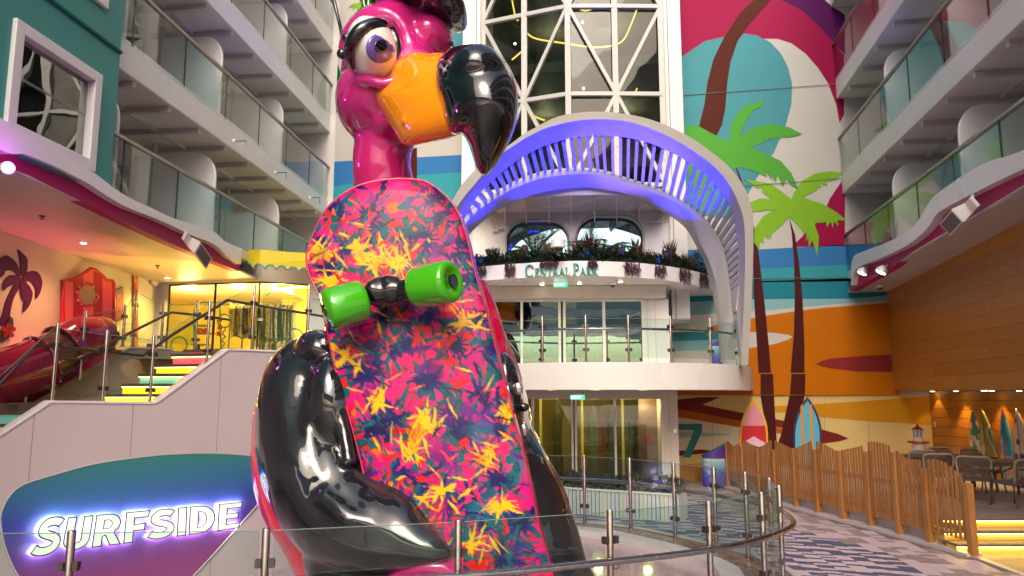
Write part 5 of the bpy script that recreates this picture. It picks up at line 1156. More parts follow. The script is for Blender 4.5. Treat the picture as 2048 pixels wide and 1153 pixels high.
# clothes racks
def rack(px0, px1, y, D, L, pal, label, n, seed):
    r = random.Random(seed); a = at(px0, y, D); b = at(px1, y, D); T = empty('clothes_rack', Vector((*((a+b)/2).xy, 2.99)), label, 'clothes rack')
    MB().tube([Vector((a.x,a.y,2.99)), a, b, Vector((b.x,b.y,2.99))], .018, 6).build('frame', tealm, T)
    for i in range(n):
        u = (i+.5)/n; p = a.lerp(b, u); ll = L*r.uniform(.75, 1.1); yaw = r.uniform(-.5,.5); X = Vector((math.sin(yaw)*.9, math.cos(yaw)*.9, 0)); Xp = Vector((CY,SY,0))*r.uniform(.05,.11)
        X = (fw*.13 + Xp*r.uniform(-1.5,1.5)); top_ = p - Zv*.05
        pts = [top_ - X*.3, top_ + X*.3, top_ - Zv*.08 + X, top_ - Zv*ll + X*r.uniform(.8,1.2) + Xp*.3, top_ - Zv*ll*r.uniform(.92,1.05) - X*.6, top_ - Zv*.10 - X]
        MB().prism(pts, Xp*.35).build('garment', pal[r.randrange(len(pal))], T)
        if i % 2 == 0: MB().tube([p + Zv*.01, p - Zv*.06], .005, 4).build('hanger', M['dsteel'], T)
    return T
def gm_(n, c): return mat('garment_'+n, srgb(*c), .8, noise=(.45, 16))
pal1 = [gm_('yellow',(240,205,50)), gm_('navy',(50,65,120)), gm_('floral',(220,195,110)), gm_('olive',(120,125,70)), gm_('white',(225,215,190)), gm_('leaf',(70,100,70))]
rack(462, 512, 606, 17.7, .75, pal1[:2]*2 + pal1, 'rack of yellow and navy clothes hanging in the middle shop window', 30, 3)
rack(523, 588, 606, 17.5, 1.0, pal1[2:], 'rack of floral shirts hanging in the right shop window', 38, 5)
rack(523, 580, 678, 17.2, .42, pal1[2:], 'lower rack of small floral clothes in the right shop window', 30, 8)
# shelf unit and counter in the left window
T = empty('shelf_unit', at(415, 705, 17.6), 'teal tube shelf unit with red gifts in the left shop window', 'shelf')
for (xa, xb, y) in ((388,410,652),(388,410,690),(393,420,668)): MB().bar(at(xa, y, 17.7), at(xb+8, y, 17.7), .3, .03).build('shelf', tealm, T)
MB().tube([at(388,712,17.6), at(388,620,17.6), at(395,606,17.6), at(440,604,17.6), at(442,712,17.6)], .02, 6).build('frame', tealm, T)
for (x, y, c) in ((396,662,'a'),(402,661,'b'),(408,663,'a'),(414,661,'b'),(440,640,'a'),(440,655,'b'),(438,668,'a')):
    MB().obox(at(x, y, 17.5), Vector((.03,0,0)), Vector((0,.04,0)), Zv*.05).build('gift_box', mat('gift_red', (.6,.04,.03), .4) if 'gift_red' not in bpy.data.materials else bpy.data.materials['gift_red'], T)
# curved teal loop hung on the orange wall
MB().tube(catmull([at(x, y, 18.6) for x, y in ((532,592),(545,583),(570,578),(600,576),(640,576))], 5), .03, 6).build('hanging_rail', tealm, shop, smooth=True)
# awning with scalloped edge
aw = empty('yellow_awning', at(550, 530, 16.3), 'bright yellow awning panel with scalloped blue edge over the shop', 'awning')
AW = [(483,16.4),(520,16.0),(620,16.3),(700,16.5)]
def ap(x, y, o=0): return at(x, y, lerpt(AW, x) - o)
aym = mat('awning_yellow', (.72,.60,.015), .35); abl = mat('awning_trim_blue', (.12,.30,.36), .35)
xs = [483 + i*1.5 for i in range(0, 138)]
def topy(x): return 499.5 + (x-520)*.082 if x > 520 else 500 - (x-483)*.02
def scy(x):
    ph = (x-484)/22.8; u = ph % 1; return 527 + (x-483)*.085 + (8 if True else 0) - 9.5*abs(math.sin(math.pi*(u)))**.7
for (a, b) in ((0, 24), (24, 137)):
    seg_ = xs[a:b+1]; MB().prism([ap(x, topy(x)) for x in seg_] + [ap(x, scy(x)) for x in reversed(seg_)], fw*.05).build('awning_board', aym, aw)
MB().tube([ap(x, scy(x), .005) for x in xs], .022, 6).build('scallop_trim', abl, aw)
MB().prism([ap(483,499.5) + fw*.02, ap(620,506) + fw*.02, ap(620,506) + fw*1.2, ap(483,499.5) + fw*1.2], (0,0,-.03)).build('awning_top', aym, aw)


for (x, y, D, e, c, tx, ty, lab) in ((300,690,14.6,85,(1,.55,.05),330,500,'yellow uplight hidden behind the parapet near the shop'), (395,690,15.6,38,(1,.60,.08),400,520,'yellow uplight on the landing before the shop window'), (40,745,13.2,420,(1,.12,.20),60,520,'rose uplight hidden behind the tube slide')):
    p = at(x, y, D); T = empty('uplight', p, lab, 'light', 'uplights of the recess'); d_ = (at(tx, ty, D) - p).normalized()
    MB().lathe(p, [(.05,-.10),(.06,0),(.05,.02)], 12, d_).build('lamp_body', M['dsteel'], T)
    l = spot(p + d_*.05, p + d_*3, e, c, 130); l.parent = T; l.matrix_parent_inverse = Matrix.Translation(-p)
# ================================================================ right: wood wall, cafe deck, fence, path tiles
A0 = onY(1774, 590, YR); Nn = at(2048, 440, 11.75); Wd0 = Vector((A0.x, YR, 0)); Wd1 = Vector((Nn.x, Nn.y, 0)); wt_ = (Wd1-Wd0).normalized(); wn_ = Vector((-wt_.y, wt_.x, 0))
if wn_.x > 0: wn_ = -wn_
def wood(name, c1, c2, sc=1.0, vert=False):
    m = bpy.data.materials.new(name); m.use_nodes = True; n = m.node_tree; b = n.nodes['Principled BSDF']; b.inputs['Roughness'].default_value = .38
    tc = n.nodes.new('ShaderNodeTexCoord'); mp = n.nodes.new('ShaderNodeMapping'); mp.inputs['Scale'].default_value = (2*sc, 2*sc, 22*sc) if not vert else (30*sc, 30*sc, 1.6*sc); nz = n.nodes.new('ShaderNodeTexNoise'); nz.inputs['Scale'].default_value = 2; nz.inputs['Detail'].default_value = 7; nz.inputs['Distortion'].default_value = .6
    oi = n.nodes.new('ShaderNodeObjectInfo'); rp = n.nodes.new('ShaderNodeValToRGB'); rp.color_ramp.elements[0].color = (*c1, 1); rp.color_ramp.elements[1].color = (*c2, 1); rp.color_ramp.elements[0].position = .3; rp.color_ramp.elements[1].position = .72
    ad = n.nodes.new('ShaderNodeMath'); ad.operation = 'MULTIPLY_ADD'; ad.inputs[1].default_value = .22; n.links.new(oi.outputs['Random'], ad.inputs[0]); n.links.new(nz.outputs[0], ad.inputs[2]); sb = n.nodes.new('ShaderNodeMath'); sb.operation = 'SUBTRACT'; sb.inputs[1].default_value = .11; n.links.new(ad.outputs[0], sb.inputs[0])
    n.links.new(tc.outputs['Object'], mp.inputs[0]); n.links.new(mp.outputs[0], nz.inputs['Vector']); n.links.new(sb.outputs[0], rp.inputs[0]); n.links.new(rp.outputs[0], b.inputs['Base Color'])
    return m
wpl = wood('oak_panel', (.38,.15,.024), (.54,.23,.042)); wcf = wood('cafe_panel', (.36,.135,.012), (.50,.20,.02)); wfe = wood('fence_timber', (.30,.12,.03), (.50,.22,.065), 1.0, True)
ww = empty('wood_wall', Wd0 + wt_*3, 'long brown wood plank wall under the right balconies', 'wall')
Lw = 11.5; rows = 11; zA, zB = 2.30, 5.15; hr_ = (zB-zA)/rows
MB().prism([Wd0 - wn_*.05, Wd0 + wt_*Lw - wn_*.05, Wd0 + wt_*Lw - wn_*.3, Wd0 - wn_*.3], (0,0,0.001)) 
MB().prism([Wd0 + Zv*zA - wn_*.04, Wd0 + wt_*Lw + Zv*zA - wn_*.04, Wd0 + wt_*Lw + Zv*(zB) - wn_*.04, Wd0 + Zv*(zB) - wn_*.04], -wn_*.3).build('wall_backing', mat('backing_brown', (.12,.055,.015), .7), ww)
for r_ in range(rows):
    off = (r_ % 3)*1.3; s = -off
    while s < Lw:
        a, b = max(s, 0)+.003, min(s+3.9, Lw)-.003
        if b > a: MB().prism([Wd0 + wt_*a + Zv*(zA+r_*hr_+.002), Wd0 + wt_*b + Zv*(zA+r_*hr_+.002), Wd0 + wt_*b + Zv*(zA+(r_+1)*hr_-.002), Wd0 + wt_*a + Zv*(zA+(r_+1)*hr_-.002)], -wn_*.035).build('plank', wpl, ww)
        s += 3.9
MB().prism([Wd0 + wn_*.004 + Zv*(zA-.03), Wd0 + wt_*Lw + wn_*.004 + Zv*(zA-.03), Wd0 + wt_*Lw - wn_*.06 + Zv*(zA-.03), Wd0 - wn_*.06 + Zv*(zA-.03)], Zv*.03).build('bottom_trim', wpl, ww)
# cafe recess: soffit, back wall
E0 = onY(1858, 793, YR); Ew0 = Vector((E0.x, YR, 0)); e1 = at(2048, 760, 15.2); Ew1 = Vector((e1.x, e1.y, 0)); et = (Ew1-Ew0).normalized(); en = Vector((-et.y, et.x, 0)); en = en if en.x < 0 else -en
cafe = empty('cafe_wall', Ew0 + et*2, 'warm orange plank wall behind the cafe with a lit downlight pool', 'wall')
far_ = Ew0 + et*13
MB().prism([Ew0 - en*.04, far_ - en*.04, far_ - en*.3, Ew0 - en*.3], Zv*2.6).build('wall_backing', bpy.data.materials['backing_brown'], cafe)
nr = 9; hz_ = 1.87/nr
for r_ in range(nr):
    s = -(r_ % 2)*1.7
    while s < 11:
        a, b = max(s, 0)+.003, min(s+3.4, 11)-.003
        if b > a: MB().prism([Ew0 + et*a + Zv*(.39+r_*hz_+.004), Ew0 + et*b + Zv*(.39+r_*hz_+.004), Ew0 + et*b + Zv*(.39+(r_+1)*hz_-.006), Ew0 + et*a + Zv*(.39+(r_+1)*hz_-.006)], -en*.035).build('plank', wcf, cafe)
        s += 3.4
sf = [Vector((Wd0.x-.02, YR-.01, 0)) - wn_*.05, Wd0 + wt_*Lw - wn_*.05, Wd0 + wt_*Lw + Vector((9,0,0)), Vector((Wd0.x+9, YR, 0))]
MB().prism([Vector((p.x,p.y,2.262)) for p in sf], Zv*.03).build('cafe_soffit', mat('cafe_soffit', (.36,.30,.22), .4), cafe)
for i, (x, y, e) in enumerate(((1865,785,0),(1968,771,14))):
    p = onZ(x, y, 2.262)
    p = at(x, y, (18.0, 13.5)[i]); downlight((p.x, p.y, 2.26), 12, label=('small ceiling light at the far end of the cafe soffit', 'small ceiling light in the cafe soffit above the chairs')[i], group='cafe ceiling lights')
for i, x in enumerate((1913, 1985, 2040)):
    q = onpl(x, 800, Ew0 + en*.22, en); downlight((q.x, q.y, 2.26), (55, 45, 45)[i], (1,.55,.16), R(75), blend=.6, label='wall washing downlight ' + ('left of the surfboards','over the second surfboard','over the spotted surfboard')[i], group='wall washing downlights')
p = onpl(1869, 849, Ew0 + en*.01, en); T = empty('wall_socket', p, 'small white wall socket on the orange plank wall', 'socket'); MB().obox(p, et*.04, en*.01, Zv*.05).build('plate', M['white_gloss'], T); MB().obox(p + en*.011, et*.02, en*.004, Zv*.03).build('insert', M['dsteel'], T)
# platform
fb_px = [(1456,976),(1488,985),(1520,995),(1553,1006),(1593,1018),(1637,1030),(1687.5,1043),(1742.7,1056.7),(1800,1073.6),(1861.7,1091),(1947,1114)]
fb = [onZ(x, y, 0) for x, y in fb_px]
fl_ = resample(fb, 40)
fd = [(fl_[min(i+1,39)]-fl_[max(i-1,0)]).normalized() for i in range(40)]; fnn = [Vector((-d.y, d.x, 0)) for d in fd]; fnn = [v if v.x > 0 else -v for v in fnn]
edge = [p + v*.12 for p, v in zip(fl_, fnn)]; lastp = edge[-3]
stepx = onZ(1920, 1109, 0)
PZ = .39; rgt_ = Vector((CY, SY, 0))
s0p = cw(0,0); pe = stepx
plat = [Vector((p.x,p.y,0)) for p in edge[:-1]] + [stepx + fw*.6, stepx + fw*.6 + rgt_*6, Vector((22, 30, 0)), Vector((edge[0].x-.3, 30, 0)), ]
plat = [p for p in plat[:39] if (p - stepx).dot(fw) > .6] + plat[39:]
def clipY(p): return Vector((p.x, min(p.y, YR+.0), 0))
plat = [clipY(p) for p in plat]
tag(MB().prism(plat, Zv*(PZ-.004)).build('cafe_platform', mat('platform_side', (.60,.55,.57), .45)), kind='structure')
# platform boards (individual deck boards where they can be told apart)
dk = wood('deck_board', (.24,.19,.17), (.36,.29,.26), 1.0)
deckt = empty('cafe_decking', stepx + fw*1.5 + rgt_*1.5, 'grey brown cafe decking boards above the lit steps', 'decking')
for k in range(14):
    a = stepx + fw*(.60+.22*k); L0 = .05 - (.05*k if k < 6 else .3)
    for j in range(2):
        u0, u1 = (L0 + j*3.0 + (k % 2)*.8*(1 if j else 0)), (L0 + 3.0 + j*3.0 + (k % 2)*.8 - .006)
        MB().prism([a + rgt_*u0 + Zv*(PZ-.003), a + rgt_*u1 + Zv*(PZ-.003), a + rgt_*u1 + fw*.214 + Zv*(PZ-.003), a + rgt_*u0 + fw*.214 + Zv*(PZ-.003)], Zv*.012).build('deck_board', dk, deckt)
steps_ = empty('cafe_steps', stepx + rgt_*1.5, 'three low wooden steps with glowing yellow strips leading to the cafe', 'steps')
rm = mat('step_riser_wood', (.70,.45,.10), .35); ledy = emat('step_led', (1,.66,.12), 11)
for k in range(3):
    a = stepx + fw*(.28*k) + rgt_*(-.02); b = a + rgt_*6; z = .13*(k+1)
    MB().prism([a + Zv*(z-.13) + fw*.03, b + Zv*(z-.13) + fw*.03, b + Zv*(z-.035) + fw*.03, a + Zv*(z-.035) + fw*.03], fw*.25).build('riser', rm, steps_)
    if k < 2 or True: MB().prism([a + Zv*(z-.035), b + Zv*(z-.035), b + fw*(.28 if k < 2 else .6) + Zv*(z-.035), a + fw*(.28 if k < 2 else .6) + Zv*(z-.035)], Zv*.035).build('tread', mat('step_tread', (.17,.12,.10), .5) if k == 0 else bpy.data.materials['step_tread'], steps_)
    MB().bar(a + fw*.014 + Zv*(z-.044), b + fw*.014 + Zv*(z-.044), .024, .012).build('led_strip', ledy, steps_)
# kerb of the fence
MB_k = MB(); k0_ = [p - v*.10 for p, v in zip(fl_, fnn)]; k1_ = [p + v*.14 for p, v in zip(fl_, fnn)]
tag(MB().loft([[a, a+Zv*.045, b+Zv*.045, b] for a, b in zip(k0_, k1_)], cap=True).build('fence_kerb', bpy.data.materials['kerb_white'], angle=.6), kind='structure')
st2 = [onZ(1947,1114,0), onZ(2060,1157,0), onZ(2200,1220,0)]
MB_ = MB()
for a, b in zip(st2, st2[1:]): MB_.bar(a + Zv*.01, b + Zv*.01, .10, .02)
tag(MB_.build('path_edge_strip', bpy.data.materials['kerb_white']), kind='structure')
woodflr = wood('cafe_ground_wood', (.30,.20,.12), (.42,.29,.18)); g = [onZ(1925,1108,0), onZ(1947,1114,0), onZ(2060,1157,0), onZ(2200,1220,0), stepx + rgt_*8, ]
tag(MB().poly([Vector((p.x,p.y,.006)) for p in g]).build('step_foot_floor', woodflr), kind='structure')
# fence
fence = empty('picket_fence', fb[8], 'wavy topped brown wooden picket fence separating the tiled path from the cafe', 'fence')
topt = [(1453,881),(1467,893),(1478,887),(1488,881),(1500,888),(1515,895),(1525,893),(1540,881),(1549,882),(1562,888),(1580,897),(1590,897),(1600,893),(1615,886),(1622,883),(1633,883),(1640,885),(1655,893),(1672,902),(1678,902),(1690,900),(1710,896),(1729,891),(1736,884),(1745,884),(1760,886),(1775,891),(1786,898),(1797,905),(1800,908),(1812,917),(1825,920),(1846,920),(1858,919),(1875,920),(1890,926),(1905,938),(1920,953),(1932,964),(1945,972)]
posttop = {1947:967,1861.7:937,1800:904.6,1742.7:903,1687.5:902,1637:898.7,1593:897.5,1553:900,1520:897,1488:893,1456:889}
def topz(P): # find z on vertical line through P where the projected y equals table
    # iterate
    z = 1.1
    for _ in range(6):
        v = P + Zv*z - Vector((0,0,EYE)); f = -v.x*SY + v.y*CY; r__ = v.x*CY + v.y*SY; fc = f*CP + v.z*SP; uc_ = -f*SP + v.z*CP
        px = 1024 + F*r__/fc; y = lerpt(topt, px); t = (576.5-y)/F; ratio = (SP+t*CP)/(CP-t*SP); z = EYE + ratio*f
    return z
for i, (p, (x, y)) in enumerate(zip(fb, fb_px)):
    v = fnn[min(int(i/10*39), 39)]; d = fd[min(int(i/10*39), 39)]; f = -p.x*SY + p.y*CY
    # post leans as seen: use same xy, top from pixel row
    t = (576.5-posttop[x])/F; z = EYE + (SP+t*CP)/(CP-t*SP)*f
    MB().prism([p - d*.05 - v*.05, p + d*.05 - v*.05, p + d*.05 + v*.05, p - d*.05 + v*.05], Zv*z).build('post', wfe, fence, bevel=.006)
npk = [8,8,8,9,9,9,9,9,8,8]
for i, (a, b) in enumerate(zip(fb, fb[1:])):
    d = (b-a).normalized(); v = Vector((-d.y, d.x, 0)); v = v if v.x > 0 else -v; L = (b-a).length; n_ = 8; w = (L-.12)/n_
    for k in range(n_):
        c = a + d*(.06 + w*(k+.5)) - v*.02
        zt1 = topz(c - d*w*.30); zt2 = topz(c + d*w*.30); e = d*w*.33; zb_ = .20 + rnd.uniform(-.008,.008)
        MB().prism([c - e + Zv*zb_, c + e + Zv*zb_, c + e + Zv*zt2, c + Zv*((zt1+zt2)/2+.008), c - e + Zv*zt1], v*.011).build('picket', wfe, fence)
    for z in (.34, .80): MB().prism([a + d*.05 + Zv*(z-.035) + v*.004, b - d*.05 + Zv*(z-.035) + v*.004, b - d*.05 + Zv*(z+.035) + v*.004, a + d*.05 + Zv*(z+.035) + v*.004], v*.03).build('rail', wfe, fence)
# ---- path tiles
ax_ = at(1200, 788, 10); ax_ = Vector((ax_.x, ax_.y, 0)).normalized(); 
bx_ = Vector((ax_.y, -ax_.x, 0)); bx_ = (bx_ + ax_*-.22).normalized()*1.02   # slight shear as in the photo
TW, TL = .20, .088
navy = mat('tile_navy', (.08,.11,.195), .42, noise=(.10,5)); pink = mat('tile_pale_pink', (.66,.52,.55), .42, noise=(.06,5)); taupe = mat('tile_taupe', (.34,.265,.25), .45, noise=(.08,5)); tlight = mat('tile_light', (.55,.47,.45), .45, noise=(.07,5)); grout = mat('tile_grout', (.33,.28,.28), .7)
ringout = offs(ring_xy, -.28)
def inside_poly(x, y, poly):
    c = False; j = len(poly)-1
    for i in range(len(poly)):
        a, b = poly[i], poly[j]
        if (a.y > y) != (b.y > y) and x < (b.x-a.x)*(y-a.y)/(b.y-a.y)+a.x: c = not c
        j = i
    return c
ringpoly = ringout + [cw(-9, 14), cw(-9, 6)]
o0 = fb[-1]
def fence_side(p):  # signed distance towards cafe (positive = beyond kerb)
    best = 1e9; s = 0
    for q, v in zip(fl_, fnn):
        dd_ = (p-q).length
        if dd_ < best: best = dd_; s = (p-q).dot(v)
    if (p - fb[-1]).dot(fd[-1]) > 0: s = (p - fb[-1]).dot(fnn[-1])
    return s, best
path = empty('tiled_path', onZ(1700, 1100, 0), 'curving path of navy, pale pink and taupe parallelogram tiles between ring and fence', 'path')
tiles = []
gpoly = []
rt = random.Random(11)
for i in range(-40, 19):
    j = -90
    colu = rt.random()
    while j < 190:
        big = rt.choice((1, 1, 2, 2, 2)); c = o0 + bx_*(i*TW) + ax_*((j + .5*big + colu)*TL)
        if -14 < c.x < 16 and 1 < c.y < YR+.2:
            s, bd = fence_side(c)
            if s < -.26 and not inside_poly(c.x, c.y, ringpoly):
                v = c - Vector((0,0,EYE)); f = -c.x*SY + c.y*CY
                if f > 3 and abs((c.x*CY + c.y*SY)/f) < .95:
                    tiles.append((f, i, j, big, c, s))
        j += big
seen = {}
def tile_col(f, i, j, big, c, s):
    if s > -1.35 + .25*math.sin(c.y*1.2): return 'taupe' if rt.random() < .45 else ('pink' if f < 12.5 else 'light')
    last = seen.get(i, 'p'); r_ = rt.random()
    if last == 'n': k = 'pink' if r_ < .80 else 'navy'
    else: k = 'navy' if r_ < .92 else 'pink'
    seen[i] = 'n' if k == 'navy' else 'p'; return k
vis = sorted(tiles, key=lambda t: t[0]); out = []
tiles.sort(key=lambda t: (t[1], t[2]))
MT = {'navy': navy, 'pink': pink, 'taupe': taupe, 'light': tlight}
rows_ = [(t, tile_col(*t)) for t in tiles]
def in_view(c):
    v = c - Vector((0,0,EYE)); f = -v.x*SY + v.y*CY; r__ = v.x*CY + v.y*SY; fc = f*CP + v.z*SP; uc_ = -f*SP + v.z*CP
    if fc < .1: return False
    px = 1024 + F*r__/fc; py = 576.5 - F*uc_/fc; return 1150 < px < 2060 and py < 1165
near = sorted([r for r in rows_ if in_view(r[0][4])], key=lambda r: r[0][0])[:300]; nearset = set(id(r[0]) for r in near)
stuffmb = {}
mcache = {}
rest = MB(); order = ['navy','pink','taupe','light']
for t, k in rows_:
    f, i, j, big, c, s = t
    L = TL*(big) * (1 if k in ('navy','taupe') else 1)
    e = bx_*(TW/2-.002); g_ = ax_*(L/2-.002)
    if id(t) in nearset:
        key = (big, k)
        if key not in mcache:
            mcache[key] = MB().prism([-e-g_, e-g_, e+g_, -e+g_], Zv*.010).mesh('tile'); mcache[key].materials.append(MT[k])
        o = bpy.data.objects.new('tile', mcache[key]); COL.objects.link(o); o.parent = path; o.matrix_parent_inverse = Matrix.Translation(-path.location); o.location = (c.x, c.y, .004)
    else:
        rest.cur = order.index(k); rest.prism([c-e-g_+Zv*.004, c+e-g_+Zv*.004, c+e+g_+Zv*.004, c-e+g_+Zv*.004], Zv*.010)
rest.cur = 1
o = rest.build('far_tiles', [MT[k] for k in order], path); o['kind'] = 'stuff'
# ---- planter box with striped cladding
pb0 = onZ(1358.8, 1047, 0); pb1 = at(1040, 800, 14.7); pb1.z = 0; pt_ = (pb1-pb0).normalized(); pn_ = Vector((-pt_.y, pt_.x, 0)); pn_ = pn_ if pn_.y > 0 else -pn_
plb = empty('striped_planter', (pb0+pb1)/2, 'long white planter with thin coloured vertical stripes and dark shrubs by the doors', 'planter')
Lp = (pb1-pb0).length
MB().prism([pb0, pb1, pb1+pn_*.55, pb0+pn_*.55], Zv*.47).build('box', M['white'], plb)
MB().prism([pb0 - pn_*.02 - pt_*.02, pb1 - pn_*.02, pb1 + pn_*.57, pb0 + pn_*.57 - pt_*.02], Zv*.03)
for z_ in (.47,): MB().bar(pb0 + Zv*z_ - pt_*.02, pb1 + Zv*z_, .05, .03).build('rim', M['white_gloss'], plb)
stc = [mat('stripe_'+n_, srgb(*c), .5) for n_, c in (('purple',(120,90,160)),('blue',(90,120,170)),('pink',(200,120,150)),('yellow',(200,190,110)),('slate',(80,100,130)))]
k = 0; s = .03
while s < Lp:
    MB().bar(pb0 + pt_*s + Zv*.02 - pn_*.004, pb0 + pt_*s + Zv*.455 - pn_*.004, .012, .012, up=pn_).build('stripe_batten', stc[k % 5], plb); k += 1; s += .075
mb = MB(); r3 = random.Random(4)
for i in range(5200):
    u = r3.uniform(0, Lp); q = pb0 + pt_*u + pn_*r3.uniform(.02,.52); hh = .13 + .10*abs(mnoise.noise(Vector((u*1.6,0,0)))) ; q.z = .46 + r3.random()*hh*1.5; d = rv(r3); d.z = abs(d.z); mb.cur = 0 if r3.random() < .7 else 1; leaf(mb, q, d, r3.uniform(.06,.11), .02)
tag(mb.build('planter_shrubs', [leafs['dark'], leafs['mid']]), 'dense dark green shrubs growing in the striped planter', 'shrubs', kind='stuff')
# ---- kiosks
def kiosk(cx, cy, D, z0, w, h0, h1, label, txt=False):
    p = at(cx, cy, D); c = Vector((p.x, p.y, z0)); T = empty('info_kiosk', c, label, 'kiosk')
    km = bpy.data.materials.get('kiosk_gradient')
    if not km:
        km = bpy.data.materials.new('kiosk_gradient'); km.use_nodes = True; n = km.node_tree; b = n.nodes['Principled BSDF']; b.inputs['Roughness'].default_value = .25
        tc = n.nodes.new('ShaderNodeTexCoord'); sx = n.nodes.new('ShaderNodeSeparateXYZ'); rp = n.nodes.new('ShaderNodeValToRGB'); n.links.new(tc.outputs['Generated'], sx.inputs[0]); n.links.new(sx.outputs[2], rp.inputs[0]); n.links.new(rp.outputs[0], b.inputs['Base Color'])
        for i_, (p_, c_) in enumerate(((0,(80,60,150)),(.5,(85,100,175)),(.85,(140,190,205)),(1,(190,225,225)))):
            e = rp.color_ramp.elements[i_] if i_ < 2 else rp.color_ramp.elements.new(p_); e.position = p_; e.color = (*srgb(*c_), 1)
    X = Vector((CY,SY,0)); N_ = 14; arc_ = [c + X*(-w*math.cos(math.pi*k/N_)) - fw*(w*.75*math.sin(math.pi*k/N_)) for k in range(N_+1)]
    hh = lambda p_: h0 + (h1-h0)*((p_-c).dot(X)+w)/(2*w)
    MB().loft([[p_, p_ + Zv*(h0*.93)] for p_ in arc_] , closed_v=False).add(arc_, [tuple(range(N_+1))]).build('kiosk_body', km, T, smooth=True)
    up = MB(); up.loft([[c + (p_-c)*.985 + Zv*(h0*.93), c + (p_-c)*.985 + Zv*hh(p_)] for p_ in arc_], closed_v=False); up.build('kiosk_head', mat('kiosk_purple', srgb(95,60,160), .3) if 'kiosk_purple' not in bpy.data.materials else bpy.data.materials['kiosk_purple'], T, smooth=True)
    MB().prism([p_ + Zv*hh(p_) for p_ in arc_], Zv*.02).build('kiosk_screen', mat('kiosk_blue', srgb(30,110,170), .2) if 'kiosk_blue' not in bpy.data.materials else bpy.data.materials['kiosk_blue'], T)
    MB().prism([arc_[0], arc_[-1], arc_[-1]+Zv*h1, arc_[0]+Zv*h0], fw*.05).build('kiosk_back', M['white'], T)
    q = arc_[3]; 
    if txt:
        for i_, (s_, z_) in enumerate((('HE', .60), ('IES', .50))): place_text('kiosk_lettering', s_, arc_[2] - fw*.06 + Zv*z_ - X*0, (X - fw*.35).normalized(), (0,0,1), .12, .075, M['white_gloss'], T, ext=.004)
    return T
kiosk(1428, 900, 18.3, 0, .30, .72, 1.02, 'purple and aqua information kiosk with slanted top at the far end of the fence', True)
kiosk(1439, 700, 17.9, 2.822, .24, .52, .72, 'smaller purple information kiosk standing on the lower balcony behind the glass')
# ---- wall surfboards by the mural
def wallboard(pts, D0, name_, label, rim, parts):
    P = [onY(x, y, YR-.12) for x, y in pts]; c = sum(P, Vector())/len(P); T = empty('surfboard_cutout', Vector((c.x, YR-.12, 0)), label, 'surfboard')
    P = catmull(P, 4, True) if False else P
    MB().prism(P, (0,.05,0)).build('board_edge', rim, T); 
    for i_, (nm, pg, m_) in enumerate(parts): MB().prism([onY(x, y, YR-.124-.005*i_) for x, y in pg], (0,.004,0)).build(nm, m_, T)
def bo(cx, ytip, half, ybase):
    L_ = []; prof = [(0,0),(.05,.21),(.10,.38),(.16,.54),(.25,.74),(.34,.88),(.42,.97),(.55,1.02),(.75,1.0),(1,.92)]; prof = [(u, w) for u, w in prof]
    return [(cx + half*w, ytip + (ybase-ytip)*u) for u, w in prof] + [(cx - half*w, ytip + (ybase-ytip)*u) for u, w in reversed(prof[1:])]
yel = mat('board_yellow', srgb(228,180,0), .35); pk = mat('board_pink', srgb(222,140,165), .35); rd = mat('board_red', srgb(200,0,30), .35); pk2 = mat('board_pale_pink', srgb(228,190,210), .35); nv = mat('board_navy', srgb(50,40,90), .35); cy_ = mat('board_cyan', srgb(85,180,210), .35); orr = mat('board_orange', srgb(225,140,30), .35)
def clip(pg, ya, yb):
    out = []
    n = len(pg)
    def cl(poly, f):
        o = []
        for i in range(len(poly)):
            a, b = poly[i], poly[(i+1) % len(poly)]; fa, fb_ = f(a), f(b)
            if fa >= 0: o.append(a)
            if fa*fb_ < 0: t = fa/(fa-fb_); o.append((a[0]+(b[0]-a[0])*t, a[1]+(b[1]-a[1])*t))
        return o
    return cl(cl(pg, lambda p: p[1]-ya), lambda p: yb-p[1])
o1 = bo(1507.5, 799, 28, 930); i1_ = bo(1507.5, 806, 24.5, 930)
wallboard(o1, 0, 'a', 'pink and red painted surfboard cutout with yellow edge leaning on the mural', yel, [('pink_field', clip(i1_, 790, 852), pk), ('red_field', clip(i1_, 852, 930), rd), ('chevron', [(1507.5,873),(1530,886),(1531,930),(1484,930),(1486,886)], pk2), ('dark_fin', [(1507.5,890),(1518,896),(1518,930),(1500,930),(1500,894)], nv)])
o2 = bo(1615, 795, 28, 930); i2_ = bo(1615, 802, 24, 930)
def clipx(pg, xa, xb):
    sw = [(y, x) for x, y in pg]; return [(x, y) for y, x in clip([(a, b) for a, b in sw], xa, xb)]
wallboard(o2, 0, 'b', 'blue painted surfboard cutout with two orange stripes and navy edge leaning on the mural', nv, [('cyan_field', i2_, cy_)])
T2 = [o for o in COL.objects if o.name.startswith('surfboard_cutout')][-1]
for (xa, xb, yt) in ((1601,1606,812),(1619,1624,812)):
    MB().prism([onY(xa, yt, YR-.131), onY(xb, yt-4, YR-.131), onY(xb+4, 930, YR-.131), onY(xa+4, 930, YR-.131)], (0,.004,0)).build('stripe', orr, T2)
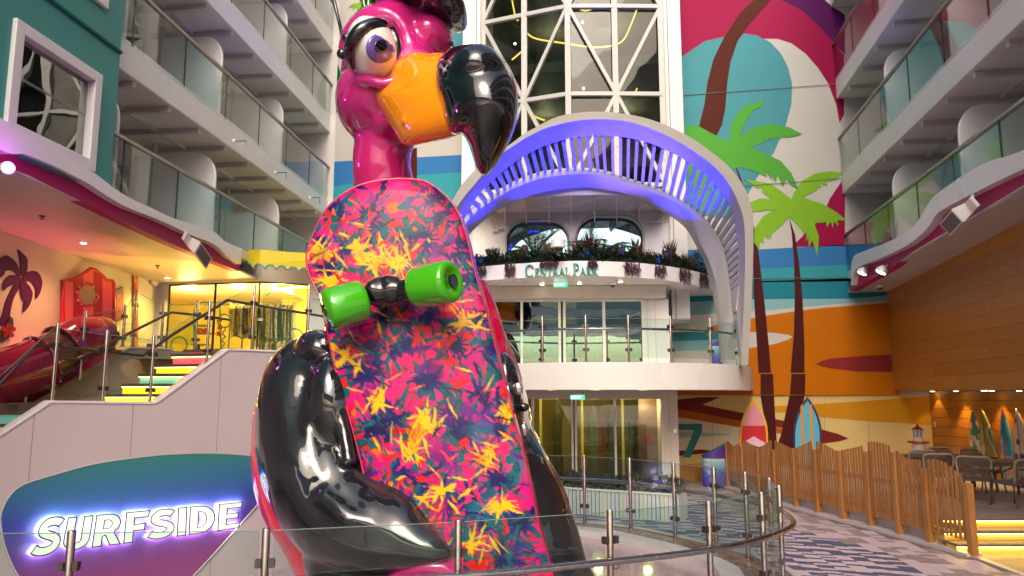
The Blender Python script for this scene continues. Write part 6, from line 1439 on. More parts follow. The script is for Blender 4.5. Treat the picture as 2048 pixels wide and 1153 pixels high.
# ---- lighthouse ornament
p = at(1838, 900, 17.0); c = Vector((p.x, p.y, PZ)); T = empty('lighthouse_model', c, 'small red and white model lighthouse standing against the yellow wall', 'ornament'); lr = mat('lighthouse_red', srgb(165,15,40), .35); lw = mat('lighthouse_cream', srgb(228,215,195), .4)
MB().lathe(c, [(0.180,0.000),(0.150,0.288),(0.145,0.448)], 20).build('lower_tower', lr, T, angle=.6); MB().lathe(c, [(0.142,0.448),(0.135,0.720)], 20).build('upper_tower', lw, T, angle=.6)
MB().lathe(c, [(0.220,0.720),(0.220,0.752)], 24).build('gallery', lr, T, angle=.6); MB().lathe(c, [(0.095,0.752),(0.100,0.848)], 16).build('lamp_base', lw, T, angle=.6)
MB().lathe(c, [(0.105,0.848),(0.115,1.016)], 8).build('lantern', mat('lantern_glass', srgb(150,150,165), .2), T); MB().lathe(c, [(0.130,1.016),(0.030,1.088),(0.015,1.136),(0.001,1.152)], 12).build('roof', lr, T)
for k in range(8): a = k*math.pi/4; MB().bar(c + Vector((.108*math.cos(a), .108*math.sin(a), 0.85)), c + Vector((.118*math.cos(a), .118*math.sin(a), 1.016)), .010, .010).build('lantern_bar', lw, T)
# ---- cafe surfboards
def vmat(name, cols, sc, kind='voronoi'):
    m = bpy.data.materials.new(name); m.use_nodes = True; n = m.node_tree; b = n.nodes['Principled BSDF']; b.inputs['Roughness'].default_value = .2; b.inputs['Coat Weight'].default_value = .6
    tc = n.nodes.new('ShaderNodeTexCoord'); rp = n.nodes.new('ShaderNodeValToRGB'); rp.color_ramp.interpolation = 'CONSTANT' if kind != 'noise' else 'EASE'
    if kind == 'noise': t = n.nodes.new('ShaderNodeTexNoise'); t.inputs['Scale'].default_value = sc; t.inputs['Distortion'].default_value = 2; o = t.outputs[0]
    elif kind == 'wave': t = n.nodes.new('ShaderNodeTexWave'); t.inputs['Scale'].default_value = sc; t.inputs['Distortion'].default_value = 9; t.inputs['Detail'].default_value = 1.0; o = t.outputs[1]
    else: t = n.nodes.new('ShaderNodeTexVoronoi'); t.inputs['Scale'].default_value = sc; o = t.outputs[0]
    n.links.new(tc.outputs['Object'], t.inputs['Vector']); n.links.new(o, rp.inputs[0]); n.links.new(rp.outputs[0], b.inputs['Base Color'])
    for i_, (p_, c_) in enumerate(cols):
        e = rp.color_ramp.elements[i_] if i_ < 2 else rp.color_ramp.elements.new(p_); e.position = p_; e.color = (*srgb(*c_), 1)
    return m
bmats = [vmat('daisy_print', [(0,(225,215,190)),(.42,(228,200,180)),(.52,(85,140,115))], 6.5), vmat('leaf_print', [(0,(120,130,50)),(.3,(40,70,80)),(.45,(90,160,150)),(.6,(215,165,140)),(.8,(150,140,60))], 1.2, 'wave'), vmat('iridescent_print', [(.25,(40,120,130)),(.42,(60,170,150)),(.5,(170,200,120)),(.56,(225,160,130)),(.66,(70,160,190)),(.8,(50,110,170))], .9, 'noise'), vmat('dot_print', [(0,(40,60,110)),(.30,(200,80,110)),(.36,(228,210,190))], 4.2)]
for i, (x, D, w, h, lean, lab) in enumerate(((1956,15.6,.20,1.47,.0,'green surfboard printed with pale daisies, leftmost on the cafe wall'),(1982,15.1,.26,1.50,.10,'leaf patterned olive and teal surfboard, second from left on the cafe wall'),(2018,14.6,.20,1.50,.02,'iridescent aqua and peach surfboard, third from left on the cafe wall'),(2050,14.1,.22,1.52,.06,'cream surfboard with blue and pink spots at the right frame edge'))):
    q = onpl(x, 850, Ew0 + en*.20, en); c = Vector((q.x, q.y, PZ)); T = empty('surfboard', c, lab, 'surfboard', 'surfboards along the cafe wall')
    prof = [(max(.0, math.sin(math.pi*min(u*.62+.30, 1)))**.75*(1 if u < .96 else .5), u) for u in [k/16 for k in range(17)]]
    prof = [((1-((u-.25)/.75)**2.2)**.8 if u > .25 else .80+.8*u, u) for u in [k/18 for k in range(19)]]
    L_ = []
    for w_, u in prof:
        w2 = max(w_*w, .004); cc = c + Zv*(u*h) - en*(.05*u*0) + et*(-lean*u*u*1.2) + en*(.14-.16*u+.12*u*u)
        L_.append([cc + et*w2*math.cos(2*math.pi*k/14) + en*(.045*(1-u**6)+.004)*math.sin(2*math.pi*k/14) for k in range(14)])
    MB().loft(L_, cap=True).build('board', bmats[i], T, smooth=True)
    MB().tube([c + Zv*(u*h) + et*(-lean*u*u*1.2) + en*(.14-.16*u+.12*u*u+.046*(1-u**6)+.003) for u in [k/10 for k in range(10)]], .006, 5).build('stringer', M['joint'], T)
# ---- chairs and tables
rope = mat('rope_brown', (.12,.085,.065), .7, noise=(.2,20)); cfr = mat('chair_frame_bronze', (.07,.05,.04), .35, .5); rimr = mat('chair_rim_rope', (.30,.23,.17), .7)
def make_chair(label):
    T = empty('rope_chair', (0,0,0), label, 'chair', 'woven cafe chairs')
    w, dp, sh, bh = .25, .24, .37, .75    # faces -y
    for (x, y, x2, y2) in ((-w,-dp,-w*.9,-dp*.8),(w,-dp,w*.9,-dp*.8),(-w,dp,-w*.9,dp*.75),(w,dp,w*.9,dp*.75)): MB().tube([(x,y,0),(x2,y2,sh)], .014, 8).build('leg', cfr, T)
    MB().box((-w*.92,-dp*.9,sh-.02),(w*.92,dp*.85,sh+.03)).build('seat', rope, T, bevel=.015)
    ar = [(-w*.95,-dp*.7,sh+.02),(-w*1.05,-dp*.75,.55),(-w*1.08,dp*.3,.57),(-w,dp*1.0,.66)]
    MB().tube(catmull(ar, 5), .014, 8).build('arm', cfr, T); MB().tube(catmull([(-x,y,z) for x,y,z in ar], 5), .014, 8).build('arm', cfr, T)
    bp = [(-w*.9,dp*.85,sh+.02),(-w*1.0,dp*1.05,bh-.08),(-w*.8,dp*1.15,bh),(0,dp*1.22,bh+.005),(w*.8,dp*1.15,bh),(w*1.0,dp*1.05,bh-.08),(w*.9,dp*.85,sh+.02)]
    MB().tube(catmull(bp, 5), .020, 8).build('back_frame', rimr, T, smooth=True)
    mb = MB()
    for k in range(14):
        z = sh+.05+k*.024; t = (z-sh)/(bh-sh); yy = dp*(.85+.3*t); mb.tube([(-w*.96,yy-.02,z),(-w*.5,yy+.025,z),(0,yy+.035,z),(w*.5,yy+.025,z),(w*.96,yy-.02,z)], .0085, 5)
    mb.build('cord_weave', rope, T)['kind'] = 'stuff'
    return T
ch0 = make_chair('brown woven cafe chair nearest at the right, its back to the steps')
chairs = [(2022,12.45,196,None),(1944,13.0,150,'woven cafe chair left of the nearest table, turned towards it'),(1962,14.3,20,'woven cafe chair with pale rim behind the nearest table'),(1898,14.6,10,'woven cafe chair with pale rim in front of the orange wall'),(1862,13.6,175,'woven cafe chair just behind the dip of the fence'),(1826,14.4,185,'woven cafe chair in front of the model lighthouse'),(2085,13.2,230,'woven cafe chair cut by the right frame edge')]
for i, (x, D, a, lab) in enumerate(chairs):
    if i == 0: t = ch0
    else:
        t = ch0.copy(); COL.objects.link(t)
        for c_ in list(ch0.children): q = c_.copy(); COL.objects.link(q); q.parent = t
        t['label'] = lab
    p = at(x, 900, D); t.location = (p.x, p.y, PZ+.008); t.rotation_euler = (0, 0, R(a + YAW))
def table(x, D, w, d, label, a=0):
    p = at(x, 900, D); T = empty('cafe_table', (0,0,0), label, 'table', 'dark cafe tables')
    MB().box((-w,-d,.60),(w,d,.63)).box((-w+.04,-d+.04,.56),(w-.04,d-.04,.60)).build('tabletop', cfr, T)
    for sx_ in (-1,1):
        for sy_ in (-1,1): MB().tube([(sx_*(w-.03), sy_*(d-.03), 0), (sx_*(w-.08), sy_*(d-.08), .57)], .024, 8).build('leg', cfr, T)
    T.location = (p.x, p.y, PZ+.008); T.rotation_euler = (0,0,R(a+YAW))
table(1985, 13.6, .55, .38, 'dark bronze cafe table nearest the steps', -10); table(1885, 14.6, .8, .38, 'dark bronze cafe table behind the fence, in front of the lighthouse', 0)
# small fixtures on the right fascia
for i, (x, y) in enumerate(((1725,545),(1763,543))):
    p = onR(x, y, -.12); T = empty('fascia_spotlight', p, ('round white spotlight at the end of the right fascia','small oval spotlight beside it on the magenta fascia')[i], 'light', 'spotlights on the right fascia'); dd = (-OR*.4 - Zv*.7).normalized()
    MB().lathe(p, [(.05,-.12),(.12,-.03),(.12,.03)], 16, dd).build('lamp_body', M['white_gloss'], T); MB().lathe(p + dd*.031, [(.10,0),(.098,.004)], 16, dd).build('lens', emat('spot_lens', (1,.98,.92), 4) if i == 0 else bpy.data.materials['spot_lens'], T); MB().tube([p - dd*.1, p - dd*.08 + OR*.12 + Zv*.08], .02, 6).build('bracket', M['white_gloss'], T)
# ================================================================ ring railing round the statue
rp_c = [(-6.0,6.05),(-4.75,5.97),(-3.40,6.0),(-1.93,6.1),(-.45,6.5),(.89,7.05),(1.93,7.6),(2.68,8.3),(3.08,8.9),(3.24,9.7),(3.15,10.4),(2.9,11.05),(2.48,11.8),(1.93,12.6),(1.23,13.1),(.2,13.5),(-1.2,13.9)]
posts = [cw(x, d, 0) for x, d in rp_c]
for p in posts: p.z = 0
railing('ring_railing', 'curved steel and glass railing with round handrail ringing the flamingo statue', posts, 1.15, .73, side=-1, pr=.032, curve=True, hoff=.11, hr=.031, gz0=.08, gtop=-.0+.02)
# ================================================================ flamingo statue with skateboard
fla = empty('flamingo_statue', cw(.6, 9.3, -.06), 'giant glossy magenta flamingo sculpture in a black leather jacket, filling the middle of the picture', 'statue')
RT = Vector((CY, SY, 0)); UPc = Vector((SY*SP, -CY*SP, CP))   # image right / image up in the world
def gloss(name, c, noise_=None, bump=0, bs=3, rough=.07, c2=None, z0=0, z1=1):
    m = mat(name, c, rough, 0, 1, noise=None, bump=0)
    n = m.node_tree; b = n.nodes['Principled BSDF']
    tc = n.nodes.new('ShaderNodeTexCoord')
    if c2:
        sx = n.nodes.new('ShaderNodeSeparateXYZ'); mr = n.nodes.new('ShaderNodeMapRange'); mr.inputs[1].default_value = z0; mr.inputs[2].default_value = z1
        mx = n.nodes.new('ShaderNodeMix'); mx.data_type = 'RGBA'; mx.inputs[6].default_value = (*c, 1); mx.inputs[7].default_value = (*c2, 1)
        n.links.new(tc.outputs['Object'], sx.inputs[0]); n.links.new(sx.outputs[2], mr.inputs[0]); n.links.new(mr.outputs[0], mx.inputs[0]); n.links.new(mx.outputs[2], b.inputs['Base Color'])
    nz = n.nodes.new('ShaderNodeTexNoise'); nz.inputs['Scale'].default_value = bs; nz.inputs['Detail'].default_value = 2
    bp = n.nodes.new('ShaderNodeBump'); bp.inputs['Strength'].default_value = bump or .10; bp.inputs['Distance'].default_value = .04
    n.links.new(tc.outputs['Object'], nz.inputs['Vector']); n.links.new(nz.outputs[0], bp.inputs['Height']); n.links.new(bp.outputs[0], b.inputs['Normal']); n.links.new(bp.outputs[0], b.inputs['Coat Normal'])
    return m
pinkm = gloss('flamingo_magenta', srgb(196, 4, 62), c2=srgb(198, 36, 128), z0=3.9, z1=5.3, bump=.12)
redm = gloss('flamingo_coral', srgb(235, 40, 75), bump=.08)
jack = gloss('jacket_leather', (.011, .012, .018), bump=.35, bs=1.6, rough=.05)
blackm = gloss('beak_black', (.006, .006, .009), bump=.10, bs=2.2, rough=.04)
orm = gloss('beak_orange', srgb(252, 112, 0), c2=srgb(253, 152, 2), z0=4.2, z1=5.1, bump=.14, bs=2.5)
greenm = gloss('wheel_green', srgb(64, 170, 10), bump=.06, bs=3)
hairg = gloss('hair_green', srgb(25, 120, 20), bump=.1)
studm = mat('stud_metal', (.75,.70,.74), .12, .9, 1)
def ringp(cx, cy, D, wpx, ang, dr, n=28, wleft=None):
    """ellipse ring centred at a pixel: half width wpx along image angle, depth radius dr (metres)"""
    c = at(cx, cy, D); s = wpx * D / F * 1.01; a = R(ang); u = RT*math.cos(a) + UPc*math.sin(a); v = -fw
    return [c + u*s*math.cos(2*math.pi*k/n) + v*dr*math.sin(2*math.pi*k/n) for k in range(n)]
def loftpx(secs, n=28, cap=True):
    """secs: (cx,cy,D,halfwidth px,angle deg,depth radius)"""
    S = catmull([Vector((s[0], s[1], s[2]*100)) for s in secs], 5); W_ = catmull([Vector((s[3], s[4], s[5]*100)) for s in secs], 5)
    return MB().loft([ringp(p.x, p.y, p.z/100, w.x, w.y, max(w.z/100, .01), n) for p, w in zip(S, W_)], cap=cap)
def remeshed(mbs, name, m, voxel=.03, smooth=8, parent=fla, disp=0, dscale=1.0, sub=False):
    mb = MB()
    for x in mbs: mb.add(x.v, x.f)
    me = mb.mesh(name); o = bpy.data.objects.new('tmp', me); COL.objects.link(o)
    r_ = o.modifiers.new('r', 'REMESH'); r_.mode = 'VOXEL'; r_.voxel_size = voxel
    s = o.modifiers.new('s', 'SMOOTH'); s.factor = .6; s.iterations = smooth
    bpy.context.view_layer.update(); dg = bpy.context.evaluated_depsgraph_get(); me2 = bpy.data.meshes.new_from_object(o.evaluated_get(dg)); bpy.data.objects.remove(o)
    me2.name = name; me2.materials.clear()
    if disp:
        n = len(me2.vertices); co = np.zeros(n*3); no = np.zeros(n*3); me2.vertices.foreach_get('co', co); me2.vertices.foreach_get('normal', no); co = co.reshape(-1,3); no = no.reshape(-1,3)
        dv = np.array([disp(Vector(c)) for c in co]); co += no*dv[:,None]; me2.vertices.foreach_set('co', co.ravel()); me2.update()
    me2.polygons.foreach_set('use_smooth', [True]*len(me2.polygons))
    return mesh_obj(name, me2, m, parent)
def inflate(outline, cpx, D, dr, dfun=None, rings=14, k=5, power=.5, back=1.0):
    """closed px outline blown up into a rounded solid about centre cpx"""
    O = catmull([Vector((x, y, 0)) for x, y in outline], k, True); n = len(O); c = Vector((*cpx, 0)); L = []
    for i in range(1, rings): 
        r = math.sin(math.pi/2*i/rings); h = (1-r*r)**power
        L.append([(c + (p-c)*r, h) for p in O])
    loops = []
    mk = lambda p, h: at(p.x, p.y, (dfun(p.x, p.y) if dfun else D) - dr*h)
    for l in L: loops.append([mk(p, h) for p, h in l])
    loops.append([mk(p, 0) for p in O])
    for l in reversed(L): loops.append([at(p.x, p.y, (dfun(p.x, p.y) if dfun else D) + dr*back*h) for p, h in l])
    return MB().loft(loops, cap=True)
def epx(cx, cy, D, rx, ry, rd, ang=0):
    a = R(ang); X = RT*math.cos(a) + UPc*math.sin(a); Y = UPc*math.cos(a) - RT*math.sin(a)
    return MB().ball(at(cx, cy, D), rx*D/F, rd, ry*D/F, X, fw, Y, n=28, m=18)
# --- head
HD = 8.75
head = [epx(782,165,HD,104,120,.72), epx(752,210,HD-.02,82,84,.68,10), epx(770,100,HD-.02,84,82,.66), epx(792,62,HD-.10,62,52,.52,-10), epx(862,88,HD-.02,48,50,.50,-15), epx(825,170,HD-.25,62,88,.52), epx(790,262,HD-.05,55,36,.48,8), epx(838,55,HD+.05,60,30,.45,-12)]
# cheek roll under the eye and the beak corner
head.append(MB().tube(catmull([at(x, y, d) for x, y, d in ((684,180,8.44),(708,162,8.12),(735,160,8.0),(768,168,7.97),(800,156,7.98),(817,130,8.04))], 5), .072, 12))
# brow roll over the eye
head.append(MB().tube(catmull([at(x, y, d) for x, y, d in ((686,104,8.42),(700,60,8.24),(731,31,8.12),(768,25,8.06),(801,46,8.08),(819,86,8.12),(820,120,8.10))], 5), .080, 12))
neck = loftpx([(772,270,8.8,62,0,.42),(764,310,8.85,59,0,.38),(765,345,8.9,60,0,.38),(775,385,9.0,68,-4,.42),(800,440,9.1,85,-6,.5)])
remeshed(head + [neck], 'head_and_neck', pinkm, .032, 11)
# --- eye
eye = epx(747,106,8.10,55,65,.50,12); eye.build('eyeball', gloss('eye_white', (.90,.89,.87), bump=.01, rough=.05), fla, smooth=True)
ec = at(747,106,8.10)
def oneye(x, y, off=0.0, rx=53, ry=62, rd=.50, D=8.10, ang=12):
    d, f = ray(x, y); o = Vector((0,0,EYE)); a = R(ang); X = RT*math.cos(a) + UPc*math.sin(a); Y = UPc*math.cos(a) - RT*math.sin(a); c = at(747,106,D)
    sc = Vector((rx*D/F+off, rd+off, ry*D/F+off)); P = lambda v: Vector((v.dot(X)/sc.x, v.dot(fw)/sc.y, v.dot(Y)/sc.z)); oo, dd = P(o-c), P(d)
    A, B_, C_ = dd.dot(dd), 2*oo.dot(dd), oo.dot(oo)-1; q = B_*B_-4*A*C_; t = (-B_-math.sqrt(max(q, 0)))/(2*A); return o + d*t
def eyedisc(cx, cy, rx, ry, off, name, m, n=36, rr=6):
    L = [[oneye(cx + rx*r*math.cos(2*math.pi*k/n)*math.cos(.15) , cy + ry*r*math.sin(2*math.pi*k/n), off) for k in range(n)] for r in [.02]+[j/rr for j in range(1, rr+1)]]
    return MB().loft(L + [[oneye(cx + rx*1.0*math.cos(2*math.pi*k/n)*math.cos(.15), cy + ry*math.sin(2*math.pi*k/n), off-.02) for k in range(n)]]).add(L[0], [tuple(range(n))]).build(name, m, fla, smooth=True)
eyedisc(761,97,29.5,30,.006,'iris', gloss('iris_violet', srgb(98,72,160), bump=.02, rough=.05)); eyedisc(762,93,13.5,13.5,.012,'pupil', gloss('pupil_black', (.004,.004,.005), bump=.02, rough=.05))
lidp = [(705,136),(700,118),(699,97),(706,80),(719,63),(738,53),(757,50),(774,55),(786,69),(793,86),(796,105),(794,124)]
lp = catmull([oneye(x, y, .01) for x, y in lidp], 5); m_ = len(lp)
MB().tube(lp, [.020 + .058*math.sin(math.pi*min(1, .05+i/m_))**.8 for i in range(m_)], 12).build('eyeliner', blackm, fla, smooth=True)
for pts, rr_ in (([(704,92),(699,84),(694,77)], (.03,.045,.05)), ([(700,112),(692,108),(684,108)], (.025,.045,.055))):
    MB().tube([at(x, y, 8.12) for x, y in pts], list(rr_), 10).build('eyelash', blackm, fla, smooth=True); MB().ball(at(*pts[-1], 8.12), .062, n=12, m=8).build('lash_tip', blackm, fla, smooth=True)
MB().tube([at(904,88,8.6), at(903,100,8.5)], .03, 10).build('far_eyelid', blackm, fla, smooth=True)
# --- beak
beakb = [(740,181),(758,168),(776,146),(790,124),(806,111),(828,102),(852,106),(893,106),(935,130),(938,200),(925,262),(905,276),(870,284),(838,291),(812,292),(800,284),(786,262),(768,232),(752,205)]
d_base = lambda x, y: 8.35 - max(0, x-740)*.0042
bk = [inflate(beakb, (850,195), 0, .42, d_base, power=.42), MB().tube(catmull([at(x, y, 7.72) for x, y in ((800,245),(840,222),(880,205))], 4), [.02]*4+[.06]*4+[.03], 10)]
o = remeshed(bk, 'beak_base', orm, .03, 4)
MB().ball(at(822,132,7.78), .05, .03, .05, n=12, m=8)
tip = [(869,150),(873,128),(884,110),(905,95),(935,89),(965,93),(995,108),(1018,132),(1031,162),(1037,200),(1034,240),(1024,272),(1008,305),(990,335),(977,350),(965,352),(955,343),(947,320),(938,292),(926,270),(912,272),(899,266),(890,245),(884,222),(880,200),(872,180)]
d_tip = lambda x, y: 7.45 - (x-870)*.0012 + max(0, y-200)*.0010
o = remeshed([inflate(tip, (953,185), 0, .52, d_tip, power=.5, rings=16), epx(955,165,7.35,70,66,.52)], 'beak_tip', blackm, .028, 3)
for (x, y, r_) in ((908,262,9),(884,180,5)): MB().ball(at(x, y, 7.42), r_*7.4/F, n=12, m=8)
# --- hair and cap
MB().tube(catmull([at(x, y, 8.5) for x, y in ((742,34),(738,14),(742,-8),(752,-40))], 4), [.07]*13, 12).build('hair_lock', hairg, fla, smooth=True)
MB().tube(catmull([at(x, y, 8.42) for x, y in ((737,30),(731,18),(728,4),(734,-20))], 4), [.02]*4+[.035]*9, 10).build('hair_lock', hairg, fla, smooth=True)
loftpx([(765,-20,8.7,30,80,.35),(800,-2,8.62,30,80,.4),(830,16,8.6,26,75,.4),(855,32,8.65,14,70,.3)]).build('hair_band', gloss('hair_dark_green', srgb(8,62,14), bump=.1), fla, smooth=True)
remeshed([loftpx([(740,-34,8.5,26,85,.5),(790,-26,8.4,30,82,.62),(845,-12,8.35,34,76,.66),(890,8,8.4,34,68,.6),(918,30,8.5,22,55,.42),(930,44,8.55,8,50,.2)]), epx(850,-50,8.6,90,50,.7,-12)], 'cap', blackm, .035, 4)
MB().tube([at(664,-30,8.9), at(669,5,8.9), at(688,86,8.75)], .022, 8).build('thin_rod', blackm, fla, smooth=True)
# --- body
body = loftpx([(800,470,9.3,95,0,.55),(815,560,9.35,150,0,.75),(830,660,9.4,178,0,.9),(838,760,9.45,205,0,1.0),(840,880,9.5,225,0,1.1),(850,1000,9.5,225,0,1.1),(860,1100,9.5,215,0,1.05),(870,1210,9.5,200,0,1.0),(875,1290,9.5,190,0,.9)])
lowred = loftpx([(632,780,9.1,104,0,.6),(622,820,9.1,108,0,.65),(622,880,9.1,111,0,.7),(625,935,9.08,113,0,.75),(634,985,9.05,112,2,.75),(650,1035,9.0,106,4,.75),(672,1080,8.95,101,5,.7),(690,1125,8.9,96,5,.7),(706,1165,8.9,96,5,.65),(722,1230,8.9,90,0,.6),(730,1300,8.9,84,0,.6)])
remeshed([lowred], 'coral_side', redm, .04, 5)
remeshed([body], 'body', pinkm, .045, 5)
# jacket: left shoulder + sleeve, right half
def wr(v): return .030*mnoise.noise(Vector((v.x*1.6, v.y*1.6, v.z*.9))) + .022*mnoise.noise(Vector((v.x*4.0, v.y*4.0, v.z*1.6+5)))
sleeve = [loftpx([(668,664,8.9,18,-10,.12),(652,690,8.82,62,-10,.38),(636,735,8.75,92,-8,.55),(628,790,8.68,106,-3,.64),(628,860,8.6,110,2,.70),(640,920,8.5,118,8,.72),(668,978,8.38,124,20,.70),(706,1025,8.2,122,34,.64),(750,1058,8.05,102,48,.55),(800,1080,7.9,74,56,.42),(845,1096,7.75,48,60,.28),(882,1106,7.66,26,64,.16),(908,1112,7.62,8,66,.06)]),
          loftpx([(655,1050,8.5,55,30,.5),(672,1112,8.35,66,45,.5),(720,1160,8.2,75,60,.45),(790,1190,8.1,60,70,.35)]),
          epx(655,706,8.62,60,42,.50,-18), epx(676,830,8.35,60,120,.50,4), epx(585,830,8.75,58,130,.42,4)]
lump = []
for pts, r_ in (([(640,760,8.16),(618,830,8.02),(622,900,7.92),(640,960,7.80)], .085), ([(590,740,8.34),(566,810,8.32),(570,890,8.24),(600,960,8.08)], .085), ([(672,800,7.98),(690,870,7.90),(700,930,7.80)], .075), ([(640,990,7.72),(690,1030,7.62),(740,1050,7.58),(800,1075,7.58)], .095), ([(626,1070,7.95),(680,1100,7.80),(730,1110,7.75)], .085), ([(600,748,8.22),(650,738,8.14),(690,744,8.10)], .06)):
    lump.append(MB().tube(catmull([at(*p) for p in pts], 5), r_, 10))
remeshed(sleeve + lump, 'jacket_sleeve', jack, .034, 6, disp=wr)
# collar flap line above the sleeve
MB().tube(catmull([at(x, y, d) for x, y, d in ((596,728,8.30),(625,742,8.18),(655,742,8.10),(700,738,8.05))], 5), .028, 8)
rightj = [loftpx([(925,676,9.1,62,0,.45),(940,715,9.05,78,0,.55),(955,770,9.0,84,0,.62),(965,840,8.95,92,-2,.66),(988,905,8.9,106,-4,.70),(1012,975,8.85,118,-8,.72),(1037,1040,8.8,120,-10,.72),(1060,1100,8.8,116,-10,.70),(1075,1150,8.8,118,-6,.66),(1085,1230,8.8,110,0,.6),(1085,1300,8.8,100,0,.5)]),
          epx(1040,955,8.62,34,90,.42,16), epx(1014,800,8.52,28,96,.30,6)]
remeshed(rightj, 'jacket_front', jack, .034, 6, disp=wr)
for (x, y, rx, ry, D) in ((646,690,11,13,8.16),(1036,778,10,13,8.26),(1047,861,8,13,8.24)):
    MB().ball(at(x, y, D), rx*D/F, .03, ry*D/F, RT, fw, UPc, n=16, m=10).build('stud', studm, fla, smooth=True)
MB().ball(at(1047,815,8.28), .065, .05, .05, RT, fw, UPc, n=14, m=8).build('dark_stud', blackm, fla, smooth=True)
# pink edge of the chest right of the board and pink under the forearm
remeshed([loftpx([(930,560,8.9,42,0,.2),(950,620,8.85,46,0,.25),(968,680,8.8,44,0,.25),(985,740,8.75,34,0,.22),(1000,800,8.75,20,0,.15)])], 'chest_edge', pinkm, .03, 4)
remeshed([loftpx([(770,1150,8.0,14,60,.15),(810,1135,7.9,28,65,.25),(860,1128,7.85,30,75,.28),(900,1135,7.82,26,85,.25),(930,1150,7.8,16,90,.2)]), loftpx([(850,1125,8.0,50,0,.2),(850,1180,8.0,90,0,.25),(850,1260,8.0,110,0,.25)])], 'wing_hand', gloss('wing_magenta', srgb(196,42,120), bump=.1), .03, 4)
# --- skateboard: closed slab with painted underside
Lp = [(800,357.3),(748,363),(709,375),(680,393),(655,416),(636,446),(622,482),(613,511),(617,545),(630,575),(642,600),(658,682),(676,760),(700,840),(722,925),(748,1040),(775,1153),(800,1270)]
Rp = [(802,357.3),(830,359),(855,365),(885,386),(909,413),(921,436),(930,462),(940,500),(949,540),(960,580),(971,617),(990,690),(1008,760),(1029,840),(1051,925),(1078,1049),(1107,1153),(1135,1270)]
Dp = [7.98,7.97,7.96,7.95,7.94,7.93,7.92,7.91,7.9,7.89,7.88,7.86,7.84,7.82,7.80,7.78,7.76,7.74]
board = empty('skateboard', at(960, 1250, 7.75), 'giant tie dye splatter skateboard with lime green wheels held upright in front of the flamingo', 'skateboard')
NV, NU = 430, 150
Lc_ = resample(catmull([Vector((x, y, d*100)) for (x, y), d in zip(Lp, Dp)], 8), NV); Rc_ = resample(catmull([Vector((x, y, d*100)) for (x, y), d in zip(Rp, Dp)], 8), NV)
pts_f = []; pxy = []
for i in range(NV):
    l, r_ = Lc_[i], Rc_[i]
    for j in range(NU+1):
        u = j/NU; p = l.lerp(r_, u); bow = .10*math.sin(math.pi*u)**.6*min(1, i/40) ; d = p.z/100 - bow + .10
        pts_f.append(at(p.x, p.y, d)); pxy.append((p.x, p.y))
idx = lambda i, j: i*(NU+1)+j
fs = [(idx(i,j), idx(i+1,j), idx(i+1,j+1), idx(i,j+1)) for i in range(NV-1) for j in range(NU)]
me = bpy.data.meshes.new('painted_deck'); me.from_pydata([tuple(p) for p in pts_f], [], fs)
# paint with numpy: dye blots, radiating splashes
XY = np.array(pxy); X_, Y_ = XY[:,0], XY[:,1]; rs = np.random.RandomState(12)
G = rs.rand(64, 64)
def vn(x, y, sc, seed=0):
    x = x/sc + seed*7.3; y = y/sc + seed*3.1; xi = np.floor(x).astype(int); yi = np.floor(y).astype(int); fx = x-xi; fy = y-yi; fx = fx*fx*(3-2*fx); fy = fy*fy*(3-2*fy)
    g = lambda a, b: G[(a*1+seed*5) % 64, (b+seed*11) % 64]
    return (g(xi,yi)*(1-fx)+g(xi+1,yi)*fx)*(1-fy) + (g(xi,yi+1)*(1-fx)+g(xi+1,yi+1)*fx)*fy
def fbm(sc, seed): return (vn(X_, Y_, sc, seed)*.55 + vn(X_, Y_, sc/2, seed+1)*.28 + vn(X_, Y_, sc/4, seed+2)*.17)
C = lambda *a: np.array(srgb(*a))
col = np.tile(C(238, 30, 128), (len(X_), 1))
def put(mask, c, a=1.0):
    m_ = np.clip(mask, 0, 1)[:,None]*a; col[:] = col*(1-m_) + np.array(c)[None]*m_
def edge(v, t, s=.02): return np.clip((v-t)/s, 0, 1)
TEAL, NAVY, YEL, ORG, REDC, PUR, MAGC, DKG = C(0,112,128), C(22,22,112), C(255,204,16), C(250,125,25), C(236,34,40), C(120,20,150), C(214,16,140), C(8,34,48)
NZ = 0; NZ2 = 0
def stroke(cx, cy, a, L, w, c, outline=None, jag=1.0):
    sel = (np.abs(X_-cx) < L+w*2) & (np.abs(Y_-cy) < L+w*2)
    if not sel.any(): return
    x, y = X_[sel]-cx, Y_[sel]-cy; u = x*math.cos(a)+y*math.sin(a); v = -x*math.sin(a)+y*math.cos(a)
    nn = NZ[sel]; nn2 = NZ2[sel]; v = v + (nn-.5)*w*2.4*jag; ww_ = w*np.clip(1-np.abs(u/L)**1.4, 0, 1)*(.35+1.3*nn2)
    d = ww_ - np.abs(v); m_ = np.clip(d/1.2+.5, 0, 1)*(np.abs(u) < L)
    cc = col[sel]
    if outline is not None: mo = (np.clip((d+2.2)/1.0, 0, 1)*(np.abs(u) < L*1.02))[:,None]; cc = cc*(1-mo*.75) + np.array(outline)[None]*mo*.75
    col[sel] = cc*(1-m_[:,None]) + np.array(c)[None]*m_[:,None]
NZ = vn(X_, Y_, 12, 3)*.6 + vn(X_, Y_, 6, 5)*.4; NZ2 = vn(X_, Y_, 16, 8)*.6 + vn(X_, Y_, 7, 2)*.4
def streaks(n, c, Lr, wr_, outline=None, jag=1.0, ang=None):
    for k in range(n):
        cx, cy = rs.uniform(610, 1130), rs.uniform(350, 1200); a = rs.uniform(0, math.pi) if ang is None else rs.normal(ang, .5); stroke(cx, cy, a, rs.uniform(*Lr), rs.uniform(*wr_), c, outline, jag)
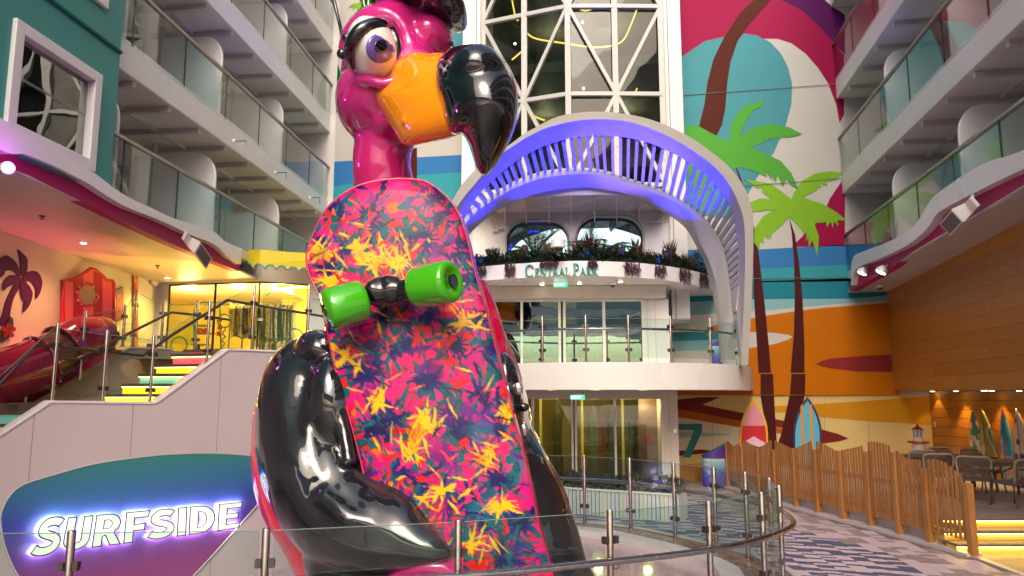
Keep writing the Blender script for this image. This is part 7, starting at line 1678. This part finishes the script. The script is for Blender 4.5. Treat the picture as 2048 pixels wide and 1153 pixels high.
def spiky(cx, cy, r, core, mid, rim, seed, sharp=2.2, n=13, outline=DKG, dens=1.0):
    x, y = X_-cx, Y_-cy; rad = np.hypot(x, y); sel = rad < r*1.7; 
    if not sel.any(): return
    x, y, rad = x[sel], y[sel], rad[sel]; th_ = np.arctan2(y, x); tw = th_ + .25*(NZ[sel]-.5)
    k = (tw/(2*math.pi)+.5)*n; i_ = np.floor(k).astype(int) % n; f = k-np.floor(k); amp = np.random.RandomState(seed).uniform(.0, 1.5, n)**1.3; hw = np.random.RandomState(seed+1).uniform(.5, 1.0, n)
    tri = np.clip(1-np.abs(f-.5)*2/hw[i_], 0, 1); R_ = r*(.34 + amp[i_]*tri**.8*.95) + (NZ2[sel]-.5)*r*.35
    d = R_ - rad; m_ = np.clip(d/1.3+.5, 0, 1)[:,None]; mo = np.clip((d+2.4)/1.2, 0, 1)[:,None]
    t = np.clip(rad/(r*.9) + (NZ[sel]-.5)*.6, 0, 1)[:,None]; c = np.where(t < .45, np.array(core)[None]*(1-t/.45)+np.array(mid)[None]*(t/.45), np.array(mid)[None]*(1-(t-.45)/.55)+np.array(rim)[None]*((t-.45)/.55))
    cc = col[sel]
    if outline is not None: cc = cc*(1-mo*.6) + np.array(outline)[None]*mo*.6
    col[sel] = cc*(1-m_*dens) + c*m_*dens
put(edge(fbm(80, 1), .62), REDC); put(edge(fbm(60, 4), .60), MAGC); put(edge(fbm(46, 9), .70), ORG); put(edge(fbm(42, 12), .655), TEAL)
streaks(60, REDC, (12,40), (3,12)); streaks(70, MAGC, (12,36), (3,9)); streaks(110, TEAL, (14,44), (3,11), DKG); streaks(22, ORG, (8,26), (2,6)); streaks(40, PUR, (10,28), (3,8)); streaks(50, C(244,44,140), (10,36), (4,12))
k = 100
for (x, y, r) in ((860,400,30),(800,470,28),(850,640,34),(780,700,34),(840,760,34),(900,830,36),(820,1010,36),(970,1050,34),(672,420,46),(735,435,44),(660,540,46),(700,590,40),(640,480,30),(690,500,34),(880,440,44),(905,500,52),(850,480,46),(930,560,36),(735,745,58),(700,700,34),(775,835,50),(745,860,44),(820,690,40),(910,690,50),(930,860,62),(960,790,44),(880,905,44),(700,905,40),(760,985,44),(940,1000,56),(890,1010,44),(1040,1045,46),(1000,960,36),(830,1060,44),(900,1120,50),(980,700,30),(860,760,36),(1000,860,34),(800,940,36),(960,640,34),(1010,1110,44),(770,640,34)):
    k += 3; spiky(x, y, r, NAVY if k % 2 else C(14,10,60), C(40,30,130) if k % 3 else C(10,60,90), TEAL, k, n=11 + k % 7)
for (x, y, r) in ((700,440,24),(745,400,30),(665,455,26),(870,500,26),(905,480,22),(750,780,30),(935,820,26),(905,930,28),(960,890,24)):
    k += 3; spiky(x, y, r, PUR, C(150,20,150), MAGC, k, n=7, outline=None, dens=.8)
for q in range(46):
    cx, cy = rs.uniform(620, 1100), rs.uniform(360, 1180); r = rs.uniform(16, 40); dd_ = np.hypot(X_-cx, Y_-cy)/r + (NZ-.5)*.9
    put(np.clip((1-dd_)/.7, 0, 1), (NAVY, TEAL, PUR, C(0,130,150), MAGC, C(30,60,150))[q % 6], .72)
streaks(60, C(246,36,132), (10,34), (2.5,6)); streaks(34, REDC, (8,26), (3,8)); streaks(46, TEAL, (14,50), (2,6), DKG); streaks(60, NAVY, (14,48), (2,7)); streaks(60, ORG, (6,20), (1.5,4)); streaks(50, REDC, (10,30), (2,7)); streaks(34, PUR, (12,34), (2,6))
for (x, y, r) in ((715,500,36),(800,520,30),(650,505,24),(850,848,36),(884,985,38),(975,905,26),(690,715,26),(930,640,22),(655,560,18),(750,515,24),(1000,1010,18),(760,800,15),(830,900,20),(940,1090,24),(1020,820,16)):
    k += 3; spiky(x, y, r*.50, YEL, YEL, YEL, k, n=6 + k % 4, outline=None)
    a0 = rs.uniform(0, 3.14)
    for q in range(13): a = rs.uniform(0, 6.28); d_ = r*rs.uniform(.1, 1.5); stroke(x + d_*math.cos(a), y + d_*math.sin(a)*.7, a0 + rs.normal(0,.55) if q % 2 else a + rs.normal(0,.4), rs.uniform(12, 40), rs.uniform(1.6, 4.2), YEL, None, .8)
streaks(70, YEL, (7,26), (1.3,3.2), None, .6); streaks(60, DKG, (16,46), (.9,2.0)); streaks(70, C(245,60,135), (8,24), (1.5,4)); streaks(50, NAVY, (12,40), (1,2.6)); streaks(30, REDC, (10,34), (1.5,4)); streaks(36, TEAL, (10,26), (2,5), DKG)
dark_ = fbm(30, 22); col *= (1 - .35*edge(dark_, .6, .15))[:,None]
col = np.clip(col, 0, 1)**1.2 * .84
lum = fbm(18, 30); col *= (.86+.28*lum)[:,None]
at_ = me.color_attributes.new('dye', 'FLOAT_COLOR', 'POINT'); at_.data.foreach_set('color', np.concatenate([np.clip(col, 0, 1), np.ones((len(col), 1))], 1).astype(np.float32).ravel())
me.polygons.foreach_set('use_smooth', [True]*len(me.polygons))
dm = bpy.data.materials.new('splatter_print'); dm.use_nodes = True; n_ = dm.node_tree; b = n_.nodes['Principled BSDF']; b.inputs['Roughness'].default_value = .42; b.inputs['Specular IOR Level'].default_value = .25; b.inputs['Coat Weight'].default_value = .12; b.inputs['Coat Roughness'].default_value = .15
ca = n_.nodes.new('ShaderNodeVertexColor'); ca.layer_name = 'dye'; n_.links.new(ca.outputs[0], b.inputs['Base Color'])
mesh_obj('painted_deck', me, dm, board)
# rim and back of the board
step_ = 6; Lr = [pts_f[idx(i, 0)] for i in range(0, NV, step_)]; Rr_ = [pts_f[idx(i, NU)] for i in range(0, NV, step_)]
perim = list(reversed(Lr)) + Rr_[1:]
off = fw*.13 + RT*.03
MB().loft([[p + fw*.002 for p in perim], [p + fw*.03 - Zv*0 for p in perim], [p + off for p in perim]], closed_v=False).build('deck_edge', gloss('deck_edge_magenta', srgb(175,20,75), bump=.05), board, smooth=True)
bk_ = MB(); bk_.loft([[a + off, b_ + off] for a, b_ in zip(Lr, Rr_)], closed_v=False); bk_.build('deck_back', gloss('deck_back_dark', (.02,.02,.025), bump=.05), board)
MB().tube([p for p in perim], .012, 6).build('deck_lip', bpy.data.materials['deck_edge_magenta'], board, smooth=True)
# truck and wheels
def wheel(p0, p1, rpx0, rpx1, D0, D1):
    a, b = at(*p0, D0), at(*p1, D1); ax = (b-a); L = ax.length; r = (rpx0+rpx1)/2*((D0+D1)/2)/F
    prof = [(r*.55,-.012),(r*.60,0),(r*.86,.0),(r*.96,.02),(r,.06),(r*1.0,L-.06),(r*.96,L-.02),(r*.86,L),(r*.60,L),(r*.55,L-.01)]
    w = MB().lathe(a, prof, 40, ax).build('wheel', greenm, board, angle=.9)
    MB().lathe(a - ax.normalized()*.02, [(r*.30,0),(r*.30,L+.04)], 20, ax).build('wheel_hub', blackm, w, angle=.6)
wheel((652,621),(728,600),43,43,7.35,7.52); wheel((832,577),(905,562),44,44,7.42,7.20)
remeshed([MB().tube(catmull([at(x, y, d) for x, y, d in ((722,600,7.52),(745,586,7.5),(772,580,7.52),(800,584,7.5),(830,578,7.42))], 6), [.10]*6+[.14]*6+[.155]*6+[.13]*6+[.10], 16), epx(780,592,7.64,46,24,.2,12)], 'truck', blackm, .022, 3, board, disp=lambda v: .012*mnoise.noise(v*9))
